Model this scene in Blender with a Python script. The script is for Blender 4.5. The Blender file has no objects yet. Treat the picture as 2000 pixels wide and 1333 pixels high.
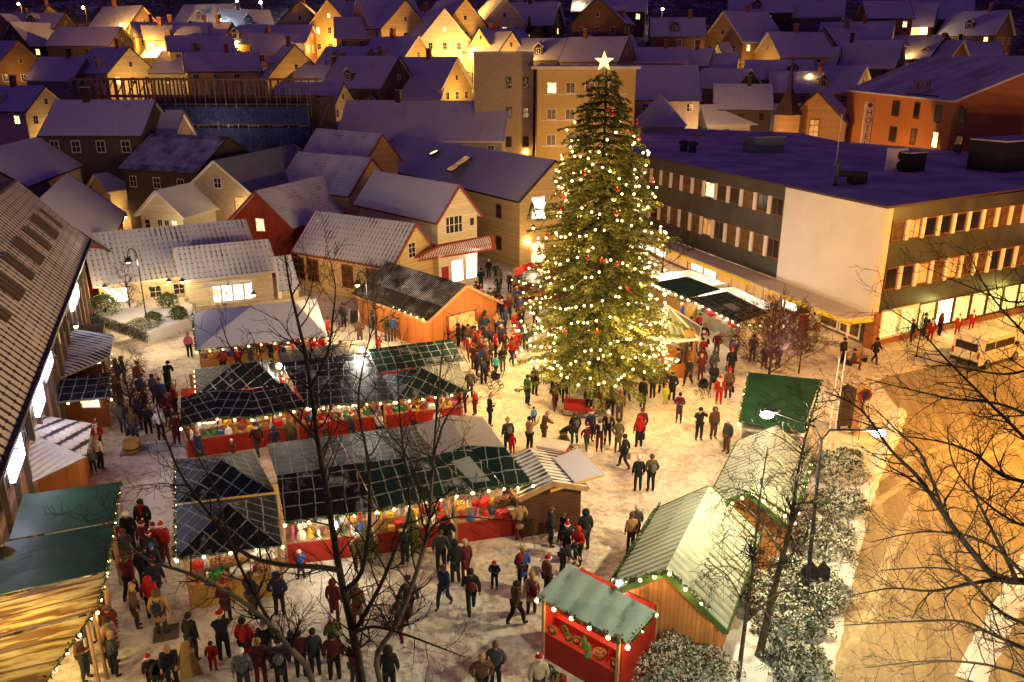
import bpy, bmesh, math, random
from mathutils import Vector, Matrix, Euler
R = random.Random(7)
rad = math.radians
S = bpy.context.scene
COL = S.collection
# ---------------------------------------------------------------- camera
CF, CTH, CH = 1600.0, math.atan(547/1600), 18.0
cam = bpy.data.cameras.new('camera'); co = bpy.data.objects.new('camera', cam); COL.objects.link(co)
cam.sensor_width = 36; cam.lens = CF/2000*36; cam.clip_end = 2000; cam.clip_start = .2
co.location = (0, 0, CH); co.rotation_euler = (math.pi/2-CTH, 0, 0); S.camera = co
# ---------------------------------------------------------------- world: late dusk
w = bpy.data.worlds.new('World'); S.world = w; w.use_nodes = True
nt = w.node_tree; nt.nodes.clear()
sky = nt.nodes.new('ShaderNodeTexSky'); sky.sky_type = 'NISHITA'; sky.sun_disc = False
sky.sun_elevation = rad(-3.0); sky.sun_rotation = rad(200)
tint = nt.nodes.new('ShaderNodeMix'); tint.data_type = 'RGBA'; tint.blend_type = 'MULTIPLY'; tint.inputs[0].default_value = 1
tint.inputs[7].default_value = (1.0, .42, 1.0, 1)
# city glow under the dusk sky
glow = nt.nodes.new('ShaderNodeMix'); glow.data_type = 'RGBA'; glow.blend_type = 'ADD'; glow.inputs[0].default_value = 1
glow.inputs[7].default_value = (.17, .070, .42, 1)
bg = nt.nodes.new('ShaderNodeBackground'); bg.inputs[1].default_value = .15
wo = nt.nodes.new('ShaderNodeOutputWorld')
nt.links.new(sky.outputs[0], tint.inputs[6]); nt.links.new(tint.outputs[2], glow.inputs[6])
nt.links.new(glow.outputs[2], bg.inputs[0]); nt.links.new(bg.outputs[0], wo.inputs[0])
S.view_settings.view_transform = 'Standard'; S.view_settings.look = 'None'
S.view_settings.exposure = 0.3; S.view_settings.gamma = 1
try:
    S.cycles.use_denoising = True; S.cycles.max_bounces = 5; S.cycles.diffuse_bounces = 3
    S.cycles.glossy_bounces = 3; S.cycles.transmission_bounces = 4; S.cycles.transparent_max_bounces = 8
    S.cycles.sample_clamp_indirect = 3.0; S.cycles.caustics_reflective = False; S.cycles.caustics_refractive = False
    S.cycles.use_light_tree = True
except Exception: pass
# ---------------------------------------------------------------- projection helpers (photo pixels -> places on the ground)
def ray(px, py):
    a, b = px-1000, 667-py
    return Vector((a, CF*math.cos(CTH)+b*math.sin(CTH), -CF*math.sin(CTH)+b*math.cos(CTH)))
def P(px, py, z=0.0):
    d = ray(px, py); t = (z-CH)/d.z
    return Vector((d.x*t, d.y*t, z))
def AY(px, py, y):
    d = ray(px, py); t = y/d.y
    return Vector((d.x*t, y, CH+d.z*t))
_T = [(-60, 0), (82, 0), (100, 3.2), (118, 7), (132, 11.3), (147, 16), (200, 32), (300, 62), (420, 95)]
def terr(y, x=0):
    yy = y-.10*abs(x)*(1 if x > 25 else .3) if y > 82 else y
    yy = max(yy, min(y, 82))
    for (a, za), (b, zb) in zip(_T, _T[1:]):
        if yy <= b: return za+(zb-za)*max(0, (yy-a))/(b-a)
    return _T[-1][1]
def solve_far(px, py, h):
    """the point on the ray of a ridge whose height over the hill is h"""
    lo, hi = 60.0, 400.0
    y = lo
    while y < hi:
        p = AY(px, py, y)
        if p.z-terr(y, p.x) <= h: return p
        y += .25
    return AY(px, py, hi)
# ---------------------------------------------------------------- mesh builder
class MB:
    def __init__(s): s.v = []; s.f = []; s.m = []; s.uv = []
    def face(s, pts, m=0, uv=None):
        b = len(s.v); s.v += [tuple(p) for p in pts]; s.f.append(tuple(range(b, b+len(pts)))); s.m.append(m)
        s.uv.append(uv or [(0, 0)]*len(pts))
    def box(s, c, d, m=0, rz=0, rx=0, taper=1):
        M = Matrix.Translation(c) @ Matrix.Rotation(rz, 4, 'Z') @ Matrix.Rotation(rx, 4, 'X')
        x, y, z = d[0]/2, d[1]/2, d[2]/2
        q = [M @ Vector(((i*x*(taper if k > 0 else 1)), j*y*(taper if k > 0 else 1), k*z)) for k in (-1, 1) for j in (-1, 1) for i in (-1, 1)]
        for a in ((0, 2, 3, 1), (4, 5, 7, 6), (0, 1, 5, 4), (2, 6, 7, 3), (1, 3, 7, 5), (0, 4, 6, 2)):
            s.face([q[i] for i in a], m)
        return s
    def bar(s, a, b, w=.05, h=None, m=0):
        a, b = Vector(a), Vector(b); h = h or w; d = (b-a)
        if d.length < 1e-5: return s
        d.normalize(); up = Vector((0, 0, 1)) if abs(d.z) < .95 else Vector((1, 0, 0))
        x = d.cross(up).normalized()*w/2; y = x.cross(d).normalized()*h/2
        q = [a-x-y, a+x-y, a+x+y, a-x+y, b-x-y, b+x-y, b+x+y, b-x+y]
        for k in ((0, 3, 2, 1), (4, 5, 6, 7), (0, 1, 5, 4), (1, 2, 6, 5), (2, 3, 7, 6), (3, 0, 4, 7)): s.face([q[i] for i in k], m)
        return s
    def slab(s, pts, th=.04, m=0, m2=None, uv=True):
        """a panel with real thickness: top face = pts (counter-clockwise seen from above or not), bottom th below"""
        pts = [Vector(p) for p in pts]
        n = (pts[1]-pts[0]).cross(pts[-1]-pts[0]).normalized()
        if n.z < 0: pts = pts[::-1]; n = -n
        lo = [p-n*th for p in pts]
        u = None
        if uv:
            ex = (pts[1]-pts[0]).normalized(); ey = n.cross(ex)
            u = [((p-pts[0]).dot(ex), (p-pts[0]).dot(ey)) for p in pts]
        s.face(pts, m, u); s.face(lo[::-1], m if m2 is None else m2)
        for i in range(len(pts)):
            j = (i+1) % len(pts); s.face([pts[i], lo[i], lo[j], pts[j]], m if m2 is None else m2)
        return s
    def tube(s, pts, rs, n=6, m=0, cap=True):
        pts = [Vector(p) for p in pts]
        if not hasattr(rs, '__len__'): rs = [rs]*len(pts)
        b0 = len(s.v); prev = None
        for i, p in enumerate(pts):
            d = (pts[min(i+1, len(pts)-1)]-pts[max(i-1, 0)])
            d = d.normalized() if d.length > 1e-6 else Vector((0, 0, 1))
            if prev is None:
                up = Vector((0, 0, 1)) if abs(d.z) < .9 else Vector((1, 0, 0)); x = d.cross(up).normalized()
            else:
                x = (prev-d*prev.dot(d)); x = x.normalized() if x.length > 1e-6 else prev
            prev = x; y = d.cross(x)
            for k in range(n):
                t = 2*math.pi*k/n; s.v.append(tuple(p+(x*math.cos(t)+y*math.sin(t))*rs[i]))
        for i in range(len(pts)-1):
            for k in range(n):
                a = b0+i*n+k; b = b0+i*n+(k+1) % n
                s.f.append((a, b, b+n, a+n)); s.m.append(m); s.uv.append([(0, 0)]*4)
        if cap:
            s.f.append(tuple(b0+k for k in range(n))[::-1]); s.m.append(m); s.uv.append([(0, 0)]*n)
            e = b0+(len(pts)-1)*n; s.f.append(tuple(e+k for k in range(n))); s.m.append(m); s.uv.append([(0, 0)]*n)
        return s
    def ball(s, c, r, n=8, k=5, m=0, sc=(1, 1, 1)):
        c = Vector(c)
        g = lambda i, j: c+Vector((math.cos(2*math.pi*i/n)*math.sin(math.pi*j/k)*r*sc[0], math.sin(2*math.pi*i/n)*math.sin(math.pi*j/k)*r*sc[1], math.cos(math.pi*j/k)*r*sc[2]))
        for j in range(k):
            for i in range(n):
                q = [g(i, j), g(i, j+1), g(i+1, j+1), g(i+1, j)]
                if j == 0: q = [q[0], q[1], q[2]]
                elif j == k-1: q = [q[0], q[1], q[3]]
                s.face(q, m)
        return s
    def lathe(s, prof, n=12, c=(0, 0, 0), m=0):
        c = Vector(c)
        for (r0, z0), (r1, z1) in zip(prof, prof[1:]):
            for i in range(n):
                a, b = 2*math.pi*i/n, 2*math.pi*(i+1)/n
                q = [c+Vector((r0*math.cos(a), r0*math.sin(a), z0)), c+Vector((r0*math.cos(b), r0*math.sin(b), z0)),
                     c+Vector((r1*math.cos(b), r1*math.sin(b), z1)), c+Vector((r1*math.cos(a), r1*math.sin(a), z1))]
                if r0 < 1e-6: q = [q[0], q[2], q[3]]
                elif r1 < 1e-6: q = q[:3]
                s.face(q, m)
        return s
    def mesh(s, name, mats, smooth=False):
        me = bpy.data.meshes.new(name); me.from_pydata(s.v, [], s.f)
        for m_ in (mats if isinstance(mats, (list, tuple)) else [mats]): me.materials.append(m_)
        me.polygons.foreach_set('material_index', s.m)
        if smooth: me.polygons.foreach_set('use_smooth', [True]*len(s.f))
        if any(u[0] != (0, 0) or (len(u) > 1 and u[1] != (0, 0)) for u in s.uv):
            l = me.uv_layers.new(name='uv'); l.data.foreach_set('uv', [c for u in s.uv for p in u for c in p])
        me.update()
        return me
    def build(s, name, mats, parent=None, smooth=False, weld=False):
        me = s.mesh(name, mats, smooth)
        if weld:
            bm = bmesh.new(); bm.from_mesh(me); bmesh.ops.remove_doubles(bm, verts=bm.verts, dist=1e-4); bm.to_mesh(me); bm.free()
        return put(name, me, parent)
def put(name, me, parent=None, loc=None, rz=None, sc=None):
    o = bpy.data.objects.new(name, me); COL.objects.link(o)
    if parent: o.parent = parent
    if loc is not None: o.location = loc
    if rz is not None: o.rotation_euler = (0, 0, rz)
    if sc is not None: o.scale = sc if hasattr(sc, '__len__') else (sc, sc, sc)
    return o
def tag(o, label=None, cat=None, group=None, kind=None):
    if label: o['label'] = label
    if cat: o['category'] = cat
    if group: o['group'] = group
    if kind: o['kind'] = kind
    return o
def thing(name, label, cat, loc=(0, 0, 0), rz=0, group=None):
    o = bpy.data.objects.new(name, None); COL.objects.link(o); o.location = loc; o.rotation_euler = (0, 0, rz)
    o.empty_display_size = .2
    return tag(o, label, cat, group)
def kids(o): return [c for c in o.children]
def copy_tree(o, parent=None):
    c = o.copy(); COL.objects.link(c); c.parent = parent
    for ch in kids(o): copy_tree(ch, c)
    return c
def lamp(name, loc, power, col, r=.15, parent=None, spot=None, rot=None):
    l = bpy.data.lights.new(name, 'SPOT' if spot else 'POINT'); l.energy = power; l.color = col; l.shadow_soft_size = r
    if spot: l.spot_size = rad(spot); l.spot_blend = .5
    o = bpy.data.objects.new(name, l); COL.objects.link(o); o.location = loc
    if rot: o.rotation_euler = rot
    if parent: o.parent = parent
    return o
# ---------------------------------------------------------------- materials
def _new(name):
    m = bpy.data.materials.new(name); m.use_nodes = True; n = m.node_tree
    return m, n, n.nodes['Principled BSDF']
def _coord(n, kind, scale=(1, 1, 1)):
    t = n.nodes.new('ShaderNodeTexCoord'); mp = n.nodes.new('ShaderNodeMapping'); mp.inputs['Scale'].default_value = scale
    n.links.new(t.outputs[kind], mp.inputs[0]); return mp.outputs[0]
def _noise(n, co_, scale, det=4, rough=.6):
    t = n.nodes.new('ShaderNodeTexNoise'); t.inputs['Scale'].default_value = scale; t.inputs['Detail'].default_value = det
    t.inputs['Roughness'].default_value = rough
    n.links.new(co_, t.inputs['Vector']); return t.outputs[0]
def _ramp(n, fac, stops):
    r = n.nodes.new('ShaderNodeValToRGB'); e = r.color_ramp.elements
    while len(e) < len(stops): e.new(.5)
    for q, (p, c) in zip(e, stops): q.position = p; q.color = (*c, 1) if len(c) == 3 else c
    n.links.new(fac, r.inputs[0]); return r.outputs[0]
def _math(n, op, a, b=None, clamp=False):
    m = n.nodes.new('ShaderNodeMath'); m.operation = op; m.use_clamp = clamp
    for i, v in enumerate((a, b)):
        if v is None: continue
        if isinstance(v, (int, float)): m.inputs[i].default_value = v
        else: n.links.new(v, m.inputs[i])
    return m.outputs[0]
def _mix(n, fac, a, b, blend='MIX'):
    m = n.nodes.new('ShaderNodeMix'); m.data_type = 'RGBA'; m.blend_type = blend
    for i, v in ((0, fac), (6, a), (7, b)):
        if isinstance(v, (int, float)): m.inputs[i].default_value = v
        elif isinstance(v, tuple): m.inputs[i].default_value = (*v, 1)
        else: n.links.new(v, m.inputs[i])
    return m.outputs[2]
def _bump(n, b, h, st=.3, dist=.05):
    u = n.nodes.new('ShaderNodeBump'); u.inputs['Strength'].default_value = st; u.inputs['Distance'].default_value = dist
    n.links.new(h, u.inputs['Height']); n.links.new(u.outputs[0], b.inputs['Normal'])
def plain(name, c, rough=.75, var=.25, scale=3., bump=.2, metal=0, spec=.3, bscale=None):
    m, n, b = _new(name)
    co_ = _coord(n, 'Object'); f = _noise(n, co_, scale)
    lo = tuple(x*(1-var) for x in c); hi = tuple(min(1, x*(1+var)) for x in c)
    n.links.new(_ramp(n, f, [(.3, lo), (.7, hi)]), b.inputs['Base Color'])
    b.inputs['Roughness'].default_value = rough; b.inputs['Metallic'].default_value = metal
    b.inputs['Specular IOR Level'].default_value = spec
    if bump: _bump(n, b, _noise(n, co_, bscale or scale*8), bump, .03)
    return m
def boards(name, c, axis='Z', period=.16, rough=.7, dark=.45, var=.15):
    """weatherboards (axis Z) or upright planks (axis X+Y)"""
    m, n, b = _new(name); co_ = _coord(n, 'Object')
    sp = n.nodes.new('ShaderNodeSeparateXYZ'); n.links.new(co_, sp.inputs[0])
    v = sp.outputs[2] if axis == 'Z' else _math(n, 'ADD', sp.outputs[0], sp.outputs[1])
    fr = _math(n, 'FRACT', _math(n, 'MULTIPLY', v, 1/period))
    line = _math(n, 'GREATER_THAN', fr, .88)
    idx = _math(n, 'FLOOR', _math(n, 'MULTIPLY', v, 1/period))
    wn = n.nodes.new('ShaderNodeTexWhiteNoise'); wn.noise_dimensions = '1D'; n.links.new(idx, wn.inputs['W'])
    f = _noise(n, _coord(n, 'Object', (1, 1, 1)), 2.5)
    f = _math(n, 'ADD', _math(n, 'MULTIPLY', f, .6), _math(n, 'MULTIPLY', wn.outputs[0], .4))
    cc = _ramp(n, f, [(.25, tuple(x*(1-var) for x in c)), (.75, tuple(min(1, x*(1+var)) for x in c))])
    n.links.new(_mix(n, line, cc, tuple(x*dark for x in c)), b.inputs['Base Color'])
    b.inputs['Roughness'].default_value = rough; b.inputs['Specular IOR Level'].default_value = .3
    _bump(n, b, fr, .6, .03)
    return m
def snowroof(name, under, rib=.28, course=.36, cover=.8, snow=(.72, .74, .80), ribamp=.5, patch=.6):
    """a tiled roof under thin snow: pantile ribs along u, courses along v, bare places by noise"""
    m, n, b = _new(name)
    t = n.nodes.new('ShaderNodeTexCoord'); sp = n.nodes.new('ShaderNodeSeparateXYZ'); n.links.new(t.outputs['UV'], sp.inputs[0])
    su = _math(n, 'SINE', _math(n, 'MULTIPLY', sp.outputs[0], 2*math.pi/rib))
    fv = _math(n, 'FRACT', _math(n, 'MULTIPLY', sp.outputs[1], 1/course))
    edge = _math(n, 'LESS_THAN', fv, .16)
    nz = _noise(n, t.outputs['UV'], patch, 6, .65)
    # bare tile where the rib is low, at each course edge, or where the snow is thin
    bare = _math(n, 'ADD', _math(n, 'MULTIPLY', su, -.5*ribamp), _math(n, 'MULTIPLY', edge, .35*ribamp))
    bare = _math(n, 'ADD', bare, _math(n, 'MULTIPLY', nz, 1.7))
    bare = _ramp(n, _math(n, 'SUBTRACT', bare, cover*1.25-.05), [(.1, (0, 0, 0)), (.45, (1, 1, 1))])
    cs = _ramp(n, _noise(n, t.outputs['UV'], 4, 5), [(.3, tuple(x*.82 for x in snow)), (.7, snow)])
    n.links.new(_mix(n, bare, cs, under), b.inputs['Base Color'])
    b.inputs['Roughness'].default_value = .8; b.inputs['Specular IOR Level'].default_value = .2
    h = _math(n, 'ADD', _math(n, 'MULTIPLY', su, .5), fv)
    _bump(n, b, h, .7, .04)
    return m
def tarp(name, c, grid=.62, snow=(.62, .64, .66), line=.10, patch=.5, rough=.5, cover=.45):
    """a taut tarpaulin over battens: snow lies on the batten lines and in patches"""
    m, n, b = _new(name)
    t = n.nodes.new('ShaderNodeTexCoord')
    wob = n.nodes.new('ShaderNodeTexNoise'); wob.inputs['Scale'].default_value = 1.3; n.links.new(t.outputs['UV'], wob.inputs['Vector'])
    add = n.nodes.new('ShaderNodeMix'); add.data_type = 'RGBA'; add.blend_type = 'LINEAR_LIGHT'; add.inputs[0].default_value = .085
    n.links.new(t.outputs['UV'], add.inputs[6]); n.links.new(wob.outputs[1], add.inputs[7])
    sp = n.nodes.new('ShaderNodeSeparateXYZ'); n.links.new(add.outputs[2], sp.inputs[0])
    fu = _math(n, 'FRACT', _math(n, 'MULTIPLY', sp.outputs[0], 1/grid)); fv = _math(n, 'FRACT', _math(n, 'MULTIPLY', sp.outputs[1], 1/(grid*1.15)))
    nz = _noise(n, t.outputs['UV'], 3.2, 6, .7); nb = _noise(n, t.outputs['UV'], patch, 4, .55)
    nz2 = _noise(n, t.outputs['UV'], 1.7, 3, .6); wdt = _math(n, 'MULTIPLY', _math(n, 'MULTIPLY', nz, nz2), line*3.6)
    l = _math(n, 'MAXIMUM', _math(n, 'LESS_THAN', fu, wdt), _math(n, 'LESS_THAN', fv, wdt))
    pt = _ramp(n, _math(n, 'ADD', nb, _math(n, 'MULTIPLY', nz, .35)), [(1.0-cover-.05, (0, 0, 0)), (1.0-cover+.12, (1, 1, 1))])
    f = _math(n, 'MAXIMUM', _math(n, 'MULTIPLY', l, _math(n, 'MULTIPLY', nz, .72)), _math(n, 'MULTIPLY', pt, .6))
    n.links.new(_mix(n, f, c, snow), b.inputs['Base Color'])
    n.links.new(_math(n, 'ADD', rough, _math(n, 'MULTIPLY', f, .5)), b.inputs['Roughness'])
    _bump(n, b, _math(n, 'ADD', nz, f), .5, .05); b.inputs['Specular IOR Level'].default_value = .18
    return m
def glow_mat(name, c, s, var=0, sample=True):
    m, n, b = _new(name)
    b.inputs['Base Color'].default_value = (*[x*.5 for x in c], 1); b.inputs['Emission Color'].default_value = (*c, 1)
    b.inputs['Emission Strength'].default_value = s
    if var:
        t = _coord(n, 'Object'); v = n.nodes.new('ShaderNodeTexVoronoi'); v.inputs['Scale'].default_value = var
        n.links.new(t, v.inputs['Vector'])
        h = n.nodes.new('ShaderNodeSeparateColor'); n.links.new(v.outputs['Color'], h.inputs[0])
        n.links.new(_ramp(n, h.outputs[0], [(.15, tuple(x*.25 for x in c)), (.5, c), (.9, tuple(min(1, x*1.3) for x in c))]), b.inputs['Emission Color'])
    try: m.cycles.emission_sampling = 'AUTO' if sample else 'NONE'
    except Exception: pass
    return m
def leafy(name, cols, rough=.7, stops=None):
    m, n, b = _new(name); g = n.nodes.new('ShaderNodeNewGeometry')
    k = len(cols); st = stops or [i/k for i in range(k)]
    r = n.nodes.new('ShaderNodeValToRGB'); r.color_ramp.interpolation = 'CONSTANT'; e = r.color_ramp.elements
    while len(e) < k: e.new(.5)
    for q, p_, c in zip(e, st, cols): q.position = p_; q.color = (*c, 1)
    n.links.new(g.outputs['Random Per Island'], r.inputs[0]); n.links.new(r.outputs[0], b.inputs['Base Color'])
    b.inputs['Roughness'].default_value = rough; b.inputs['Specular IOR Level'].default_value = .25
    return m
M = {}
M['snow'] = plain('snow', (.70, .70, .72), .85, .12, .8, .5, bscale=9)
M['roof_far'] = snowroof('snow_roof_far', (.09, .07, .07), .3, .4, .88, ribamp=.45, patch=.30)
M['roof_thin'] = snowroof('snow_roof_thin', (.05, .04, .045), .30, .38, .80, ribamp=.6, patch=.5)
M['roof_tile'] = snowroof('pantile_snow', (.09, .06, .06), .37, .48, .92, ribamp=1.0, patch=.35)
M['roof_grey'] = snowroof('fine_snow_slate', (.09, .09, .10), .22, .25, .93, ribamp=.35, patch=.4)
M['roof_red'] = snowroof('red_pantile', (.34, .075, .03), .24, .36, .52, ribamp=.9, patch=.8)
M['roof_flat'] = plain('roof_snow_flat', (.56, .55, .56), .9, .38, .30, .5, bscale=3)
M['roof_dark'] = snowroof('dark_roof', (.03, .022, .02), .3, 5, .58, ribamp=.5, patch=.5)
M['roof_black'] = snowroof('nearly_bare_roof', (.018, .012, .010), .2, 9, .30, ribamp=.5, patch=.35)
M['roof_strip'] = snowroof('standing_seam', (.08, .09, .06), .36, 9, .98, snow=(.33, .38, .33), ribamp=.85, patch=.5)
M['slate_snow'] = snowroof('slate_snow', (.03, .022, .02), .62, .46, .84, ribamp=1.5, patch=.7, snow=(.62, .58, .54))
M['yellow'] = boards('yellow_boards', (.74, .56, .26)); M['cream'] = boards('cream_boards', (.80, .69, .46))
M['white'] = boards('white_boards', (.72, .68, .60)); M['ochre'] = boards('ochre_boards', (.48, .30, .13))
M['tan'] = plain('tan_render', (.42, .34, .24), .9, .15); M['grey'] = boards('grey_boards', (.30, .28, .27))
M['brown'] = boards('brown_boards', (.20, .11, .06)); M['dark'] = plain('dark_render', (.10, .075, .06), .9, .2)
M['red'] = boards('red_boards', (.33, .045, .02), 'X', .18); M['orange'] = plain('orange_render', (.52, .20, .06), .9, .12)
M['yrender'] = plain('yellow_render', (.55, .38, .15), .9, .10)
M['green'] = boards('green_boards', (.22, .32, .26)); M['brick'] = plain('brick', (.30, .12, .06), .9, .3, 8)
M['trim'] = plain('white_trim', (.75, .72, .66), .6, .05); M['rtrim'] = plain('red_trim', (.26, .05, .03), .6, .1)
M['dtrim'] = plain('dark_trim', (.06, .035, .025), .6, .2); M['wood'] = boards('plank_wood', (.46, .20, .065), 'X', .14, var=.25)
M['dbrown'] = boards('dark_brown_boards', (.09, .035, .018)); M['owood'] = boards('stained_ply', (.36, .125, .03), 'X', .9, var=.1, dark=.8); M['pole'] = plain('pole_wood', (.35, .2, .1), .8)
M['redpaint'] = plain('red_paint', (.34, .02, .012), .6, .15); M['ypaint'] = plain('ochre_counter', (.5, .3, .08), .6, .15)
M['tarp_g'] = tarp('green_tarp', (.008, .022, .016), .52, cover=.22, line=.085); M['tarp_b'] = tarp('blue_black_tarp', (.007, .010, .014), .52, cover=.18, line=.085)
M['tarp_k'] = tarp('black_tarp', (.009, .008, .009), .55, cover=.24, line=.075)
M['tarp_s'] = tarp('snowed_tarp', (.10, .10, .10), 2.2, cover=.97, line=.04, snow=(.5, .49, .5)); M['tarp_plain'] = plain('plain_green_tarp', (.016, .055, .022), .35, .35, 1.2, .3)
M['tarp_light'] = snowroof('pale_green_tarp', (.06, .11, .04), .75, 9, .96, snow=(.62, .76, .60), ribamp=.55, patch=1.1)
M['marquee'] = tarp('marquee_snow', (.35, .37, .5), .9, cover=.98, line=.02, snow=(.62, .64, .76), rough=.6)
def _ytarp():
    m, n, b = _new('backlight_tint_tarp'); t = n.nodes.new('ShaderNodeTexCoord'); mp = n.nodes.new('ShaderNodeMapping'); mp.inputs['Scale'].default_value = (.35, 2.6, 1); n.links.new(t.outputs['UV'], mp.inputs[0])
    f = _noise(n, mp.outputs[0], 1.5, 6, .6); sp = n.nodes.new('ShaderNodeSeparateXYZ'); n.links.new(t.outputs['UV'], sp.inputs[0])
    st = _math(n, 'LESS_THAN', _math(n, 'FRACT', _math(n, 'MULTIPLY', sp.outputs[1], 1.35)), .10)
    n.links.new(_mix(n, _math(n, 'MULTIPLY', st, .85), _ramp(n, f, [(.44, (.22, .10, .012)), (.52, (.70, .52, .16)), (.62, (.85, .74, .38))]), (.10, .045, .01)), b.inputs['Base Color'])
    b.inputs['Roughness'].default_value = .6; _bump(n, b, f, .4, .05); return m
M['tarp_y'] = _ytarp()  # opaque canvas; the glow from inside is put into its yellow
M['glass'] = plain('dark_glass', (.015, .013, .016), .12, .3, 2, 0, spec=.6)
M['glass_brown'] = plain('curtained_glass', (.11, .055, .02), .25, .7, 3, 0, spec=.5)
M['lit'] = glow_mat('lit_window', (1, .66, .28), 2.2, 1.6); M['lit_dim'] = glow_mat('lit_window_dim', (1, .5, .15), .35, 1.6)
M['lit_w'] = glow_mat('shop_light', (1, .86, .6), 2.6, 2.2); M['lit_g'] = glow_mat('greenish_shop_light', (.92, .85, .30), .75, 1.2)
M['sign_w'] = glow_mat('sign_white', (.86, .88, 1), 9); M['yband'] = glow_mat('yellow_fascia', (1, .55, .03), .45)
M['bulb'] = glow_mat('bulb_glow', (1, .76, .30), 6, sample=False); M['bulb_tree'] = glow_mat('tree_bulb_glow', (1, .77, .28), 6, sample=False)
M['sodium'] = glow_mat('sodium_glow', (1, .6, .15), 40, sample=False); M['cool'] = glow_mat('cool_lamp', (.85, 1, .93), 60, sample=False)
M['star'] = glow_mat('star_glow', (1, .66, .20), 2.4); M['cable'] = plain('cable', (.02, .025, .02), .6, .1, bump=0)
M['metal'] = plain('galvanised', (.28, .29, .30), .45, .15, metal=.6); M['iron'] = plain('black_iron', (.02, .02, .022), .5, .2)
M['fascia'] = plain('grey_fascia', (.05, .045, .04), .4, .35, .6, .25, spec=.5); M['concrete'] = plain('concrete', (.3, .28, .26), .9, .15)
M['wallpink'] = plain('white_wall', (.72, .64, .58), .85, .08, .35, .12)
M['bark'] = plain('bark', (.024, .016, .011), .9, .5, 6, .8); M['bark_birch'] = plain('birch_bark', (.09, .07, .05), .85, .6, 3, .5)
M['twig'] = plain('twig', (.014, .006, .004), .9, .3); M['twig_r'] = plain('red_twig', (.05, .016, .010), .8, .3)
M['fir'] = leafy('fir_needles', [(.05, .07, .012), (.08, .098, .016), (.125, .13, .022), (.04, .05, .012), (.18, .165, .03)])
M['garland'] = leafy('garland', [(.03, .08, .02), (.05, .11, .03), (.08, .12, .04)])
def _leafsnow():
    m, n, b = _new('snowy_leaf'); g = n.nodes.new('ShaderNodeNewGeometry')
    k = _math(n, 'ADD', _math(n, 'MULTIPLY', g.outputs['Random Per Island'], .55), _math(n, 'MULTIPLY', _noise(n, _coord(n, 'Object'), 2.6, 3, .6), .9))
    n.links.new(_ramp(n, k, [(.50, (.025, .035, .012)), (.62, (.06, .07, .025)), (.70, (.10, .10, .05)), (.75, (.62, .64, .58)), (1.0, (.70, .70, .62))]), b.inputs['Base Color'])
    b.inputs['Roughness'].default_value = .8; return m
M['leaf_snow'] = _leafsnow()
M['leaf_dark'] = leafy('dark_shrub', [(.02, .025, .02), (.04, .035, .03), (.2, .2, .22)], stops=[0, .5, .85])
M['leaf_g'] = leafy('evergreen_leaf', [(.05, .09, .02), (.08, .12, .03), (.3, .34, .2)], stops=[0, .5, .85])
M['bauble'] = plain('red_bauble', (.30, .008, .006), .15, .05, bump=0, spec=.8)
M['skin'] = plain('skin', (.45, .24, .15), .6, .08, bump=0); M['eye'] = plain('eye_dark', (.02, .015, .012), .4, bump=0)
M['net'] = plain('scaffold_net', (.04, .06, .20), .9, .5, 4, .4)
# ---------------------------------------------------------------- ground
def ground_mat():
    m, n, b = _new('trodden_snow'); co_ = _coord(n, 'Object')
    a = _noise(n, co_, .55, 8, .7); f = _noise(n, co_, 3.5, 8, .7)
    dirt = _ramp(n, _math(n, 'ADD', _math(n, 'MULTIPLY', a, .6), _math(n, 'MULTIPLY', f, .5)), [(.40, (.27, .21, .155)), (.49, (.52, .44, .345)), (.58, (.76, .69, .58))])
    pk = _ramp(n, _noise(n, co_, .6, 3, .5), [(.56, (0, 0, 0)), (.68, (1, 1, 1))])
    n.links.new(_mix(n, _math(n, 'MULTIPLY', pk, .14), dirt, (.42, .22, .16)), b.inputs['Base Color'])
    b.inputs['Roughness'].default_value = .75
    v = n.nodes.new('ShaderNodeTexVoronoi'); v.inputs['Scale'].default_value = 3.2; n.links.new(co_, v.inputs['Vector'])
    _bump(n, b, _math(n, 'ADD', f, v.outputs[0]), .9, .09)
    return m
def hill_mat():
    m, n, b = _new('hillside'); co_ = _coord(n, 'Object')
    a = _noise(n, co_, .12, 6, .7); f = _noise(n, co_, 1.2, 5, .7)
    n.links.new(_ramp(n, _math(n, 'ADD', _math(n, 'MULTIPLY', a, .5), _math(n, 'MULTIPLY', f, .5)), [(.42, (.03, .025, .025)), (.52, (.10, .09, .10)), (.60, (.5, .5, .55))]), b.inputs['Base Color'])
    b.inputs['Roughness'].default_value = .9; _bump(n, b, f, .6, .2)
    return m
def road_mat():
    m, n, b = _new('snowy_road'); t = n.nodes.new('ShaderNodeTexCoord')
    sp = n.nodes.new('ShaderNodeSeparateXYZ'); n.links.new(t.outputs['UV'], sp.inputs[0])
    mp = n.nodes.new('ShaderNodeMapping'); mp.inputs['Scale'].default_value = (1.3, .05, 1); n.links.new(t.outputs['UV'], mp.inputs[0])
    tr = _noise(n, mp.outputs[0], 1.6, 5, .6); f = _noise(n, t.outputs['UV'], 7, 6, .7)
    n.links.new(_ramp(n, _math(n, 'ADD', _math(n, 'MULTIPLY', tr, .6), _math(n, 'MULTIPLY', f, .4)), [(.36, (.17, .125, .065)), (.5, (.27, .205, .115)), (.66, (.46, .37, .23))]), b.inputs['Base Color'])
    b.inputs['Roughness'].default_value = .6; _bump(n, b, _math(n, 'ADD', tr, f), .5, .05)
    return m
M['ridge'] = plain('packed_snow', (.42, .34, .21), .8, .3, 2, .4); M['ground'] = ground_mat(); M['hill'] = hill_mat(); M['road'] = road_mat()
g = MB(); g.face([(-140, -50, 0), (140, -50, 0), (140, 82.5, 0), (-140, 82.5, 0)])
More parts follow.
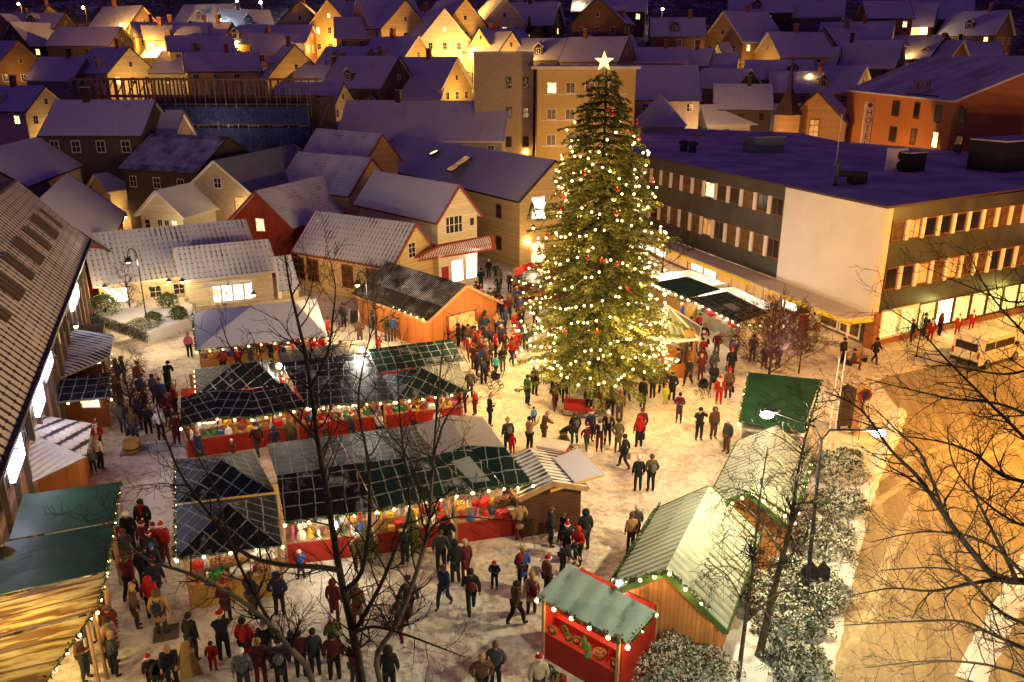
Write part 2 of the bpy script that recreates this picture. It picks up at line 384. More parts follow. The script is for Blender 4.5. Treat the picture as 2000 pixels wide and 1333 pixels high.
tag(g.build('ground', M['ground']), kind='structure')
g = MB(); xs = [-260+i*6 for i in range(88)]; ys = [82+i*4 for i in range(85)]
hz = {}
for i, x in enumerate(xs):
    for j, y in enumerate(ys):
        hz[i, j] = (x, y, terr(y, x)+(math.sin(x*.21+y*.13)*.4+math.sin(x*.07-y*.31)*.4 if j > 1 else 0)-(.02 if j == 0 else 0))
for i in range(len(xs)-1):
    for j in range(len(ys)-1): g.face([hz[i, j], hz[i+1, j], hz[i+1, j+1], hz[i, j+1]])
tag(g.build('hillside', M['hill'], smooth=True, weld=True), kind='structure')
# road along the right of the square, bending away behind the corner building
def strip(name, ctr, wid, z, m, kind='structure'):
    q = MB(); s = 0
    for a, b in zip(ctr, ctr[1:]):
        d = (Vector(b)-Vector(a)); L = d.length; d.normalize(); nrm = Vector((d.y, -d.x))
        q.face([(a[0], a[1], z), (a[0]+nrm.x*wid, a[1]+nrm.y*wid, z), (b[0]+nrm.x*wid, b[1]+nrm.y*wid, z), (b[0], b[1], z)],
               0, [(0, s), (wid, s), (wid, s+L), (0, s+L)]); s += L
    return tag(q.build(name, m), kind=kind)
kp = [P(*q) for q in ((1560, 1420), (1590, 1333), (1640, 1130), (1668, 1010), (1700, 930), (1740, 850), (1755, 800))]
kl = [(p.x, p.y) for p in kp]
q = MB()
kl2 = [(kl[0][0]-3, kl[0][1]-8)]+kl+[(kl[-1][0]+.6, kl[-1][1]+4), (kl[-1][0]+5, kl[-1][1]+8.5)]
for a, b in zip(kl2, kl2[1:]):
    q.face([(a[0], a[1], .012), (60, a[1], .012), (60, b[1], .012), (b[0], b[1], .012)], 0, [(a[0]-a[1]*.28, a[1]), (60-a[1]*.28, a[1]), (60-b[1]*.28, b[1]), (b[0]-b[1]*.28, b[1])])
tag(q.build('road', M['road']), kind='structure')
def bank(name, line, wd, h, m, seed):
    rr = random.Random(seed); q = MB(); pts = []
    for a, b in zip(line, line[1:]):
        k = max(2, int(math.dist(a, b)/.35))
        for i in range(k): pts.append(Vector((a[0]+(b[0]-a[0])*i/k, a[1]+(b[1]-a[1])*i/k, 0)))
    rows = []
    for i, p in enumerate(pts):
        d = (pts[min(i+1, len(pts)-1)]-pts[max(0, i-1)]).normalized(); nn = Vector((d.y, -d.x, 0)); row = []
        for j in range(6):
            t = j/5; hh = h*math.sin(math.pi*t)*(rr.uniform(.5, 1.1))
            row.append(p+nn*((t-.5)*wd*(1+rr.uniform(-.15, .15)))+Vector((0, 0, hh+.005)))
        rows.append(row)
    for a, b in zip(rows, rows[1:]):
        for j in range(5): q.face([a[j], a[j+1], b[j+1], b[j]])
    return tag(q.build(name, m, smooth=True, weld=True), kind='structure')
bank('snow_bank', [(x+.12, y) for x, y in kl], .75, .22, M['snow'], 3)
far_bank = [P(*q) for q in ((1700, 1333), (1790, 1200), (1880, 1075), (1950, 985), (2040, 890))]
bank('snow_ridge', [(p.x+3, p.y) for p in far_bank], .9, .10, M['snow'], 4)
for k_, dx in enumerate((-4.4, -2.9, -1.2)): bank('snow_ridge', [(p.x+dx+.25*math.sin(i_*1.3), p.y) for i_, p in enumerate([P(*q) for q in ((1700, 1333), (1750, 1200), (1790, 1090), (1850, 985), (1960, 900), (2080, 850))])], .40, .03, M['ridge'], 6+k_)
# planting bed left of the kerb
bed = [P(*q) for q in ((1600, 862), (1678, 862), (1705, 905), (1662, 1010), (1632, 1130), (1582, 1345), (1215, 1345), (1290, 1240), (1440, 1235), (1520, 1100), (1580, 960))]
q = MB(); q.face([(p.x, p.y, .07) for p in bed]); q.face([(p.x, p.y, 0) for p in bed][::-1])
for a, b in zip(bed, bed[1:]+bed[:1]): q.face([(a.x, a.y, 0), (b.x, b.y, 0), (b.x, b.y, .07), (a.x, a.y, .07)])
tag(q.build('planting_bed', M['snow']), kind='structure')
# pavement before the corner building
q = MB(); pv = [P(1400, 640), P(1560, 700), P(1690, 760), P(1700, 745), P(2100, 650), P(2100, 600), P(1690, 660), P(1440, 600)]
q.face([(p.x, p.y, .06) for p in pv])
for a, b in zip(pv, pv[1:]+pv[:1]): q.face([(a.x, a.y, 0), (b.x, b.y, 0), (b.x, b.y, .06), (a.x, a.y, .06)])
tag(q.build('pavement', M['ground']), kind='structure')
# raised garden terrace before the tiled shops at the left
tr_ = [P(160, 622), P(290, 672), P(345, 655), P(378, 640), P(378, 600), P(175, 600)]
q = MB(); q.face([(p.x, p.y, .8) for p in tr_])
for a, b in zip(tr_, tr_[1:]+tr_[:1]): q.face([(a.x, a.y, 0), (b.x, b.y, 0), (b.x, b.y, .8), (a.x, a.y, .8)])
tag(q.build('garden_terrace', M['snow']), kind='structure')
# ---------------------------------------------------------------- windows (shared meshes, scaled per opening)
def _unit_frame(nx, ny, t=.07, proud=.05):
    q = MB()
    q.box((0, 0, .5-t/2), (1, proud, t)); q.box((0, 0, -.5+t/2), (1, proud, t))
    for sx in (-1, 1): q.box((sx*(.5-t/2), 0, 0), (t, proud, 1-2*t))
    for i in range(1, nx): q.box((-.5+i/nx, 0, 0), (t*.6, proud*.7, 1-2*t))
    for i in range(1, ny): q.box((0, 0, -.5+i/ny), (1-2*t, proud*.5, t*.5))
    return q
_wf = {}
def window(parent, c, n_ang, wd, ht, mat_='glass', nx=2, ny=2, frame='trim', proud=.06):
    """a framed window centred at c on a wall whose outward normal has plan angle n_ang (local)"""
    k = ('f', nx, ny, frame)
    if k not in _wf: _wf[k] = _unit_frame(nx, ny).mesh('window_frame', M[frame])
    if ('p', mat_) not in _wf: q = MB(); q.box((0, 0, 0), (1, .02, 1)); _wf['p', mat_] = q.mesh('pane', M[mat_])
    nv = Vector((math.cos(n_ang), math.sin(n_ang), 0))
    f = put('window', _wf[k], parent, Vector(c)+nv*proud*.5, n_ang-math.pi/2, (wd, 1.0, ht))
    p = put('pane', _wf['p', mat_], f, (0, -.012, 0)); p.scale = (.9, 1, .92)
    return f
# ---------------------------------------------------------------- generic gabled house
def house_at(loc, ang, L, W, ze, zr, wall, roof, label, group=None, name='house', cat='house', wins=(), chimney=None, verge='trim',
             base=1.5, over=.35, th=.14, hip=0, dormer=None):
    """loc = ground point under the near gable's ridge end; ang = plan angle of the ridge, running away from it; ze, zr above loc.z"""
    t = thing(name, label, cat, loc, ang, group)
    h = W/2; q = MB()
    for x in (0, L):
        f = [(x, -h, -base), (x, h, -base), (x, h, ze), (x, 0, zr-.02 if not hip else ze), (x, -h, ze)]
        q.face(f if x else f[::-1])
    q.face([(0, -h, -base), (L, -h, -base), (L, -h, ze), (0, -h, ze)]); q.face([(0, h, ze), (L, h, ze), (L, h, -base), (0, h, -base)])
    q.build('wall', M[wall], t)
    sl = (zr-ze)/h; e = ze-over*sl; r = MB(); up = .03
    x0, x1 = -over, L+over
    if hip:
        a, b = (hip, 0, zr+up), (L-hip, 0, zr+up)
        c = [(x0, -h-over, e+up), (x1, -h-over, e+up), (x1, h+over, e+up), (x0, h+over, e+up)]
        r.slab([c[0], c[1], b, a], th); r.slab([c[2], c[3], a, b], th); r.slab([c[3], c[0], a], th); r.slab([c[1], c[2], b], th)
    else:
        r.slab([(x0, -h-over, e+up), (x1, -h-over, e+up), (x1, 0, zr+up), (x0, 0, zr+up)], th)
        r.slab([(x1, h+over, e+up), (x0, h+over, e+up), (x0, 0, zr+up), (x1, 0, zr+up)], th)
    ro = r.build('roof', [M[roof], M[verge]], t)
    if not hip:
        v = MB()
        for x in (x0-.03, x1+.03):
            for s in (-1, 1): v.bar((x, s*(h+over), e-.07), (x, 0, zr-.07), .06, .2)
        for s in (-1, 1): v.bar((x0, s*(h+over+.03), e-.06), (x1, s*(h+over+.03), e-.06), .06, .15)
        v.build('verge_board', M[verge], ro)
    if chimney:
        for cx in chimney:
            c = MB(); c.box((cx*L, .1, zr+.35), (.6, .6, 1.5)); c.box((cx*L, .1, zr+1.16), (.75, .75, .12)); c.box((cx*L, .1, zr+1.25), (.7, .7, .06), 1)
            c.build('chimney', [M['brick' if wall not in ('dark', 'grey') else 'dtrim'], M['snow']], ro)
    for wn in wins:
        face, u, z, ww, wh, mt = wn[:6]; nx, ny = wn[6:8] if len(wn) > 7 else (2, 2); fr = wn[8] if len(wn) > 8 else 'trim'
        if face == 'near': c, a = (0, u, z), math.pi
        elif face == 'far': c, a = (L, u, z), 0
        elif face == 'left': c, a = (u, h, z), math.pi/2
        else: c, a = (u, -h, z), -math.pi/2
        window(t, c, a, ww, wh, mt, nx, ny, fr)
    return t
def near_house(A, B, E, ze, pitch, zg=0.0, **kw):
    """near gable's ridge end at pixel A, far end at B, a point of an eave at E; heights over z=0"""
    Ep = P(E[0], E[1], ze); best = None
    for sg in (1, -1):
        z = ze+.4
        while z < ze+6:
            a, b = P(A[0], A[1], z), P(B[0], B[1], z); d = (b-a).normalized()
            n_ = Vector((d.y, -d.x, 0)); n_ = n_ if n_.dot(a) < 0 else -n_
            hw = (Ep-a).dot(n_)*sg; er = abs((z-ze)/max(hw, .1)-math.tan(rad(pitch))); z += .05
            if hw < .3: continue
            if best is None or er < best[0]: best = (er, z-.05, a, b, hw)
        if best and best[0] < .25: break
    er, z, a, b, hw = best; d = b-a
    return house_at((a.x, a.y, zg), math.atan2(d.y, d.x), d.length, max(2.5, 2*hw-.5), ze-zg, z-zg, **kw)
def plane_hit(px, py, o, d):
    """(u, z) where the ray meets the vertical plane through o along plan direction d"""
    r = ray(px, py); n_ = Vector((-d.y, d.x, 0)); c = Vector((0, 0, CH)); t = (o-c).dot(n_)/r.dot(n_); p = c+r*t
    return (p-o).dot(d), p.z
def V2(x, y): return Vector((x, y, 0))
# ================================================================ the corner office building
C0 = V2(23.4, 51.0); DL = V2(-10.4, 28.0).normalized(); DR = V2(.878, .479).normalized(); NL = V2(DL.y, -DL.x)*-1; NR = V2(DR.y, -DR.x)
if NL.x > 0: NL = -NL
if NR.y > 0: NR = -NR
ob = thing('office_building', 'long office building with grey bands, window rows and a blank white end wall', 'building', C0)
M['wframe'] = plain('brown_frame', (.20, .07, .03), .5, .15)
def band(q, d, nn, u0, u1, z0, z1, proud, back=.3, m=0):
    a, b = d*u0, d*u1
    p = [a+nn*proud, b+nn*proud, b-nn*back, a-nn*back]
    lo = [Vector((v.x, v.y, z0)) for v in p]; hi = [Vector((v.x, v.y, z1)) for v in p]
    q.face(lo, m); q.face(hi[::-1], m)
    for i in range(4): j = (i+1) % 4; q.face([lo[i], lo[j], hi[j], hi[i]], m)
LL, LR, LW = 34.5, 26.0, 9.45
q = MB()
for d, nn, a, b in ((DL, NL, LW, LL), (DR, NR, .4, LR)):
    for z0, z1 in ((8.45, 9.35), (5.42, 7.1), (2.55, 3.85)): band(q, d, nn, a, b, z0, z1, .10)
q.build('grey_fascia_band', M['fascia'], ob)
q = MB()
for d, nn, a, b in ((DL, NL, LW+.01, LL), (DR, NR, .41, LR)): band(q, d, nn, a, b, .45, 9.3, -.35, 1.2)
q.build('wall', M['dark'], ob)
q = MB(); band(q, DL, NL, -.05, LW, 2.45, 9.45, .28, .5); q.build('white_end_wall', M['wallpink'], ob)
q = MB(); band(q, DR, NR, -.1, .32, 2.45, 9.42, .22, .3); q.build('corner_edge', M['wallpink'], ob)
rp = [P(1733, 405, 9.42), P(2250, 335, 9.42), P(2400, 296, 9.42), P(1890, 299, 9.42), P(1640, 279, 9.42), P(1560, 262, 9.42), P(1262, 250, 9.42), P(1262, 299, 9.42)]
q = MB(); rp2 = [(p-C0) for p in rp]; rp2[0] += (NL+NR)*.35; rp2[-1] = DL*LL+NL*.35; rp2[1] += NR*.35
q.slab([Vector((p.x, p.y, 9.52)) for p in rp2], .16, 0, 1, uv=False)
q.build('roof', [M['roof_flat'], M['dtrim']], ob)
for d, nn, a, b, sp_ in ((DL, NL, LW, LL, 1.78), (DR, NR, .4, LR, 1.57)):
    k = int((b-a)/sp_)
    for i in range(k):
        for z0, z1 in ((7.1, 8.45), (3.85, 5.42)):
            u = a+(i+.5)*sp_+.1; c = d*u+nn*.0; rr = R.random()
            mt = 'glass_brown' if rr < .32 else 'glass' if rr < .80 else 'lit_dim' if rr < .95 else 'lit'
            window(ob, (c.x, c.y, (z0+z1)/2), math.atan2(nn.y, nn.x), sp_-.38, z1-z0-.04, mt, 2 if R.random() < .4 else 1, 1, 'wframe', .10)
            p_ = MB(); e = d*(u+sp_/2); p_.box((e.x, e.y, (z0+z1)/2), (.34, .36, z1-z0-.01), 0, math.atan2(d.y, d.x)); p_.build('pilaster', M['wallpink'], ob)
# ground floor: shop fronts
q = MB(); band(q, DR, NR, .3, LR, 0, .5, .02, .4); band(q, DL, NL, 1.5, LL, 0, .3, -.5, .4); q.build('plinth', M['brick'], ob)
q = MB(); c = DR*.25; q.box((c.x, c.y, 1.25), (.55, .7, 2.5), 0, math.atan2(DR.y, DR.x)); q.build('brick_pier', M['brick'], ob)
for i in range(13):
    u = .9+i*1.9+.95; c = DR*u; window(ob, (c.x, c.y, 1.5), math.atan2(NR.y, NR.x), 1.86, 2.0, 'lit_w' if i == 3 else 'lit_g', 1, 1, 'dtrim' if i > 1 else 'trim', .1)
for i in range(15):
    u = 2.0+i*2.1; c = DL*u-NL*.3
    mt = {3: 'lit_w', 0: 'glass_brown', 1: 'glass_brown', 2: 'glass', 8: 'lit_w', 9: 'lit_w', 12: 'lit_w', 13: 'lit_w', 14: 'lit_w'}.get(i, 'lit_dim')
    window(ob, (c.x, c.y, 1.3), math.atan2(NL.y, NL.x), 2.0, 2.05, mt, 2 if i % 3 == 0 else 1, 1, 'trim', .1)
q = MB(); band(q, DL, NL, -.4, LL, 2.33, 2.45, 2.3, -.2); q.build('canopy', M['wallpink'], ob)
q = MB(); band(q, DL, NL, -.45, 6.0, 2.06, 2.34, 2.36, -2.3); band(q, DL, NL, 9.5, LL, 2.06, 2.34, 2.36, -2.3)
e0 = DL*-.45; q.face([e0+NL*2.36+Vector((0, 0, 2.06)), e0+NL*.2+Vector((0, 0, 2.06)), e0+NL*.2+Vector((0, 0, 2.34)), e0+NL*2.36+Vector((0, 0, 2.34))])
q.build('yellow_fascia', M['yband'], ob)
for u in (-.2, 2.6, 6.1, 9.6): e = DL*u+NL*2.0; q = MB(); q.box((e.x, e.y, 1.03), (.12, .12, 2.06)); q.build('canopy_post', M['trim'], ob)
for u in range(3, 33, 4):
    e = C0+DL*u+NL*.9; lamp('canopy_lamp', (e.x, e.y, 2.0), 45, (1, .68, .34), .3)
e = C0+DR*7+NR*.9; lamp('shop_lamp', (e.x, e.y, 2.1), 90, (.95, .9, .25), .5); e = C0+DR*15+NR*.9; lamp('shop_lamp', (e.x, e.y, 2.1), 120, (.95, .85, .2), .5)
def roofpt(px, py, z=9.5): return P(px, py, z)
def ac_unit(px, py, label):
    p = roofpt(px, py); t = thing('air_conditioner', label, 'air conditioner', p, rad(25))
    q = MB(); q.box((0, 0, .9), (1.5, .8, 1.8)); q.box((0, 0, 1.83), (1.5, .8, .06), 1); q.build('casing', [M['trim'], M['snow']], t)
    for z in (.5, 1.3):
        q = MB(); q.lathe([(0, .03), (.32, .03), (.34, 0)], 14); o = q.build('fan', M['iron'], t); o.location = (-.1, -.42, z); o.rotation_euler = (math.pi/2, 0, 0)
ac_unit(1748, 335, 'pale air conditioning unit with two stacked fans on the snowy flat roof')
def box_thing(name, label, cat, loc, d, rz, mats, lid=True, group=None):
    t = thing(name, label, cat, loc, rz, group); q = MB(); q.box((0, 0, d[2]/2), d); q.build('body', M[mats], t)
    if lid: q = MB(); q.box((0, 0, d[2]+.05), (d[0]+.1, d[1]+.1, .1)); q.build('snow_cap', M['roof_flat'], t)
    return t
box_thing('plant_room', 'dark boxy plant housing beside the fans on the flat roof', 'plant room', roofpt(1772, 335), (2.0, 1.6, 1.5), rad(25), 'iron')
box_thing('plant_room', 'big black plant room at the right end of the flat roof', 'plant room', roofpt(1975, 330), (7.5, 3, 2.4), rad(28), 'iron')
box_thing('skylight_housing', 'small roof housing for a teal lit light well, its glow put into green', 'skylight', roofpt(1490, 298), (3.2, 2.4, 1.5), rad(10), 'green')  # stands in for a light well; its teal light is put into the colour
t = thing('duct', 'bent black ventilation duct standing on the flat roof near the white wall', 'duct', roofpt(1662, 362), rad(20))
q = MB(); q.tube([(-1.4, 0, 0), (-1.4, 0, 1.5), (-1.2, 0, 1.8)], .13, 8); q.tube([(-1.4, 0, .9), (.2, 0, .75)], .22, 8); q.build('pipe', M['iron'], t)
q = MB(); q.box((.5, 0, .5), (1.2, .7, .8)); [q.box((x, 0, .06), (.1, .5, .12)) for x in (.1, .9)]; q.build('fan_box', M['iron'], t)
t = thing('flagpole', 'thin pale mast rising from the flat roof before the hotel', 'mast', roofpt(1632, 325), 0)
q = MB(); q.tube([(0, 0, 0), (0, 0, 4.2)], [.06, .03], 8); q.ball((0, 0, 4.22), .07); q.box((0, 0, .05), (.4, .4, .1)); q.build('pole', M['trim'], t)
for k, (px, py) in enumerate(((1335, 297), (1352, 299))):
    t = thing('roof_vent', ['left', 'right'][k]+' one of two small round roof vents near the Christmas tree', 'vent', roofpt(px, py), 0)
    q = MB(); q.lathe([(.4, 0), (.35, .7), (.55, .75), (.5, 1.0), (0, 1.15)], 10); q.build('cowl', M['iron'], t)
# posters, white post lamp & writing in the passage
def text_obj(name, s, size, mat_, parent, loc, rot, ext=.01, align='CENTER'):
    cu = bpy.data.curves.new(name, 'FONT'); cu.body = s; cu.size = size; cu.extrude = ext; cu.align_x = align; cu.align_y = 'CENTER'; cu.resolution_u = 3
    o = bpy.data.objects.new(name, cu); COL.objects.link(o); bpy.context.view_layer.update()
    me = bpy.data.meshes.new_from_object(o.evaluated_get(bpy.context.evaluated_depsgraph_get())); me.name = name
    bpy.data.objects.remove(o); me.materials.clear(); me.materials.append(M[mat_])
    return put(name, me, parent, loc) if False else _textput(name, me, parent, loc, rot)
def _textput(name, me, parent, loc, rot):
    o = put(name, me, parent, loc); o.rotation_euler = rot; return o
# ================================================================ left street building with lit sign boards
E0 = P(155, 458, 6.5); E1v = P(0, 790, 6.5); DB = V2(E1v.x-E0.x, E1v.y-E0.y).normalized(); NB = V2(-DB.y, DB.x)
if NB.x < 0: NB = -NB
O_B = V2(E0.x, E0.y); LBn = 46.0
lb = thing('street_building', 'dark street building at the left edge with steep snowy slate roof', 'building', O_B)
q = MB(); a = Vector((0, 0, 0)); b = DB*LBn
for u0, u1 in ((0, LBn),):
    p = [a, b, b-NB*6.6, a-NB*6.6]; lo = [Vector((v.x, v.y, -.2)) for v in p]; hi = [Vector((v.x, v.y, 6.5)) for v in p]
    for i in range(4): j = (i+1) % 4; q.face([lo[i], lo[j], hi[j], hi[i]])
mid = Vector((0, 0, 10.4))-NB*3.3
q.face([hi[0], mid, hi[3]]); q.face([hi[1], mid+b, hi[2]])
M['lbwall'] = plain('street_wall', (.20, .12, .09), .8, .25, 2)
q.build('wall', M['lbwall'], lb)
q = MB(); ov = NB*.55; drop = Vector((0, 0, -.62)); z65 = Vector((0, 0, 6.55)); ex = DB*-.4
q.slab([ex+ov+z65+drop, b+ov+z65+drop, b+mid+Vector((0, 0, .05)), mid+Vector((0, 0, .05))+ex], .18)
q.slab([ex+mid+Vector((0, 0, .05)), b+mid+Vector((0, 0, .05)), b-NB*7.15+z65+drop, ex-NB*7.15+z65+drop], .18)
rf = q.build('roof', M['slate_snow'], lb)
q = MB(); q.bar(ex+ov+z65+drop+NB*.08, b+ov+z65+drop+NB*.08, .16, .14); q.build('gutter', M['iron'], rf)
sl_ = (Vector((0, 0, 3.85))-NB*3.3); sl_n = Vector((NB.x*3.85, NB.y*3.85, 3.3)).normalized()
for u in (2.6, 5.0, 5.7, 6.4, 9.2, 9.9, 12.4, 13.1, 13.8, 16.6, 17.3, 20, 20.7, 21.4, 24.2, 24.9):
    c = DB*u+z65; p0, p1 = c+sl_*.22+sl_n*.06, c+sl_*.56+sl_n*.06
    q = MB(); q.bar(p0, p1, .46, .22); q.build('roof_slot', M['dark'], rf)
for i in range(22):
    u = 1.2+i*2.05; c = DB*u
    window(lb, (c.x, c.y, 4.9), math.atan2(NB.y, NB.x), 1.1, 2.3, 'lit_dim' if i in (8, 12) else 'glass', 2, 3, 'dtrim', .1)
    q = MB(); e = DB*(u+1.02)+NB*.09; q.box((e.x, e.y, 3.2), (.22, .18, 6.2), 0, math.atan2(DB.y, DB.x)); q.build('pilaster', M['dark'], lb)
def signboard(px, py, L, Hh, lettered, label):
    u, z = plane_hit(px, py, O_B+NB*.3, DB); c = O_B+NB*.3+DB*u
    t = thing('sign_board', label, 'sign', (c.x, c.y, z), math.atan2(DB.y, DB.x), 'lit sign boards on the street building')
    if lettered:
        q = MB(); rr = random.Random(5); x = -L/2
        while x < L/2:
            wd = rr.uniform(.3, .5); q.box((x+wd/2, 0, rr.uniform(-.06, .06)), (wd*.86, .14, Hh*rr.uniform(.7, 1))); x += wd
        q.build('letters', M['sign_w'], t)
    else:
        q = MB(); q.box((0, 0, 0), (L, .16, Hh)); q.build('panel', M['sign_w'], t)
    q = MB(); q.bar((-L/2, .05, -Hh/2-.06), (L/2, .05, -Hh/2-.06), .08); [q.bar((x, 0, Hh*.3), (x, .3, Hh*.3), .05) for x in (-L/3, L/3)]; q.build('bracket', M['iron'], t)
    lamp('sign_lamp', Vector((c.x, c.y, z))+NB*.5, 55, (.72, .68, 1), .4)
signboard(146, 580, 3.6, .75, True, 'farthest lit sign board, a row of ragged white letters by the terrace')
signboard(92, 716, 2.8, .6, True, 'lit white lettering on the street building just behind the slanting light panel')
signboard(74, 772, 1.9, 1.25, False, 'glowing white panel between the lettering and the slate roofed hut')
signboard(28, 882, 2.3, 1.35, False, 'nearest glowing white panel, above the green tent')
# ================================================================ hotel
hA, hB = V2(43.4, 83.5), V2(45.4, 115.5); dh = (hB-hA).normalized(); nh = V2(dh.y, -dh.x)
ho = house_at((hA+nh*9.5).to_tuple()[:2]+(1.5,), math.atan2(dh.y, dh.x), 32, 19, 12.9, 17.0, 'orange', 'roof_flat', 'orange rendered hotel with dark square windows and a vertical sign on its corner', None, 'hotel', 'hotel', base=4, verge='trim', over=.25)
M['orange_l'] = M['orange']
for (px, py, lit) in ((1750, 213, 0), (1791, 217, 0), (1833, 223, 0), (1880, 228, 0), (1744, 263, 0), (1784, 268, 1), (1827, 274, 2), (1873, 281, 0)):
    u, z = plane_hit(px, py, hA, dh); window(ho, (u, 9.5, z-1.5), math.pi/2, 2.2 if u > 12 else 1.5, 1.75, ['glass', 'glass_brown', 'lit'][lit], 1, 1, 'dtrim', .08)
for (px, py) in ((1967, 187),): window(ho, (0, -4.5, 11.2), math.pi, 1.6, 1.7, 'glass', 1, 1, 'dtrim')
u, z = plane_hit(1702, 245, hA, dh); sg = thing('hotel_sign', 'tall narrow pale vertical hotel sign with red letters on the orange wall', 'sign', hA+dh*u+Vector((0, 0, z))-nh*.5, 0)
q = MB(); q.box((0, 0, -.1), (1.15, .2, 5.6)); q.build('panel', M['trim'], sg); q = MB(); q.bar((-.6, 0, 2.75), (1.4, 0, 2.75), .12); q.build('bracket', M['trim'], sg)
for k, ch in enumerate('HOTEL'): text_obj('letter', ch, 1.05, 'redpaint', sg, (0, -.13, 1.45-k*.95), (math.pi/2, 0, 0), .02)
q = MB(); q.lathe([(.0, .0), (.3, 0), (.3, .02), (0, .02)], 10); o = q.build('emblem', M['redpaint'], sg); o.location = (0, -.12, 2.35); o.rotation_euler = (math.pi/2, 0, 0)
rs = thing('roof_sign', 'dark open lettering HOTEL standing on the hotel eaves', 'sign', hA+dh*12.5+Vector((0, 0, 14.5))+nh*.1, math.atan2(-dh.y, -dh.x))
text_obj('letters', 'HOTEL', 1.5, 'dtrim', rs, (4.0, 0, .95), (math.pi/2, 0, 0), .05); q = MB(); q.bar((0, 0, .05), (8, 0, .05), .12); [q.bar((x, 0, .05), (x, .8, .05), .08) for x in (0, 4, 8)]; q.build('rail', M['iron'], rs)
# ================================================================ yellow apartment block behind the tree
yb = thing('apartment_block', 'flat roofed yellow apartment block behind the top of the Christmas tree', 'building', (3.0, 101, 3), rad(2))
q = MB(); q.box((5.8, 5, 6.6), (11.6, 10, 15.0)); q.build('wall', M['yrender'], yb)
q = MB(); q.box((5.6, 4.8, 14.25), (12.8, 11.4, .3)); q.box((5.6, 4.8, 14.43), (12.7, 11.3, .06), 1); q.build('roof', [M['wallpink'], M['roof_flat']], yb)
for r_, z in enumerate((12.0, 9.0, 6.0)):
    for c_, x in enumerate((1.7, 3.9, 6.2, 8.4)):
        window(yb, (x, 0, z), -math.pi/2, 1.15, 1.3, 'lit' if (r_, c_) == (0, 0) else 'glass_brown', 2, 1)
    q = MB(); q.box((5.6, -.03, z-.72), (10, .06, .1)); q.build('sill', M['trim'], yb)
yb2 = thing('apartment_tower', 'grey plain stair tower of a flat roofed block left of the yellow one', 'building', (-4.6, 104, 3), rad(2))
q = MB(); q.box((3.6, 4, 7.3), (7.2, 8, 17.2)); q.build('wall', M['tan'], yb2); q = MB(); q.box((3.6, 4, 16.0), (7.5, 8.3, .2)); q.build('roof', M['roof_flat'], yb2)
for z in (5.5, 9, 12.5):
    window(yb2, (4.2, 0, z), -math.pi/2, .7, 1.3, 'glass', 1, 2, 'dtrim'); window(yb2, (6.3, 0, z), -math.pi/2, .7, 1.3, 'glass', 1, 2, 'dtrim')
# ================================================================ scaffolded building
sc0 = V2(-52, 97)
sh = thing('building_shell', 'half built brick building shell behind the scaffolding', 'building', (-46, 98, 2.6), rad(-3))
q = MB(); q.box((14.5, 4, 5.7), (19, 7, 11.4)); q.build('wall', M['dark'], sh)
for x in (7, 10, 13, 16, 19, 22):
    for z in (5.6, 9.0): window(sh, (x, .5, z), -math.pi/2, 1.2, 1.5, 'glass', 2, 2)
q = MB()
for x in [-5+i*.9 for i in range(32)]:
    q.bar((x, .8, 11.0), (x, .8, 13.4), .14); q.bar((x, 3.8, 11.0), (x, 3.8, 13.4), .14)
for z in (11.5, 13.4):
    for y in (.8, 3.8): q.bar((-5, y, z), (23.5, y, z), .2)
for i in range(16): q.bar((-5+i*1.9, .8, 13.45), (-5+i*1.9, 3.8, 13.45), .12)
for i in range(7):
    x = -5+i*1.3; q.bar((x, .8, 11.5), (x+1.3, .8, 13.4), .1)
M['rwood'] = plain('raw_timber', (.32, .17, .07), .8, .3)
q.build('roof_frame', M['rwood'], sh)
sf = thing('scaffold', 'scaffolding of thin poles with blue netting before the half built house', 'scaffold', (-46, 95.6, 2.6), rad(-3))
q = MB()
for i in range(17):
    for y in (0, 1.2): q.tube([(5+i*1.15, y, -1), (5+i*1.15, y, 12.6+(i % 3)*.4)], .045, 5)
for z in (2, 4.2, 6.4, 8.6, 10.8):
    for y in (0, 1.2): q.tube([(5, y, z), (23.6, y, z)], .04, 5)
for i in range(0, 16, 3): q.tube([(5+i*1.15, 0, 4.2), (5+(i+3)*1.15, 0, 10.8)], .035, 5)
q.build('pole', M['metal'], sf)
q = MB()
for z in (2, 4.2, 6.4, 8.6, 10.8): q.box((14.3, .6, z+.06), (18.6, 1.0, .06))
q.build('walkway', M['rwood'], sf)
q = MB()
for i in range(32):
    x0, x1 = 5.1+i*.57, 5.1+(i+1)*.57; o_ = lambda x, z: -.12-.12*math.sin(x*2.1+z)
    for z0, z1 in ((3.4, 4.9), (5.3, 6.3), (6.5, 8.3), (8.7, 10.6)):
        q.face([(x0, o_(x0, z0), z0), (x1, o_(x1, z0), z0), (x1, o_(x1, z1), z1), (x0, o_(x0, z1), z1)])
q.build('net', M['net'], sf)

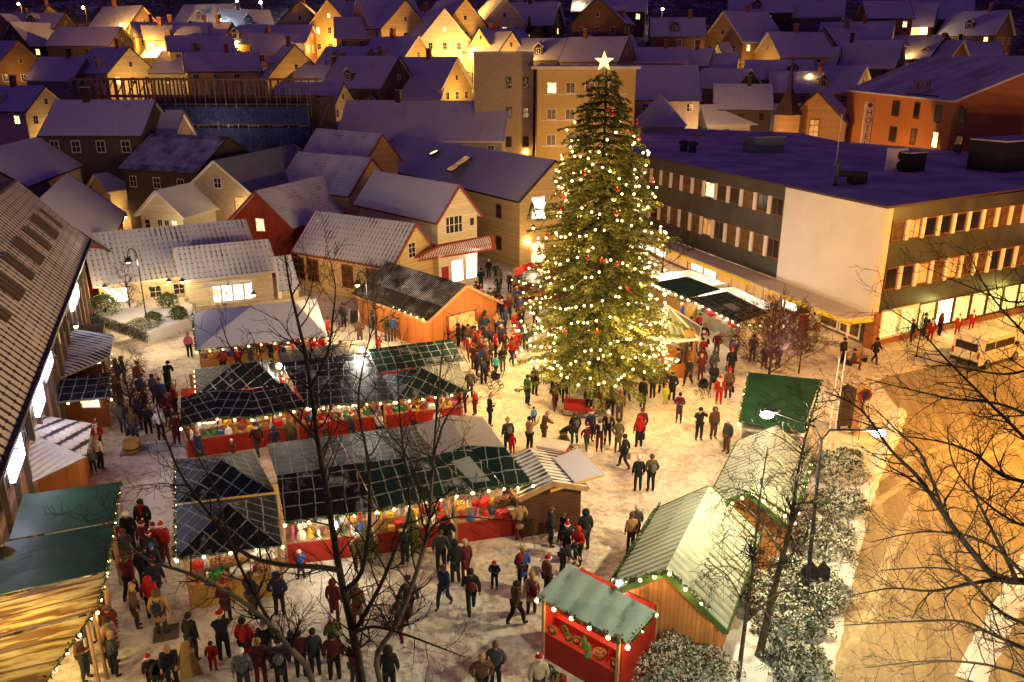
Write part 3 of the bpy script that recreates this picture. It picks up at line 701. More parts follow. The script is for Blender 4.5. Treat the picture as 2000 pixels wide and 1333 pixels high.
# unseen street light added between the blocks, hidden from the square by the roofs
for x, y, z, e, c in ((35, 92, 6, 2600, (1, .50, .14)), (33, 108, 7, 1800, (1, .50, .14)), (8, 92, 6.5, 2600, (1, .58, .2)), (-8, 96, 7, 1200, (1, .55, .2)), (-38, 90, 5, 500, (1, .5, .15)), (-33, 91, 11, 260, (1, .6, .35)), (26, 112, 8, 1500, (1, .6, .3)), (40, 60, 6, 900, (1, .5, .15))):
    lamp('lane_fill', (x, y, z), e, c, .3)
for px, py, z, e, c in ((1000, 585, 4.2, 600, (1, .62, .22)), (905, 640, 4.5, 350, (1, .66, .3)), (690, 615, 3.0, 750, (1, .62, .22)), (600, 600, 2.6, 200, (1, .62, .22)), (960, 560, 5, 750, (1, .66, .28)), (1010, 500, 5, 500, (1, .64, .24)), (560, 410, 5, 160, (1, .6, .25)), (250, 400, 4, 160, (1, .62, .2)), (480, 415, 5, 200, (1, .64, .26)), (1450, 690, 6.5, 1300, (1, .64, .42)), (1540, 690, 2.6, 260, (1, .86, .7)), (460, 590, 2.0, 90, (1, .7, .34)), (300, 618, 2.6, 260, (1, .72, .3)), (225, 600, 2.4, 180, (1, .66, .22)), (330, 460, 4, 200, (1, .66, .26)), (590, 520, 3, 90, (1, .5, .2)), (240, 460, 3, 200, (1, .6, .12)), (1240, 640, 5, 500, (1, .62, .24))):
    lamp('lane_fill', P(px, py, z), e, c, .25)  # fixtureless fill added to brighten facades, terrace and the white end wall
# ================================================================ houses round the square
W_ = lambda face, u, z, w=1.0, h=1.3, m='glass', nx=2, ny=2, fr='trim': (face, u, z, w, h, m, nx, ny, fr)
G1 = None
near_house((805, 437), (622, 414), (577, 486), 3.4, 42, wall='yellow', roof='roof_tile', verge='rtrim', over=.35, label='low yellow shop house with a tiled snowy roof, behind the dark roofed stall',
   wins=[W_('right', 7.0, 1.6, 1.3, 2.0, 'glass', 2, 3, 'wframe'), W_('right', 5.6, 1.6, 1.3, 2.0, 'glass_brown', 2, 3, 'wframe'), W_('right', 2.7, 1.6, 1.2, 2.0, 'glass_brown', 2, 3, 'wframe'), W_('right', .9, 1.6, 1.2, 2.0, 'glass_brown', 2, 3, 'wframe'), W_('near', 0, 4.2, .9, 1.3, 'glass')] if False else
   [W_('left', 10, 1.7, 1.3, 1.9, 'glass', 2, 3, 'wframe'), W_('left', 8.4, 1.7, 1.3, 1.9, 'glass_brown', 2, 3, 'wframe'), W_('left', 4.6, 1.7, 1.2, 1.9, 'glass_brown', 2, 3, 'wframe'), W_('left', 2.0, 1.7, 1.2, 1.9, 'glass_brown', 2, 3, 'wframe'), W_('near', .2, 3.9, .9, 1.3, 'glass', 2, 3)])
near_house((892, 361), (735, 335), (845, 425), 6.2, 45, wall='cream', roof='roof_grey', verge='rtrim', label='tall white boarded gable house with a red tiled shop canopy',
   wins=[W_('near', .4, 5.4, 1.9, 1.5, 'glass', 4, 2), W_('near', -1.5, 5.4, .5, .7, 'glass', 1, 1), W_('near', -1.35, 1.5, 1.3, 2.0, 'lit_w', 1, 2), W_('near', .15, 1.5, 1.3, 2.0, 'sign_w', 1, 1), W_('near', 1.45, 1.4, .9, 1.5, 'redpaint', 1, 1)])
near_house((1080, 313), (782, 265), (735, 322), 6.6, 38, wall='yellow', roof='roof_grey', verge='dtrim', label='long yellow house with skylights in its roof, left of the Christmas tree',
   wins=[W_('left', 3.4, 4.9, .9, 1.3, 'glass', 2, 2, 'wframe'), W_('left', 3.4, 1.9, .9, 1.3, 'glass', 2, 2, 'wframe'), W_('near', 1.6, 5.5, 1.6, 2.2, 'lit_w', 2, 2), W_('near', 1.6, 1.3, 1.6, 2.4, 'lit', 2, 2)])
near_house((742, 262), (622, 252), (705, 314), 8.8, 45, wall='ochre', roof='roof_thin', verge='rtrim', label='small ochre gabled house between two larger snowy roofs', wins=[W_('near', 0, 6.6, .6, .8)])
near_house((721, 309), (587, 297), (691, 379), 6.4, 42, wall='yellow', roof='roof_thin', verge='rtrim', label='yellow gabled house with one attic window behind the red barn', wins=[W_('near', 0, 6.6, .7, .9)])
near_house((502, 373), (643, 340), (575, 440), 4.8, 40, wall='red', roof='roof_thin', verge='rtrim', label='red boarded barn house with a wide dark snowy roof', wins=[W_('near', 0, 4.6, .9, 1.2, 'lit'), W_('near', 1.2, 1.2, 1.2, 2.0, 'lit_w')])
near_house((308, 372), (445, 342), (375, 414), 5.4, 38, wall='white', roof='roof_grey', verge='trim', label='white boarded house with two roof windows behind the long tiled shop', wins=[W_('near', 1.5, 4.3, .6, .9, 'glass', 1, 2), W_('near', -1.3, 4.3, .6, .9, 'lit'), W_('near', -.5, 4.2, .5, 1.2), W_('near', 0.2, 4.2, .5, 1.2)])
near_house((170, 457), (470, 430), (182, 553), 2.7, 36, wall='cream', roof='roof_tile', verge='trim', label='long low shop house under a rippled tiled roof behind the garden', wins=[W_('right', 1.2, 1.5, 1.6, 1.2, 'lit_w'), W_('right', 5.5, 1.4, .9, .9), W_('right', 3.8, 1.4, .9, .9), W_('right', 8.2, 1.4, 1.8, 1.3, 'lit_w')])
near_house((350, 484), (515, 469), (357, 541), 3.0, 36, wall='cream', roof='roof_tile', verge='trim', label='small tiled shop house with a wide display window behind the white marquee', wins=[W_('right', 3.2, 1.35, 3.3, 1.5, 'lit_w', 4, 2)])
lr = thing('lean_roof', 'narrow tiled lean to roof right of the small shop house', 'lean-to', (0, 0, 0))
q = MB(); q.slab([P(545, 570, 2.4), P(587, 566, 2.4), P(568, 498, 4.4), P(532, 502, 4.4)], .12); q.build('roof', M['roof_tile'], lr)
q = MB(); a_, b_, c_, d_ = P(550, 572, 2.35), P(583, 566, 2.35), P(566, 500, 4.25), P(536, 504, 4.25)
for k, m_ in ((a_, b_), (b_, c_), (c_, d_), (d_, a_)): q.face([(k.x, k.y, 0), (m_.x, m_.y, 0), m_, k])
q.build('wall', M['cream'], lr)
near_house((420, 314), (572, 283), (500, 372), 6.8, 36, wall='tan', roof='roof_strip', verge='trim', label='barn with a ribbed metal roof behind the white house', wins=[W_('near', 0, 7.4, .8, 1.0), W_('near', 2, 5.6, .8, 1.1), W_('near', -2, 5.6, .8, 1.1, 'lit_dim')])
near_house((440, 268), (300, 262), (265, 328), 8.3, 30, wall='dark', roof='roof_dark', verge='dtrim', label='dark house with snow melted in patches off its roof', wins=[W_(f_, u_, 6.9, .9, 1.1, 'glass', 2, 2) for f_ in ('left', 'right') for u_ in (2, 5, 8)])
near_house((100, 262), (-60, 300), (158, 320), 8.3, 34, wall='tan', roof='roof_far', verge='dtrim', label='broad roofed house at the left edge below the cream house')
near_house((298, 264), (160, 262), (250, 294), 9.2, 30, wall='ochre', roof='roof_far', verge='dtrim', label='low ochre house with a flat snowy roof left of the patchy roof')
near_house((130, 340), (70, 395), (232, 432), 4.8, 40, wall='red', roof='roof_grey', verge='dtrim', label='house with a plain slate roof just beyond the street building')
near_house((255, 333), (190, 340), (200, 372), 6.0, 34, wall='cream', roof='roof_far', verge='trim', label='little cream house with a porch lamp between darker roofs', wins=[W_('right', 1, 1.6, .9, 1.2, 'lit')])
oh = house_at((P(236, 452, .5).x, P(236, 452, .5).y, 0), rad(100), 6, 4, 2.3, 3.6, 'yellow', 'roof_red', 'small yellow outhouse brightly lit beside the white house', verge='rtrim', wins=[W_('near', 0, 1.4, .8, 1, 'glass_brown')])
# canopy roof of the white gable house's shop
cn = thing('shop_canopy', 'red tiled lean to canopy over bright shop windows', 'canopy', (0, 0, 0))
q = MB(); q.slab([P(782, 515, 2.9), P(968, 486, 2.9), P(962, 458, 4.0), P(850, 482, 4.0)], .14); q.build('roof', M['roof_red'], cn)
a, b = P(838, 560, 0), P(955, 532, 0); dsh = (b-a).normalized()
lamp('shop_lamp', a+dsh*3.5+Vector((0, -1.0, 2.5)), 60, (1, .9, .75), .4)
for p_, e_, c_ in (((930, 500, 2.6), 35, (1, .9, .75)),): lamp('shop_lamp', P(*p_), e_, c_, .3)
# roof windows
def roof_window(px, py, z, rz, L, W, lit, label, pitch):
    t = thing('skylight', label, 'skylight', P(px, py, z), rz); t.rotation_euler = (pitch, 0, rz)
    q = MB(); q.box((0, 0, .08), (W, L, .16)); q.build('frame', M['iron'], t); q = MB(); q.box((0, 0, .17), (W-.16, L-.16, .02)); q.build('pane', M[lit], t)
roof_window(848, 301, 8.6, rad(-62), 1.0, .7, 'lit', 'small lit skylight high in the long roof', rad(25))
roof_window(897, 323, 8.2, rad(-62), 2.6, 1.5, 'lit_dim', 'large lit skylight lower in the long roof', rad(30))
roof_window(399, 378, 5.6, rad(-25), 1.5, .5, 'glass_brown', 'left of the two dark narrow roof windows in the white house', rad(-20))
roof_window(417, 374, 5.6, rad(-25), 1.5, .5, 'glass_brown', 'right of the two dark narrow roof windows in the white house', rad(-20))
for px, py in ((626, 449), (679, 455)):
    t = thing('roof_cowl', 'brick vent stack on the low tiled roof, '+('left' if px < 650 else 'right')+' one of the pair', 'vent', P(px, py, 4.6), .3)
    q = MB(); q.box((0, 0, .2), (.5, .5, 1.1)); q.box((0, 0, .8), (.6, .6, .12), 1); q.build('stack', [M['brick'], M['snow']], t)
# mansard house + turret house between office building and town
near_house((1372, 205), (1560, 203), (1352, 240), 9.6, 45, zg=2.0, wall='white', roof='roof_grey', verge='trim', label='pale mansard roofed villa with many small panes right of the tree', wins=[W_('near', 0, 6.2, 1.2, 1.5, 'glass', 3, 3), W_('near', 2, 6.2, .9, 1.3, 'glass', 2, 3), W_('near', -2, 6.2, .9, 1.3, 'glass', 2, 3), W_('right', 3, 6, 1.0, 1.3), W_('right', 8, 6, 1.6, 1.3, 'glass', 3, 2)])
p = solve_far(1340, 186, 8.5)
house_at((p.x, p.y, p.z-8.5), rad(165), 6.5, 6.5, 5.0, 8.5, 'white', 'roof_far', 'small square white house with a pyramid roof beside the tree', hip=3.2, base=4, wins=[W_('left', 1.6, 3.4, 1.1, 1.5, 'glass', 3, 3), W_('left', 4.4, 3.4, 1.1, 1.5, 'glass', 3, 3)])
# ================================================================ the town on the hill
LAB = {'yellow': 'yellow', 'cream': 'cream', 'white': 'white', 'ochre': 'ochre', 'tan': 'tan', 'grey': 'grey', 'brown': 'brown', 'dark': 'dark', 'red': 'red', 'orange': 'orange', 'yrender': 'yellow rendered', 'green': 'green', 'brick': 'brick'}
far = [ # px, py of the near ridge end, ridge azimuth from straight ahead, width, length, wall, lit windows, height, what sets it apart
 (277, 11, -60, 8, 11, 'ochre', 0, 8, 'top left, beneath a street lamp'), (257, 43, 62, 5, 9, 'yellow', 0, 8, 'first of the steep lamplit gables at the left'), (277, 50, 62, 5, 9, 'yellow', 0, 8, 'second of the steep lamplit gables at the left'),
 (292, 45, 62, 5, 9, 'yellow', 0, 8, 'third of the steep lamplit gables at the left'), (325, 70, 66, 5, 10, 'yellow', 0, 8, 'fourth of the steep lamplit gables, under the lamp'), (358, 102, 66, 5, 11, 'yellow', 0, 7.5, 'nearest of the steep lamplit gables'),
 (373, 42, 10, 7, 9, 'yellow', 0, 7, 'wide lamplit gable above the row of steep ones'), (250, 92, -52, 8, 11, 'cream', 1, 8, 'with one window lit over the timber frame'),
 (235, 53, -80, 8, 12, 'dark', 0, 6.5, 'long roof left of the lamplit alley'), (20, 43, 25, 8, 9, 'dark', 2, 7, 'with two small lit windows at the left edge'), (33, 80, -48, 9, 10, 'brown', 0, 7.5, 'brown gable at the left edge'),
 (165, 112, -72, 7, 9, 'grey', 0, 6, 'low roof beneath the long dark one'), (3, 28, 15, 6, 8, 'ochre', 1, 7, 'under the lamp in the top left corner'), (95, 10, -30, 5, 8, 'yellow', 0, 6.5, 'tiny lit gable in the top left corner'), (125, 26, -82, 7, 13, 'dark', 0, 6, 'dark roof under the tiny lit gable'),
 (84, 168, -80, 8, 9, 'cream', 2, 10, 'broad cream house with two lit windows at the left edge'),
 (583, 3, -6, 9, 10, 'tan', 1, 9, 'tan gable with one lit window left of the bright alley'), (655, 34, 80, 8, 14, 'ochre', 0, 8, 'long roofed house in the bright alley'),
 (790, 0, -42, 10, 10, 'yellow', 0, 11, 'tall yellow house with arched windows'), (867, 18, -32, 9, 10, 'white', 2, 10, 'half timbered pale house lit from a cool lamp'), (908, -4, -32, 9, 10, 'yellow', 1, 11, 'tall yellow gable at the top behind the pale one'),
 (575, 87, -24, 9, 10, 'yellow', 2, 9, 'yellow gable with a bright cross window'), (816, 71, -48, 8, 11, 'yellow', 0, 8, 'yellow gable under a lamp near the grey tower'), (722, 91, -60, 7, 9, 'yellow', 0, 6, 'low yellow gable behind the dark barn'),
 (777, 110, -60, 9, 11, 'dark', 0, 9, 'dark ochre gable left of the grey tower'), (891, 112, -58, 8, 10, 'yellow', 0, 8, 'yellow gable with a row of windows by the grey tower'), (939, 55, 52, 5, 9, 'yellow', 0, 7, 'narrow yellow gable above the grey tower'),
 (998, 62, -45, 6, 9, 'cream', 0, 7, 'cream gable above the yellow block'), (985, -4, -20, 8, 9, 'cream', 2, 10, 'cream house with lit windows at the top centre'), (608, 49, -84, 8, 13, 'brown', 0, 6, 'long brown roof left of the cross window house'),
 (668, 162, -80, 8, 9, 'cream', 0, 8, 'cream walled house behind the scaffold end'), (722, 188, 8, 5, 7, 'dark', 0, 5, 'narrow outhouse roof in the middle of the old roofs'), (679, 239, -62, 5, 8, 'white', 0, 6, 'small white gable among dark roofs'),
 (802, 240, -86, 7, 11, 'grey', 0, 6, 'grey ridge beside the small white gable'), (990, 198, -84, 11, 20, 'grey', 0, 9, 'wide pale roof left of the yellow block'), (640, 232, -70, 7, 8, 'tan', 0, 7, 'low roof right of the scaffold'),
 (1118, 75, -72, 7, 14, 'dark', 0, 6, 'long dark house just above the yellow block'), (1225, 72, -62, 8, 10, 'ochre', 2, 8, 'ochre gable right of the star'), (1150, 68, 70, 5, 8, 'yellow', 0, 6, 'little lamplit gable left of the star'),
 (1338, 93, -84, 6, 13, 'red', 2, 5.5, 'low red house with two bright windows'), (1392, 95, -62, 5, 8, 'red', 0, 5.5, 'low red gable with a lamp'), (1374, 35, -84, 9, 9, 'brown', 2, 8, 'brown hillside house with two bright windows'),
 (1415, 22, 60, 10, 10, 'ochre', 1, 10, 'big plain house on the hillside'), (1405, 83, 72, 6, 11, 'tan', 0, 5.5, 'long low roof under the big plain house'), (1360, 128, -86, 11, 22, 'tan', 0, 10, 'huge roofed house right of the tree top'),
 (1465, 135, -30, 6, 10, 'brown', 0, 6.5, 'small brown gable right of the huge roof'), (1502, 63, 74, 8, 10, 'yellow', 2, 8.5, 'yellow gable at the right with a lamp at its foot'), (1538, 92, 72, 5, 8, 'orange', 0, 5, 'tiny orange lit gable'),
 (1613, 55, 66, 7, 11, 'tan', 0, 7.5, 'tan gable with two dark windows'), (1745, 42, -62, 8, 12, 'tan', 1, 8, 'tan house with a yellow lit side'), (1772, 2, -84, 9, 8, 'brick', 4, 9, 'tall brick house with small bright windows'),
 (1830, 6, -60, 9, 9, 'cream', 3, 8, 'house with a brightly lit veranda'), (1848, 68, -30, 8, 12, 'brown', 0, 7, 'brown twin gable, left'), (1880, 79, -30, 7, 12, 'brick', 0, 7, 'brick twin gable, right'), (1950, 82, -80, 7, 9, 'dark', 0, 6, 'dark flat house at the right edge'),
 (1762, 79, -55, 8, 12, 'dark', 0, 8, 'dark house behind the hotel'), (1690, 130, -45, 7, 9, 'tan', 1, 7, 'tan gable left of the hotel roof'), (1640, 92, -62, 6, 9, 'dark', 0, 6.5, 'small dark gable in the right town'), (1584, 118, -82, 7, 10, 'dark', 0, 6, 'low roof behind the turret'),
 (1660, 140, -82, 7, 12, 'ochre', 0, 6, 'lamplit low roof left of the hotel'), (1505, 165, -80, 8, 8, 'dark', 0, 6, 'plain roof left of the turret'), (1440, 105, -70, 6, 9, 'dark', 0, 5, 'dark low house with a chimney'),
 (1168, -6, 20, 9, 9, 'brown', 2, 12, 'tall dark house above the star'), (1262, -8, -80, 7, 14, 'dark', 5, 7, 'long house with a row of lit windows at the top'), (1090, 4, -70, 8, 12, 'dark', 1, 7, 'dark house at the top centre'),
 (460, 8, -70, 8, 12, 'brown', 0, 6, 'brown roof at the top left of the bright alley'), (430, 18, 60, 7, 9, 'dark', 0, 6, 'dark roof near a cool lamp'), (700, -6, 60, 9, 10, 'yrender', 1, 11, 'bright yellow house in the lamplit alley'), (640, -2, 20, 8, 9, 'yrender', 2, 10, 'yellow house at the head of the lamplit alley'),
 (520, 52, -80, 7, 11, 'tan', 0, 6, 'roof with a chimney left of the cross window house'), (1545, -8, -80, 8, 12, 'dark', 1, 7, 'dark house at the top right'), (1650, -6, -70, 8, 12, 'grey', 0, 7, 'snowy roofed house at the top right'), (1900, -4, -70, 8, 12, 'dark', 0, 8, 'dark house in the top right corner'), (1970, 20, -40, 9, 10, 'brown', 1, 9, 'house at the right edge with a lit window'),
 (450, 44, -72, 7, 9, 'ochre', 1, 7, 'roof by the lamp right of the steep gables'), (490, 66, 70, 6, 8, 'yellow', 0, 6, 'lamplit yellow side wall right of the steep gables'), (410, 76, -82, 8, 10, 'dark', 0, 6, 'snowy roof under the wide gable'), (465, 100, -82, 9, 13, 'grey', 0, 6, 'large dim roof above the timber frame'),
 (1030, 30, -80, 7, 12, 'dark', 1, 6, 'roof right of the cream top house'), (1290, 50, 60, 7, 9, 'dark', 0, 6, 'plain dark house beside the brown one'), (700, 128, -75, 7, 10, 'dark', 0, 6.5, 'dark roof in front of the low yellow gable'),
 (640, 118, 70, 6, 9, 'brown', 0, 6, 'low brown house right of the cross window'), (870, 150, -80, 7, 9, 'green', 0, 5.5, 'greenish low house left of the grey tower'),
]
hg = 'houses of the town on the hill'
for i, (px, py, az, W, L, wall, lit, hh, desc) in enumerate(far):
    p = solve_far(px, py, hh); gz = terr(p.y, p.x); hr = p.z-gz; rr = random.Random(i*13+5)
    ang = math.pi/2-rad(az); ze = hr-W/2*math.tan(rad(rr.uniform(41, 47)))
    if abs(az) > 75: ze = hr-W/2*math.tan(rad(rr.uniform(34, 40)))
    ze = max(2.2, ze)
    wins = []; k = 0; nw = 2 if W < 7 else 3
    for fl, z in enumerate([z_ for z_ in (ze-1.3, ze-4.0) if z_ > .3]):
        for j in range(nw):
            u = (j-(nw-1)/2)*W/(nw+.3); wins.append(W_('near', u, z, .85, 1.15, 'glass', 2, 2, 'trim' if wall != 'dark' else 'wframe'))
    side = 'right' if az < 0 else 'left'
    side = 'right' if math.sin(ang-math.pi/2) >= 0 else 'left'   # the long side that looks to the camera
    side = 'left' if az < 0 else 'right'
    for j in range(max(2, int(L/3.2))): wins.append(W_(side, 1.3+j*3.0, ze-1.2 if ze > 2.6 else 1.4, .85, 1.1, 'glass', 2, 2, 'trim' if wall != 'dark' else 'wframe'))
    if hr-ze > 2.2: wins.append(W_('near', 0, ze+(hr-ze)*.3, .6, .75, 'glass', 1, 2))
    idx = list(range(len(wins))); rr.shuffle(idx)
    for j in idx[:min(lit, len(idx))]: w0 = list(wins[j]); w0[5] = 'lit'; wins[j] = tuple(w0)
    wins = [w0 for w0 in wins if w0[1] < L-.6 and (w0[0] != 'near' or abs(w0[1]) < W/2-.4)]
    HT = house_at((p.x, p.y, gz), ang, L, W, ze, hr, wall, 'roof_far', LAB[wall]+' town house: '+desc, hg, 'town_house', 'house', wins=wins,
             chimney=[rr.uniform(.25, .75)] if rr.random() < .75 else None, verge='dtrim' if rr.random() < .6 else 'trim', base=5, over=.3)
    if rr.random() < .45 and L > 7.5 and W >= 7:
        sgn = 1 if side == 'left' else -1; u = L*rr.uniform(.3, .65); sl = (hr-ze)/(W/2); y0 = sgn*W*.40; zb = hr-abs(y0)*sl; dq = MB(); dq.box((u, sgn*W*.29, zb+.45), (1.5, W*.24, 1.5)); t_ = bpy.data.objects[HT.name]; dm = dq.build('dormer', M[wall], t_)
        dq = MB(); yf, yb = sgn*(W*.41+.15), sgn*W*.10; zt = zb+1.2; dq.slab([(u-.95, yf, zt-.05), (u, yf, zt+.75), (u, yb, zt+.75), (u-.95, yb, zt-.05)], .1); dq.slab([(u+.95, yf, zt-.05), (u, yf, zt+.75), (u, yb, zt+.75), (u+.95, yb, zt-.05)], .1); dq.build('dormer_roof', M['roof_far'], dm)
        window(dm, (u, sgn*W*.41, zb+.55), sgn*math.pi/2, .8, .9, 'glass', 2, 2)
    if wall not in ('dark',) and (rr.random() < .7 or (480 < px < 1010 and py < 130)):
        nd = Vector((-math.cos(ang), -math.sin(ang), 0)); e_ = 900 if (480 < px < 1010 and py < 130) else 420 if px < 500 else 200
        q_ = Vector((p.x, p.y, 0))+nd*3.2+Vector((R.uniform(-1, 1), -1, 0)); lamp('lane_fill', (q_.x, q_.y, terr(q_.y, q_.x)+3.2), e_, (1, .52, .12), .2)  # warm fill added before the gable, without a fixture
q_ = AY(298, 196, 88); house_at((q_.x, q_.y, 1.5), math.pi, 9.6, 8.5, q_.z-1.5-3.0, q_.z-1.5, 'dark', 'roof_far', 'dark house with a wide snowy mansard roof before the timber frame', verge='dtrim', base=3, chimney=[.7], wins=[W_('left', u_, q_.z-5.8, .9, 1.2) for u_ in (1.5, 4, 6.5, 8.6)])
q_ = AY(352, 216, 90); house_at((q_.x, q_.y, 1.5), math.pi, 2.6, 6, q_.z-1.5-2.6, q_.z-1.5, 'dark', 'roof_far', 'lean snowy roof between the mansard house and the scaffold', verge='dtrim', base=3)
# timber gabled house with a turret
p = solve_far(1598, 180, 9); gz = terr(p.y, p.x)
house_at((p.x, p.y, gz), rad(90-25), 12, 8, 5.2, 9, 'ochre', 'roof_far', 'ochre house with a timber framed gable left of the hotel', None, wins=[W_('near', 0, 4.2, 1.3, 2.6, 'lit_dim', 2, 3, 'wframe'), W_('near', -2.4, 1.6, 1, 1.2, 'lit_dim'), W_('near', 2.4, 1.6, 1, 1.2)], verge='dtrim', base=4)
tu = thing('turret', 'little square turret with a needle spire left of the timber gable', 'turret', (p.x-3.6, p.y+.5, gz), 0)
q = MB(); q.box((0, 0, 2.5), (2.6, 2.6, 7)); q.build('wall', M['ochre'], tu)
q = MB(); q.lathe([(2.1, 6.0), (1.3, 7.2), (.35, 9.4), (.08, 13.0), (0, 13.1)], 4); q.build('spire', M['dtrim'], tu)
# ---------------------------------------------------------------- street lamps in the town
def town_lamp(px, py, hgt, e, col, label, kind='sodium'):
    p = solve_far(px, py, hgt); gz = terr(p.y, p.x); t = thing('street_lamp', label, 'street lamp', (p.x, p.y, gz), 0, 'street lamps in the town')
    h = p.z-gz; q = MB(); q.tube([(0, 0, 0), (0, 0, h-.2), (0, -.35, h), (0, -.7, h)], [.09, .06, .05, .05], 6); q.build('pole', M['iron'], t)
    q = MB(); q.box((0, -.8, h+.05), (.3, .6, .1)); hd = q.build('head', M['iron'], t)
    q = MB(); q.ball((0, -.8, h-.10), .27, 8, 6); q.build('bulb', M[kind], hd)
    lamp('street_light', (p.x, p.y-.8, p.z-.6), e*1.8, col, .25)
SO = (1, .46, .07); WA = (1, .70, .36); CO = (.75, .95, 1)
for a in ((40, 8, 5, 500, SO, 'lamp post in the top left corner'), (166, 15, 5, 500, SO, 'lamp right of the top left corner'), (240, 48, 6, 2200, SO, 'bright lamp at the top of the steep gable row'),
          (252, 62, 4, 900, SO, 'lamp just below the first steep gable'), (302, 87, 6, 3200, SO, 'brightest lamp in the row of steep gables'), (432, 39, 5, 350, CO, 'small cool lamp near the top left'), (465, 2, 5, 300, CO, 'cool lamp at the top edge'),
          (511, 5, 5, 350, CO, 'cool lamp beside dark trees at the top'), (635, 38, 6, 2800, SO, 'bright lamp in the alley'), (648, 14, 5, 1800, SO, 'farther lamp in the alley'), (762, 45, 6, 2200, SO, 'lamp on the tall yellow house'), (904, 17, 7, 1800, SO, 'lamp before the tall yellow gable'),
          (852, 73, 5, 1300, SO, 'lamp on a low post by the pale house'), (889, 71, 4, 700, CO, 'cool lamp by the pale house door'), (922, 102, 5, 900, SO, 'lamp at the grey tower'), (465, 83, 4, 900, SO, 'lamp right of the steep gables'), (440, 90, 3, 500, SO, 'low lamp at the end of the steep gables'),
          (1578, 148, 5, 1300, SO, 'lamp behind the turret'), (1678, 88, 4, 700, SO, 'lamp left of the tan house'), (1502, 114, 3, 400, SO, 'lamp at the foot of the right yellow gable'), (1797, 59, 4, 300, WA, 'pale lamp by the brick house'), (1832, 27, 3, 500, WA, 'lamp on the lit veranda'), (1325, 120, 3, 150, SO, 'low lamp at the red gable'),
          (1128, 6, 5, 200, WA, 'lamp at the top above the star'), (1293, 18, 4, 150, WA, 'lamp in the row of lit windows')):
    town_lamp(*a[:5], label='street '+a[5] if not a[5].startswith('lamp') else 'street '+a[5], kind='cool' if a[4] is CO else 'sodium')
def wall_lamp(px, py, z, e, col, label, dist_=None):
    p = P(px, py, z) if dist_ is None else AY(px, py, dist_)
    t = thing('wall_lamp', label, 'lamp', p, 0, 'lamps on walls'); q = MB(); q.ball((0, 0, 0), .14, 8, 6); q.build('bulb', M['bulb'], t); q = MB(); q.lathe([(.02, .3), (.2, .12), (.22, .08)], 8); q.bar((0, 0, .28), (0, .3, .28), .04); q.build('shade', M['iron'], t)
    lamp('lamp_light', p+Vector((0, -.5, -.1)), e*1.8, col, .15)
AM = (1, .58, .20)
for a in ((228, 357, 3.0, 60, AM, 'lamp on the little cream house'), (718, 514, 2.9, 75, WA, 'lamp on the low yellow shop house behind the bare tree'), (1042, 446, 4.6, 75, WA, 'lamp on the yellow house beside its hanging wreath'), (148, 638, 3.0, 55, AM, 'lamp over the dark roofed hut'),
          (205, 563, 2.4, 60, AM, 'left lamp under the long tiled roof'), (330, 552, 2.2, 60, AM, 'lamp beside the wreaths under the tiled roof'), (356, 552, 2.6, 30, WA, 'lamp at the corner of the small shop house'), (160, 592, 2.6, 45, AM, 'lamp at the terrace end'),
          (372, 438, 3.2, 60, AM, 'lamp on the side of the white house'), (245, 425, 3.2, 110, AM, 'lamp on the small yellow outhouse'), (495, 577, 2.2, 40, WA, 'lamp right of the display window'), (600, 300, 4, 60, AM, 'lamp at the foot of the scaffold'), (1030, 470, 2.6, 60, AM, 'lamp in the doorway of the long yellow house')):
    wall_lamp(a[0], a[1], a[2], a[3], a[4], a[5])
# ================================================================ light strings, garlands
BULB = {}
def bulb_mesh(r, m):
    if (r, m) not in BULB: q = MB(); q.ball((0, 0, 0), r, 8, 6); BULB[r, m] = q.mesh('bulb', M[m], True)
    return BULB[r, m]
def light_string(label, pts, gap=.72, r=.062, m='bulb', e=13, every=2, sag=.05, col=(1, .56, .19), garland=True, glab=None, off=(0, 0, 0), group='light strings on the stalls'):
    pts = [Vector(p)+Vector(off) for p in pts]; o = pts[0]
    t = thing('light_string', label, 'fairy lights', o, 0, group); line = []; 
    for a, b in zip(pts, pts[1:]):
        k = max(1, round((b-a).length/gap))
        for i in range(k): line.append(a.lerp(b, i/k))
    line.append(pts[-1]); cab = []
    for a, b in zip(line, line[1:]): cab += [a-o, (a+b)/2-o-Vector((0, 0, sag))]
    cab.append(line[-1]-o); q = MB(); q.tube(cab, .012, 3); q.build('cable', M['cable'], t)
    me = bulb_mesh(r, m)
    for i, p in enumerate(line[:100]):
        put('bulb', me, t, p-o-Vector((0, 0, .07)))
        if e and i % every == every//2: lamp('bulb_light', p-Vector((0, 0, .22)), e, col, .10)
    if garland:
        g_ = tag(spiky_line(line, .14, int(len(line)*gap*38)), glab or 'green fir garland along the eave carrying the '+label.split(' of ')[0].split(' along ')[0], 'garland', 'fir garlands on the stalls')
    return t
def spiky_line(line, r, n):
    o = line[0]; q = MB(); rr = random.Random(len(line)*7+n)
    for i in range(n):
        k = rr.random()*(len(line)-1); a, b = line[int(k)], line[min(int(k)+1, len(line)-1)]; p = a.lerp(b, k-int(k))-o+Vector((0, 0, .02))
        d = Vector((rr.gauss(0, 1), rr.gauss(0, 1), rr.gauss(0, 1))).normalized()*r*rr.uniform(.6, 1.2); s = Vector((rr.gauss(0, 1), rr.gauss(0, 1), rr.gauss(0, 1))).cross(d).normalized()*.022
        q.face([p-s, p+s, p+d*.6+s*1.2, p+d, p+d*.6-s*1.2])
    ob_ = q.build('fir_garland', M['garland']); ob_.location = o
    return ob_
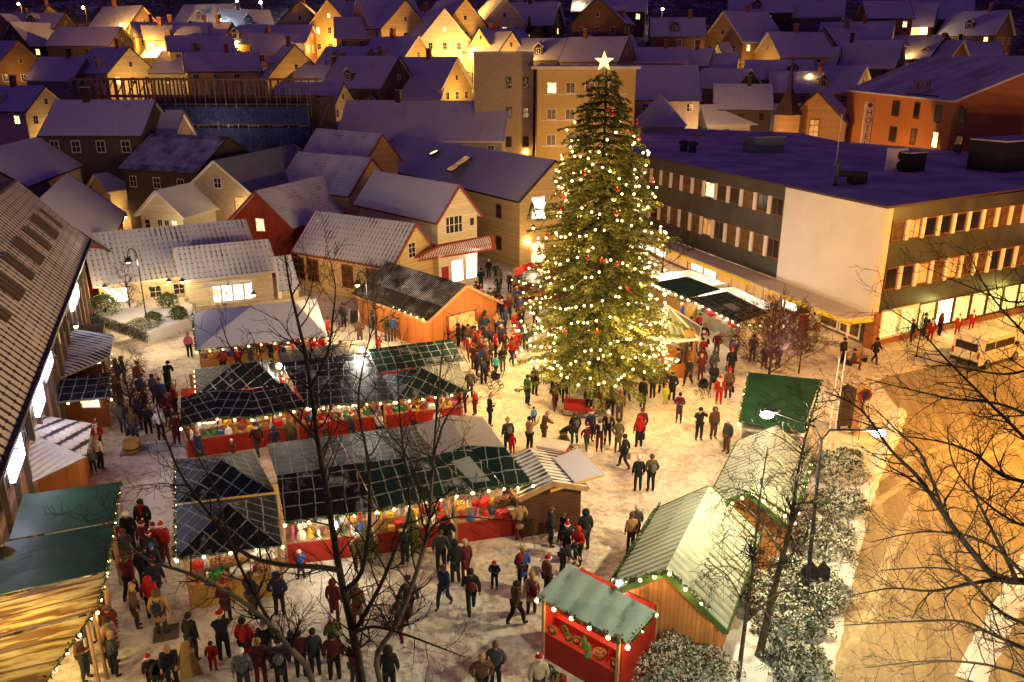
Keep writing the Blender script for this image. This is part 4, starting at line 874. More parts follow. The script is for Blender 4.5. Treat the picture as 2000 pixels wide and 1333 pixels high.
# ================================================================ stall building blocks
def frame_of(A, B):
    a, b = P(*A), P(*B); d = (b-a); L = d.length; return a, math.atan2(d.y, d.x), L
def add_world(t, name, mats, slabs, th=.03):
    """roof panels given as world points, stored in the thing's own space"""
    bpy.context.view_layer.update(); inv = (Matrix.Translation(t.location) @ t.rotation_euler.to_matrix().to_4x4()).inverted()
    q = MB()
    for pts in slabs: q.slab([inv @ Vector(p) for p in pts[0]], th, pts[1] if len(pts) > 1 else 0, 0)
    return q.build(name, mats, t)
def stall(label, A, B, depth, roof, rmats, counter='redpaint', wall='redpaint', back=True, light=60, lcol=(1, .74, .46), hgt=2.35, ctop=.95, sides=True, group=None, legs=True, nl=2, cat='market stall', top='pole'):
    a, ang, L = frame_of(A, B); t = thing('market_stall', label, cat, a, ang, group)
    q = MB(); q.box((L/2, .05, ctop/2-.02), (L, .06, ctop-.04)); q.build('counter_front', M[counter], t)
    q = MB(); q.box((L/2, .35, ctop), (L+.05, .75, .05)); q.build('counter_top', M[top], t)
    q = MB(); q.box((L/2, .64, ctop+.14), (L-.1, .22, .26)); q.build('display_step', M[top], t)
    if back: q = MB(); q.box((L/2, depth, hgt/2), (L, .06, hgt)); q.build('back_wall', M[wall], t)
    if sides:
        for x in (0, L): q = MB(); q.box((x, depth/2+.04, hgt/2), (.05, depth-.1, hgt)); q.build('side_wall', M[wall], t)
    if legs:
        for x, y in ((.03, -.02), (L-.03, -.02), (.03, depth+.07), (L-.03, depth+.07)): q = MB(); q.box((x, y, hgt/2+.02), (.09, .09, hgt)); q.build('leg', M['pole'], t)
    for z in (1.3, 1.75):
        q = MB(); q.box((L/2, depth-.22, z), (L-.2, .3, .03)); q.build('shelf', M['pole'], t)
    if roof: add_world(t, 'roof', rmats, roof)
    for i in range(nl):
        c = Vector((L*(i+.5)/nl, 1.0, hgt-.15)); w_ = Matrix.Rotation(ang, 4, 'Z') @ c + a
        lamp('stall_lamp', w_, 1.5*light/nl, lcol, .12)
        q = MB(); q.ball(c+Vector((0, 0, .05)), .09, 8, 6); q.build('lamp_bulb', M['bulb'], t)
    t['L_'] = L; t['D_'] = depth
    del t['L_'], t['D_']
    return t, a, ang, L
# ---------------------------------------------------------------- wares
WARE = {}
def _wares():
    for c, m_ in (('red', (.5, .02, .02)), ('white', (.75, .73, .7)), ('green', (.05, .2, .06)), ('gold', (.7, .42, .06)), ('blue', (.05, .09, .3)), ('brown', (.3, .14, .06)), ('pink', (.6, .12, .25))):
        M['w_'+c] = plain('ware_'+c, m_, .6, .2, 20, .2)
    def mk(k, q, mats, smooth=False): WARE[k] = q.mesh(k, [x if not isinstance(x, str) else M['w_red'] for x in mats], smooth)
    q = MB(); q.box((0, 0, .07), (.22, .16, .14)); q.box((0, 0, .072), (.03, .165, .15), 1); q.box((0, 0, .071), (.225, .03, .15), 1); mk('gift_box', q, ['W', M['w_gold']])
    q = MB(); q.lathe([(.0, 0), (.11, 0), (.11, .05), (.09, .13), (.04, .18), (0, .19)], 9); q.ball((0, 0, .21), .035, 6, 4, 1); mk('knitted_hat', q, ['W', M['w_white']], True)
    q = MB(); q.lathe([(0, 0), (.045, 0), (.045, .2), (0, .2)], 8); q.lathe([(.0, .2), (.008, .2), (.008, .23), (0, .23)], 4, m=1); mk('candle', q, ['W', M['cable']], True)
    q = MB(); q.lathe([(0, 0), (.10, 0), (.14, .12), (.12, .12), (.09, .02), (0, .02)], 10); [q.ball((.06*math.cos(k*1.6), .06*math.sin(k*1.6), .11), .05, 6, 4, 1) for k in range(4)]; mk('basket', q, [M['w_brown'], 'W'], True)
    q = MB()
    for k in range(14):
        a_ = 2*math.pi*k/14; b_ = 2*math.pi*(k+1)/14; q.tube([(.15*math.cos(a_), 0, .15*math.sin(a_)+.2), (.15*math.cos(b_), 0, .15*math.sin(b_)+.2)], .045, 5)
    q.box((0, -.03, .06), (.10, .05, .09), 1); mk('wreath', q, ['W', M['redpaint']], True)
    q = MB(); q.box((0, 0, .02), (.30, .22, .04)); q.box((0, .01, .06), (.28, .2, .04)); q.box((.01, 0, .10), (.27, .21, .035)); mk('folded_scarf', q, ['W'], True)
    q = MB(); q.lathe([(0, 0), (.07, 0), (.055, .03), (.02, .12)], 8); q.ball((0, 0, .15), .045, 8, 5); q.lathe([(.048, .16), (.02, .24), (0, .27)], 8, m=1); mk('felt_gnome', q, ['W', M['redpaint']], True)
_wares()
WCNT = 0
WM = {}
def wares(a, ang, L, y0, z, n, where, kinds=None, cols=('red', 'white', 'white', 'gold', 'green', 'brown', 'blue', 'pink'), seed=1, ys=.45):
    global WCNT
    rr = random.Random(seed); kinds = kinds or ['gift_box', 'knitted_hat', 'candle', 'basket', 'folded_scarf', 'felt_gnome']
    for i in range(n):
        k = rr.choice(kinds); c = rr.choice(cols); key = (k, c)
        if key not in WM:
            me = WARE[k].copy()
            if None in list(me.materials) or True:
                me.materials.clear()
                base = {'gift_box': ['W', 'w_gold'], 'knitted_hat': ['W', 'w_white'], 'candle': ['W', 'cable'], 'basket': ['w_brown', 'W'], 'wreath': ['garland', 'redpaint'], 'folded_scarf': ['W'], 'felt_gnome': ['W', 'redpaint']}[k]
                for b_ in base: me.materials.append(M['w_'+c] if b_ == 'W' else M[b_])
            WM[key] = me
        lo = Vector((.15+(L-.3)*(i+.5)/n, y0+rr.uniform(0, ys), z)); w_ = Matrix.Rotation(ang, 4, 'Z') @ lo + a
        o = put(k, WM[key], None, w_, ang+rr.uniform(-.6, .6), rr.uniform(1.2, 1.9)*(.5 if k == 'wreath' else 1)); cn = {'red': 'red', 'white': 'white', 'green': 'green', 'gold': 'golden', 'blue': 'blue', 'brown': 'brown', 'pink': 'pink'}[c]
        nm = k.replace('_', ' '); tag(o, '%s %s on the counter of %s' % (cn if k != 'wreath' else 'green', nm, where), nm.split()[-1], 'wares on '+where)
        WCNT += 1
Z = lambda l: [P(*q) for q in l]
# ---------------------------------------------------------------- upper row of stalls
rowA = [([ (380, 722, 2.5), (455, 712, 3.6), (383, 772, 2.5)],), ([(383, 772, 2.5), (455, 712, 3.6), (505, 708, 3.6), (548, 752, 2.6)],), ([(505, 708, 3.6), (532, 700, 2.6), (548, 752, 2.6)],), ([(380, 722, 2.5), (455, 712, 3.6), (505, 708, 3.6), (532, 700, 2.6)],),
        ([(353, 778, 2.9), (416, 762, 2.95), (424, 815, 2.35), (353, 835, 2.35)],), ([(416, 762, 2.95), (488, 763, 2.95), (492, 817, 2.35), (424, 815, 2.35)],), ([(488, 763, 2.95), (556, 748, 2.95), (600, 795, 2.35), (492, 817, 2.35)],)]
rowA = [([P(*v) for v in r_[0]],) for r_ in rowA]
s1, a1, g1, l1 = stall('back row stall with a dark hipped canvas and stepped front awning, left end', (366, 897), (575, 866), 3.2, rowA, [M['tarp_b'], M['tarp_k']], light=190)
rowB = [([P(*v) for v in r_],) for r_ in ([(548, 710, 3.2), (640, 698, 3.3), (690, 788, 2.4), (600, 796, 2.4)], [(640, 698, 3.3), (718, 688, 3.3), (772, 783, 2.4), (690, 788, 2.4)], [(548, 710, 3.2), (718, 688, 3.3), (712, 664, 2.5), (540, 690, 2.5)])]
s2, a2, g2, l2 = stall('back row stall under the long black canvas, in the middle', (583, 865), (745, 846), 3.4, rowB, [M['tarp_k']], light=240, lcol=(1, .86, .66))
rowC = [([P(*v) for v in r_],) for r_ in ([(735, 737, 2.7), (822, 718, 3.5), (772, 783, 2.4)], [(772, 783, 2.4), (822, 718, 3.5), (914, 764, 2.4)], [(822, 718, 3.5), (898, 710, 2.6), (914, 764, 2.4)], [(735, 737, 2.7), (822, 718, 3.5), (898, 710, 2.6)],
        [(718, 683, 3.5), (882, 663, 3.5), (905, 706, 2.9), (737, 729, 2.9)])]
s3, a3, g3, l3 = stall('back row stall with a green hipped canvas and a separate black back roof, right end', (752, 845), (904, 826), 3.4, rowC, [M['tarp_g']], light=240, lcol=(1, .88, .70))
light_string('light string of the back row left stall', Z([(353, 836, 2.35), (424, 817, 2.32), (492, 819, 2.32), (600, 797, 2.32)]))
light_string('light string of the back row middle stall', Z([(602, 798, 2.38), (690, 790, 2.34), (770, 785, 2.34)]))
light_string('light string of the back row right stall', Z([(774, 785, 2.34), (850, 775, 2.34), (914, 766, 2.34)]))
light_string('light string down the black back roof', Z([(718, 684, 3.4), (737, 731, 2.85)]), garland=False, e=9)
light_string('light string on the left edge of the hipped canvas', Z([(380, 724, 2.5), (383, 774, 2.45)]), garland=False)
light_string('light string between the marquee and the black canvas', Z([(545, 716, 2.7), (553, 738, 2.7)]), garland=False, e=12)
# ---------------------------------------------------------------- front row
fr = lambda *l: [([P(*v) for v in r_[:-1]], r_[-1]) for r_ in l]
T1 = fr([(343, 898, 2.5), (430, 896, 3.5), (345, 984, 2.5), 0], [(345, 984, 2.5), (430, 896, 3.5), (538, 961, 2.6), 0], [(430, 896, 3.5), (494, 882, 2.6), (538, 961, 2.6), 0], [(343, 898, 2.5), (430, 896, 3.5), (494, 882, 2.6), 0],
        [(344, 988, 2.55), (446, 984, 3.4), (345, 1090, 2.3), 0], [(345, 1090, 2.3), (446, 984, 3.4), (552, 1066, 2.35), 0], [(446, 984, 3.4), (540, 966, 2.6), (552, 1066, 2.35), 0], [(344, 988, 2.55), (446, 984, 3.4), (540, 966, 2.6), 0])
s4, a4, g4, l4 = stall('front row stall with two snow lined peaked canvases and an ochre counter, left end', (374, 1192), (556, 1163), 4.0, T1, [M['tarp_b']], counter='ypaint', wall='ypaint', light=60, sides=False)
T2 = fr([(540, 930, 3.3), (690, 906, 3.35), (735, 997, 2.35), (556, 1022, 2.35), 0], [(520, 868, 2.6), (655, 851, 2.6), (690, 906, 3.35), (540, 930, 3.3), 0])
s5, a5, g5, l5 = stall('front row stall with a red counter, second from the left', (560, 1106), (725, 1085), 4.4, T2, [M['tarp_k'], M['tarp_s']], light=75, sides=False)
T3 = fr([(692, 906, 3.35), (852, 889, 3.35), (922, 959, 2.35), (738, 997, 2.35), 0], [(658, 851, 2.6), (808, 831, 2.6), (852, 889, 3.35), (692, 906, 3.35), 0])
s6, a6, g6, l6 = stall('front row stall with a red counter and potted firs before it, third from the left', (735, 1084), (880, 1065), 4.4, T3, [M['tarp_g'], M['tarp_s']], light=60, sides=False)
T4 = fr([(854, 889, 3.35), (914, 871, 3.4), (984, 951, 2.35), (924, 959, 2.35), 0], [(914, 871, 3.4), (986, 875, 3.4), (1041, 945, 2.35), (985, 951, 2.35), 0],
        [(810, 831, 2.6), (877, 812, 2.7), (914, 871, 3.4), (854, 889, 3.35), 1], [(879, 812, 2.7), (942, 815, 2.65), (986, 874, 3.4), (916, 871, 3.4), 1])
s7, a7, g7, l7 = stall('front row stall with woollens on a red counter beside the dark hut, right end', (890, 1064), (1012, 1046), 4.4, T4, [M['tarp_g'], M['tarp_s']], light=80, sides=False)
light_string('light string of the front row left stall', Z([(345, 1093, 2.28), (450, 1078, 2.28), (552, 1066, 2.3)]), col=(1, .85, .6), e=5)
light_string('light string of the front row second stall', Z([(556, 1024, 2.32), (650, 1012, 2.32), (735, 999, 2.32)]))
light_string('light string of the front row third stall', Z([(738, 999, 2.32), (830, 980, 2.32), (922, 961, 2.32)]))
light_string('light string of the front row right stall', Z([(924, 961, 2.32), (984, 953, 2.32), (1041, 947, 2.32)]), e=8)
light_string('dim light string down the left side of the front row', Z([(341, 898, 2.4), (342, 984, 2.4), (341, 1090, 2.3)]), r=.035, gap=.5, e=1.5, every=4)
# dark hut with canvas flap
near_house((1078, 938), (1037, 881), (1047, 962), 2.0, 30, wall='dbrown', roof='roof_dark', verge='pole', over=.2, name='market_hut', cat='hut', base=0, label='small dark brown hut with a canvas flap at the end of the front row')
q = MB(); q.slab(Z([(1081, 896, 2.3), (1130, 876, 2.35), (1180, 927, 2.25), (1122, 943, 2.2)]), .03); cf = tag(q.build('canvas_flap', M['marquee']), 'pale translucent canvas flap propped out beside the dark hut', 'canvas')
q = MB(); q.bar(P(1075, 960, 2.1), P(1180, 928, 2.2), .07, .1); q.bar(P(1180, 928, 2.2), P(1130, 876, 2.3), .05); q.build('frame', M['ypaint'], cf)
box_thing('crate', 'orange and white crate standing behind the dark hut', 'crate', P(1080, 905), (1.3, .9, .9), rad(-20), 'redpaint')
# ---------------------------------------------------------------- marquee
mr = [([P(*v) for v in r_],) for r_ in ([(376, 609, 2.6), (493, 597, 4.3), (383, 684, 2.6)], [(383, 684, 2.6), (493, 597, 4.3), (575, 589, 4.3), (640, 657, 2.6)], [(575, 589, 4.3), (618, 584, 2.6), (640, 657, 2.6)], [(376, 609, 2.6), (618, 584, 2.6), (575, 589, 4.3), (493, 597, 4.3)])]
sm, am, gm, lm = stall('big white snow covered marquee with a serving counter', (395, 735), (636, 704), 6.2, mr, [M['marquee']], counter='ypaint', wall='tan', light=260, sides=False, hgt=2.6, nl=3, cat='marquee')
light_string('light string along the front of the white marquee', Z([(384, 687, 2.55), (510, 672, 2.55), (640, 660, 2.55)]), e=8)
light_string('light string along the left side of the white marquee', Z([(376, 611, 2.55), (383, 685, 2.55)]), e=3, r=.05)
# ---------------------------------------------------------------- orange hut with the dark roof
print('hut')
oh2 = near_house((905, 556), (762, 514), (827, 620), 2.35, 27, wall='owood', roof='roof_black', verge='pole', over=.3, name='market_hut', cat='hut', base=0, label='orange plywood stall hut with a dark sloping roof where the crowd gathers',
   wins=[W_('near', .2, 1.5, 2.6, 1.2, 'lit_dim', 1, 1, 'wframe')])
light_string('light string around the gable of the orange hut', Z([(712, 570, 2.3), (770, 598, 2.3), (827, 621, 2.3), (905, 557, 3.5), (962, 578, 2.35)]), e=7, off=(0, -.25, 0))
lamp('hut_lamp', P(862, 625, 1.9), 90, (1, .58, .24), .2); lamp('hut_lamp', P(790, 640, 1.9), 130, (1, .55, .2), .2); lamp('hut_lamp', P(965, 615, 2.2), 100, (1, .8, .55), .2)
# ---------------------------------------------------------------- stalls right of the Christmas tree
R1 = fr([(1274, 553, 2.5), (1340, 541, 2.9), (1408, 566, 2.9), (1344, 583, 2.4), 0])
st, ar, gr, lr_ = stall('stall with a plain green canvas right of the Christmas tree', (1282, 592), (1352, 624), 3.0, R1, [M['tarp_plain']], light=420, counter='ypaint', wall='trim', lcol=(1, .86, .62))
R2 = fr([(1346, 584, 2.4), (1420, 570, 2.9), (1502, 612, 2.9), (1442, 632, 2.4), 0])
st2, ar2, gr2, lr2 = stall('stall with a grid lined green canvas behind the red twigged bush', (1358, 628), (1440, 676), 3.0, R2, [M['tarp_g']], light=420, counter='concrete', wall='trim', lcol=(1, .88, .7))
light_string('light string of the plain green stall right of the tree', Z([(1274, 555, 2.45), (1344, 585, 2.35)]), e=12, r=.09)
light_string('light string of the grid lined stall right of the tree', Z([(1346, 586, 2.35), (1400, 609, 2.35), (1442, 634, 2.35), (1530, 636, 2.5)]), e=9, r=.08)
hx = V2(9.4, 47.3); hp = thing('hexagonal_kiosk', 'six sided wooden kiosk with a pointed striped roof at the foot of the tree', 'kiosk', hx)
cs = [Vector((2.3*math.cos(rad(15+60*k)), 2.3*math.sin(rad(15+60*k)), 2.5)) for k in range(6)]
q = MB()
for k in range(6): q.slab([cs[k], cs[(k+1) % 6], Vector((0, 0, 4.0))], .05)
rr_ = q.build('roof', M['roof_strip'], hp)
q = MB()
for k in range(6): q.bar(cs[k]+Vector((0, 0, .04)), (0, 0, 4.06), .1, .08); q.bar(cs[k], cs[(k+1) % 6], .08, .16)
q.build('rib', M['trim'], rr_)
for k in range(6):
    q = MB(); q.box((cs[k].x*.86, cs[k].y*.86, 1.25), (.14, .14, 2.5)); q.build('post', M['owood'], hp)
    a_, b_ = cs[k]*.86, cs[(k+1) % 6]*.86; q = MB(); q.bar((a_.x, a_.y, .5), (b_.x, b_.y, .5), .06, .9); q.build('counter_panel', M['owood'], hp)
q = MB(); q.box((1.0, -1.75, 2.95), (1.1, .06, .42), 0, rad(45), rad(-35)); q.build('name_board', M['ypaint'], hp)
lamp('kiosk_lamp', hx+Vector((0, 0, 2.2)), 130, (1, .72, .4), .2)
# small stall left of the tree
L1 = fr([(1000, 545, 2.4), (1040, 524, 2.8), (1075, 520, 2.8), (1070, 560, 2.4), 0])
stall('small stall with a black canvas half hidden by the Christmas tree', (1004, 580), (1066, 592), 2.4, L1, [M['tarp_k']], light=80, counter='redpaint')
light_string('light string of the small stall left of the tree', Z([(1000, 546, 2.35), (1070, 562, 2.35)]), e=7)
# ---------------------------------------------------------------- right hand stalls under the street lamp
R3 = fr([(1463, 728, 3.1), (1603, 742, 3.1), (1567, 846, 2.6), (1443, 825, 2.6), 0])
tg = thing('market_tent', 'tent with a flat dark green roof beneath the street lamp', 'tent', P(1500, 880), 0); add_world(tg, 'roof', [M['tarp_plain']], R3)
tc = [P(*v) for v in ((1458, 735, 3.0), (1598, 748, 3.0), (1563, 840, 2.5), (1448, 820, 2.5))]
for c in tc: q = MB(); c2 = c-tg.location; q.bar((c2.x, c2.y, 0), (c2.x, c2.y, c.z-.03), .08); q.build('leg', M['trim'], tg)
for i, j in ((0, 1), (1, 2), (3, 0)):
    c1, c2 = tc[i]-tg.location, tc[j]-tg.location; q = MB(); q.slab([(c1.x, c1.y, .1), (c2.x, c2.y, .1), (c2.x, c2.y, tc[j].z-.1), (c1.x, c1.y, tc[i].z-.1)], .02); q.build('side_cloth', M['marquee'], tg)
light_string('light string along the right edge of the dark green tent', Z([(1604, 744, 3.05), (1590, 800, 2.8), (1568, 848, 2.55)]), garland=True, e=6)
light_string('light string along the left edge of the dark green tent', Z([(1462, 730, 3.05), (1443, 827, 2.55)]), garland=True, e=8)
s9 = near_house((1466, 955), (1515, 838), (1380, 985), 2.4, 30, wall='wood', roof='roof_strip', verge='garland', over=.3, name='market_hut', cat='hut', base=0, label='plank hut with a snow white ribbed roof between the birch trunks')
light_string('light string on the gable of the hut between the birches', Z([(1390, 988, 2.35), (1466, 953, 4.2), (1548, 1010, 2.4)]), e=12, off=(0, -.3, 0))
light_string('light string on the right eave of the hut between the birches', Z([(1585, 905, 2.4), (1560, 1000, 2.4)]), e=5)
s10 = near_house((1305, 1106), (1382, 958), (1195, 1128), 2.2, 33, wall='wood', roof='roof_strip', verge='garland', over=.3, name='market_hut', cat='hut', base=0, label='upright plank hut with a ribbed snowy roof beside the clipped front bush')
light_string('light string on the gable of the plank hut by the front bush', Z([(1197, 1132, 2.1), (1305, 1108, 3.9), (1395, 1195, 2.1)]), e=16, off=(0, -.25, 0))
light_string('light string on the left eave of the plank hut', Z([(1197, 1130, 2.1), (1290, 987, 2.1)]), gap=1.6, e=0, r=.04)
# green tent with the wreath stand
T5 = fr([(1110, 1103, 2.9), (1282, 1195, 2.9), (1226, 1258, 2.25), (1047, 1166, 2.25), 0])
s11, a11, g11, l11 = stall('wreath seller\'s stall with a pale green snow streaked canvas', (1060, 1285), (1205, 1372), 1.9, T5, [M['tarp_light']], counter='redpaint', wall='redpaint', light=80, lcol=(1, .5, .25), ctop=1.0, top='redpaint')
light_string('light string along the front of the wreath stall', Z([(1049, 1170, 2.2), (1226, 1262, 2.2)]), e=10, r=.075)
light_string('light string along the right end of the wreath stall', Z([(1226, 1260, 2.2), (1282, 1198, 2.85)]), e=5, r=.06)
wares(a11, g11, l11, -.1, 1.0, 9, 'the wreath stall', ['wreath', 'basket', 'felt_gnome'], ('green', 'red'), 3, .5)
wares(a11, g11, l11, -.6, .0, 12, 'the wreath stall', ['wreath', 'basket', 'candle'], ('green', 'red', 'white'), 4, .4)
# ---------------------------------------------------------------- green and yellow tents, lower left
def side_tent(label, roof, m, light, lcol, roof2=None):
    pts = [P(*v) for v in roof]; c = sum(pts, Vector())/len(pts); t = thing('market_tent', label, 'tent', (c.x, c.y, 0)); add_world(t, 'roof', [M[m]], [(pts,)])
    for p in pts[:4]:
        q = MB(); v = p-t.location; v2 = v*.94; q.bar((v2.x, v2.y, 0), (v2.x, v2.y, p.z-.12), .08); q.build('leg', M['pole'], t)
    if light: lamp('tent_lamp', (c.x, c.y, 2.0), light, lcol, .3)
    return t
side_tent('farther green tent at the left, by the slate roofed hut', [(45, 967, 3.2), (234, 942, 2.5), (223, 1018, 2.5), (18, 1054, 3.2)], 'tarp_plain', 25, (1, .8, .5))
side_tent('nearer green tent at the left under the wall lamp', [(10, 1060, 3.3), (222, 1022, 2.5), (207, 1116, 2.5), (-60, 1175, 3.3)], 'tarp_plain', 25, (1, .8, .5))
side_tent('bright yellow lit tent at the lower left', [(-60, 1182, 3.3), (206, 1120, 2.5), (190, 1192, 2.5), (-80, 1262, 3.3)], 'tarp_y', 160, (1, .66, .18))
side_tent('nearest yellow lit tent, cut by the bottom left corner', [(-80, 1270, 3.3), (176, 1202, 2.5), (80, 1345, 2.5), (-150, 1400, 3.3)], 'tarp_y', 200, (1, .75, .3))
light_string('light string along the farther green tent', Z([(235, 944, 2.45), (224, 1020, 2.45)]), e=4, r=.05)
light_string('light string along the nearer green tent', Z([(222, 1024, 2.45), (208, 1118, 2.45)]), e=4, r=.05)
light_string('light string along the yellow tent', Z([(207, 1122, 2.45), (190, 1194, 2.45)]), e=6, r=.055)
light_string('light string along the nearest yellow tent', Z([(176, 1206, 2.45), (80, 1345, 2.45)]), e=8, r=.06)
lamp('tent_flood', P(60, 1130, 4.3), 120, (1, .66, .16), .25)
# ---------------------------------------------------------------- huts below the street building
def px_hut(label, roofs, rmats, base, wall, h, wins=None, name='market_hut'):
    b = [P(*v) for v in base]; c = sum(b, Vector())/len(b); t = thing(name, label, 'hut', (c.x, c.y, 0)); add_world(t, 'roof', rmats, roofs, .1)
    q = MB(); b = [v-t.location for v in b]
    for i in range(len(b)): j = (i+1) % len(b); q.face([(b[i].x, b[i].y, 0), (b[j].x, b[j].y, 0), (b[j].x, b[j].y, h), (b[i].x, b[i].y, h)])
    q.build('wall', M[wall], t)
    return t
px_hut('hut with a slate roof under melting snow, next to the glowing white panel', fr([(46, 806, 3.3), (180, 828, 2.6), (168, 893, 2.6), (62, 848, 3.6), 0], [(62, 848, 3.6), (168, 893, 2.6), (64, 942, 2.6), (15, 905, 3.3), 1]), [M['slate_snow'], M['roof_grey']],
       [(172, 880, 1), (160, 945, 1), (30, 990, 1), (60, 880, 1)], 'owood', 2.5)
h2 = px_hut('orange hut with a blue tinted canvas roof and a lit serving hatch', fr([(114, 742, 3.0), (214, 728, 3.0), (217, 776, 2.5), (112, 786, 2.5), 0]), [M['tarp_b']], [(118, 838, 0), (216, 834, 0), (213, 790, 0), (116, 795, 0)], 'owood', 2.4)
a_, b_ = P(118, 838), P(216, 834); c_ = a_.lerp(b_, .7)-h2.location; window(h2, (c_.x, c_.y-.02, 1.5), -math.pi/2+.05, 1.0, .8, 'lit', 1, 1, 'trim')
light_string('light string along the blue roofed orange hut', Z([(105, 790, 2.4), (160, 783, 2.4), (217, 779, 2.4)]), e=9)
h3 = px_hut('dark roofed glazed hut at the foot of the garden terrace', fr([(118, 640, 3.2), (222, 655, 3.0), (214, 697, 2.6), (118, 738, 2.6), 0]), [M['roof_dark']], [(130, 780, 0), (212, 752, 0), (216, 705, 0), (122, 715, 0)], 'dark', 2.5)
a_, b_ = P(130, 780)-h3.location, P(212, 752)-h3.location; d_ = (b_-a_).normalized(); an = math.atan2(-d_.x, d_.y)
for k in range(4): c_ = a_.lerp(b_, .2+.2*k); window(h3, (c_.x+.02, c_.y-.03, 1.7), math.atan2(d_.y, d_.x)-math.pi/2, .6, 1.2, 'lit_w' if k != 1 else 'lit', 1, 1, 'dtrim')
light_string('light string down the right side of the glazed hut', Z([(218, 690, 2.6), (216, 760, 1.0)]), e=1, gap=.35, r=.035, garland=False)
# wares on the counters
for k, (a_, an_, l_, nme) in enumerate(((a1, g1, l1, 'the back row left stall'), (a2, g2, l2, 'the back row middle stall'), (a3, g3, l3, 'the back row right stall'), (a4, g4, l4, 'the ochre stall'), (a5, g5, l5, 'the second red stall'), (a6, g6, l6, 'the third red stall'), (a7, g7, l7, 'the woollens stall'), (am, gm, lm, 'the white marquee'), (ar, gr, lr_, 'the plain green stall'), (ar2, gr2, lr2, 'the grid lined stall'))):
    n_ = int(l_*3.0); wares(a_, an_, l_, .05, .975, n_, nme, None, ('red', 'white', 'white', 'red', 'gold', 'green', 'pink', 'blue') if k != 3 else ('red', 'white', 'red', 'green'), 20+k, .3); wares(a_, an_, l_, .60, 1.225, n_, nme, None, ('white', 'white', 'red', 'gold'), 40+k, .06)
# ================================================================ the great Christmas tree
TX, TY = 4.7, 43.0
PROF = [(1.6, 3.4), (2.3, 3.9), (3.2, 3.8), (5.3, 3.4), (7.5, 3.15), (9.6, 2.9), (11.6, 2.5), (13.5, 2.1), (14.8, 1.65), (16.1, 1.2), (17.0, .75), (17.7, .25)]
def prof(z):
    for (a, ra), (b, rb) in zip(PROF, PROF[1:]):
        if z <= b: return ra+(rb-ra)*max(0, (z-a))/(b-a)
    return .1
ct = thing('christmas_tree', 'huge decorated Christmas tree standing in the middle of the square', 'christmas tree', (TX, TY, 0))
q = MB(); q.tube([(0, 0, 0), (0, 0, 6), (0.05, 0, 12), (0, 0, 17.6)], [.28, .2, .12, .03], 10); q.build('trunk', M['bark'], ct)
q = MB(); rr = random.Random(11); tiers = []
z = 1.7
while z < 17.5: tiers.append(z); z += .33+.25*(1-z/18)
def lump(a, z): return 1+.11*math.sin(a*5+z*1.7)+.08*math.sin(a*11-z*3.1)+.07*math.sin(a*3+z*2.9)+.06*math.sin(z*5.3)
for ti_, z in enumerate(tiers):
    tf = (1.06, .90, 1.0, .94)[ti_ % 4]; Rr = prof(z); nb = max(6, int(Rr*9))
    for i in range(nb):
        a = 2*math.pi*(i+rr.random()*.8)/nb; L = Rr*lump(a, z)*rr.uniform(.78, 1.14)*tf; droop = -.12*L+rr.uniform(-.28, .22); ca, sa = math.cos(a), math.sin(a)
        tip = Vector((L*ca, L*sa, z+droop+.12)); base = Vector((0, 0, z+.25)); side = Vector((-sa, ca, 0))
        if L > 1: q.tube([base, base.lerp(tip, .6)+Vector((0, 0, .05)), tip], [.04, .02, .006], 3, 1, cap=False)
        ns = int(7+L*5)
        for k in range(ns):
            f = 1-(k/ns)**1.3*.62; c = base.lerp(tip, f)+Vector((0, 0, .10*math.sin(f*3))); w_ = (.20+.42*(1-f))*min(1, L/1.5+.3)
            for s in (-1, 1):
                d = (side*s*rr.uniform(.5, 1.0)+Vector((ca, sa, 0))*rr.uniform(.35, .8)+Vector((0, 0, rr.uniform(-.45, .15)))).normalized()*w_*rr.uniform(.7, 1.25)
                up = Vector((rr.uniform(-.3, .3), rr.uniform(-.3, .3), 1)).cross(d).normalized()*(.035+.02*rr.random())
                e = c+d; m_ = c+d*.5
                q.face([c, m_+up, e, m_-up])
                for t_ in (.35, .65):
                    c2 = c+d*t_; d2 = (d.normalized()*.5+side*rr.uniform(-.8, .8)+Vector((0, 0, rr.uniform(-.5, .3)))).normalized()*.15; u2 = d2.cross(d).normalized()*.028
                    q.face([c2, c2+d2*.5+u2, c2+d2, c2+d2*.5-u2])
q.build('crown', [M['fir'], M['bark']], ct)
def surf(a, z, k=1.0): r = prof(z)*lump(a, z)*k; return Vector((TX+r*math.cos(a), TY+r*math.sin(a), z))
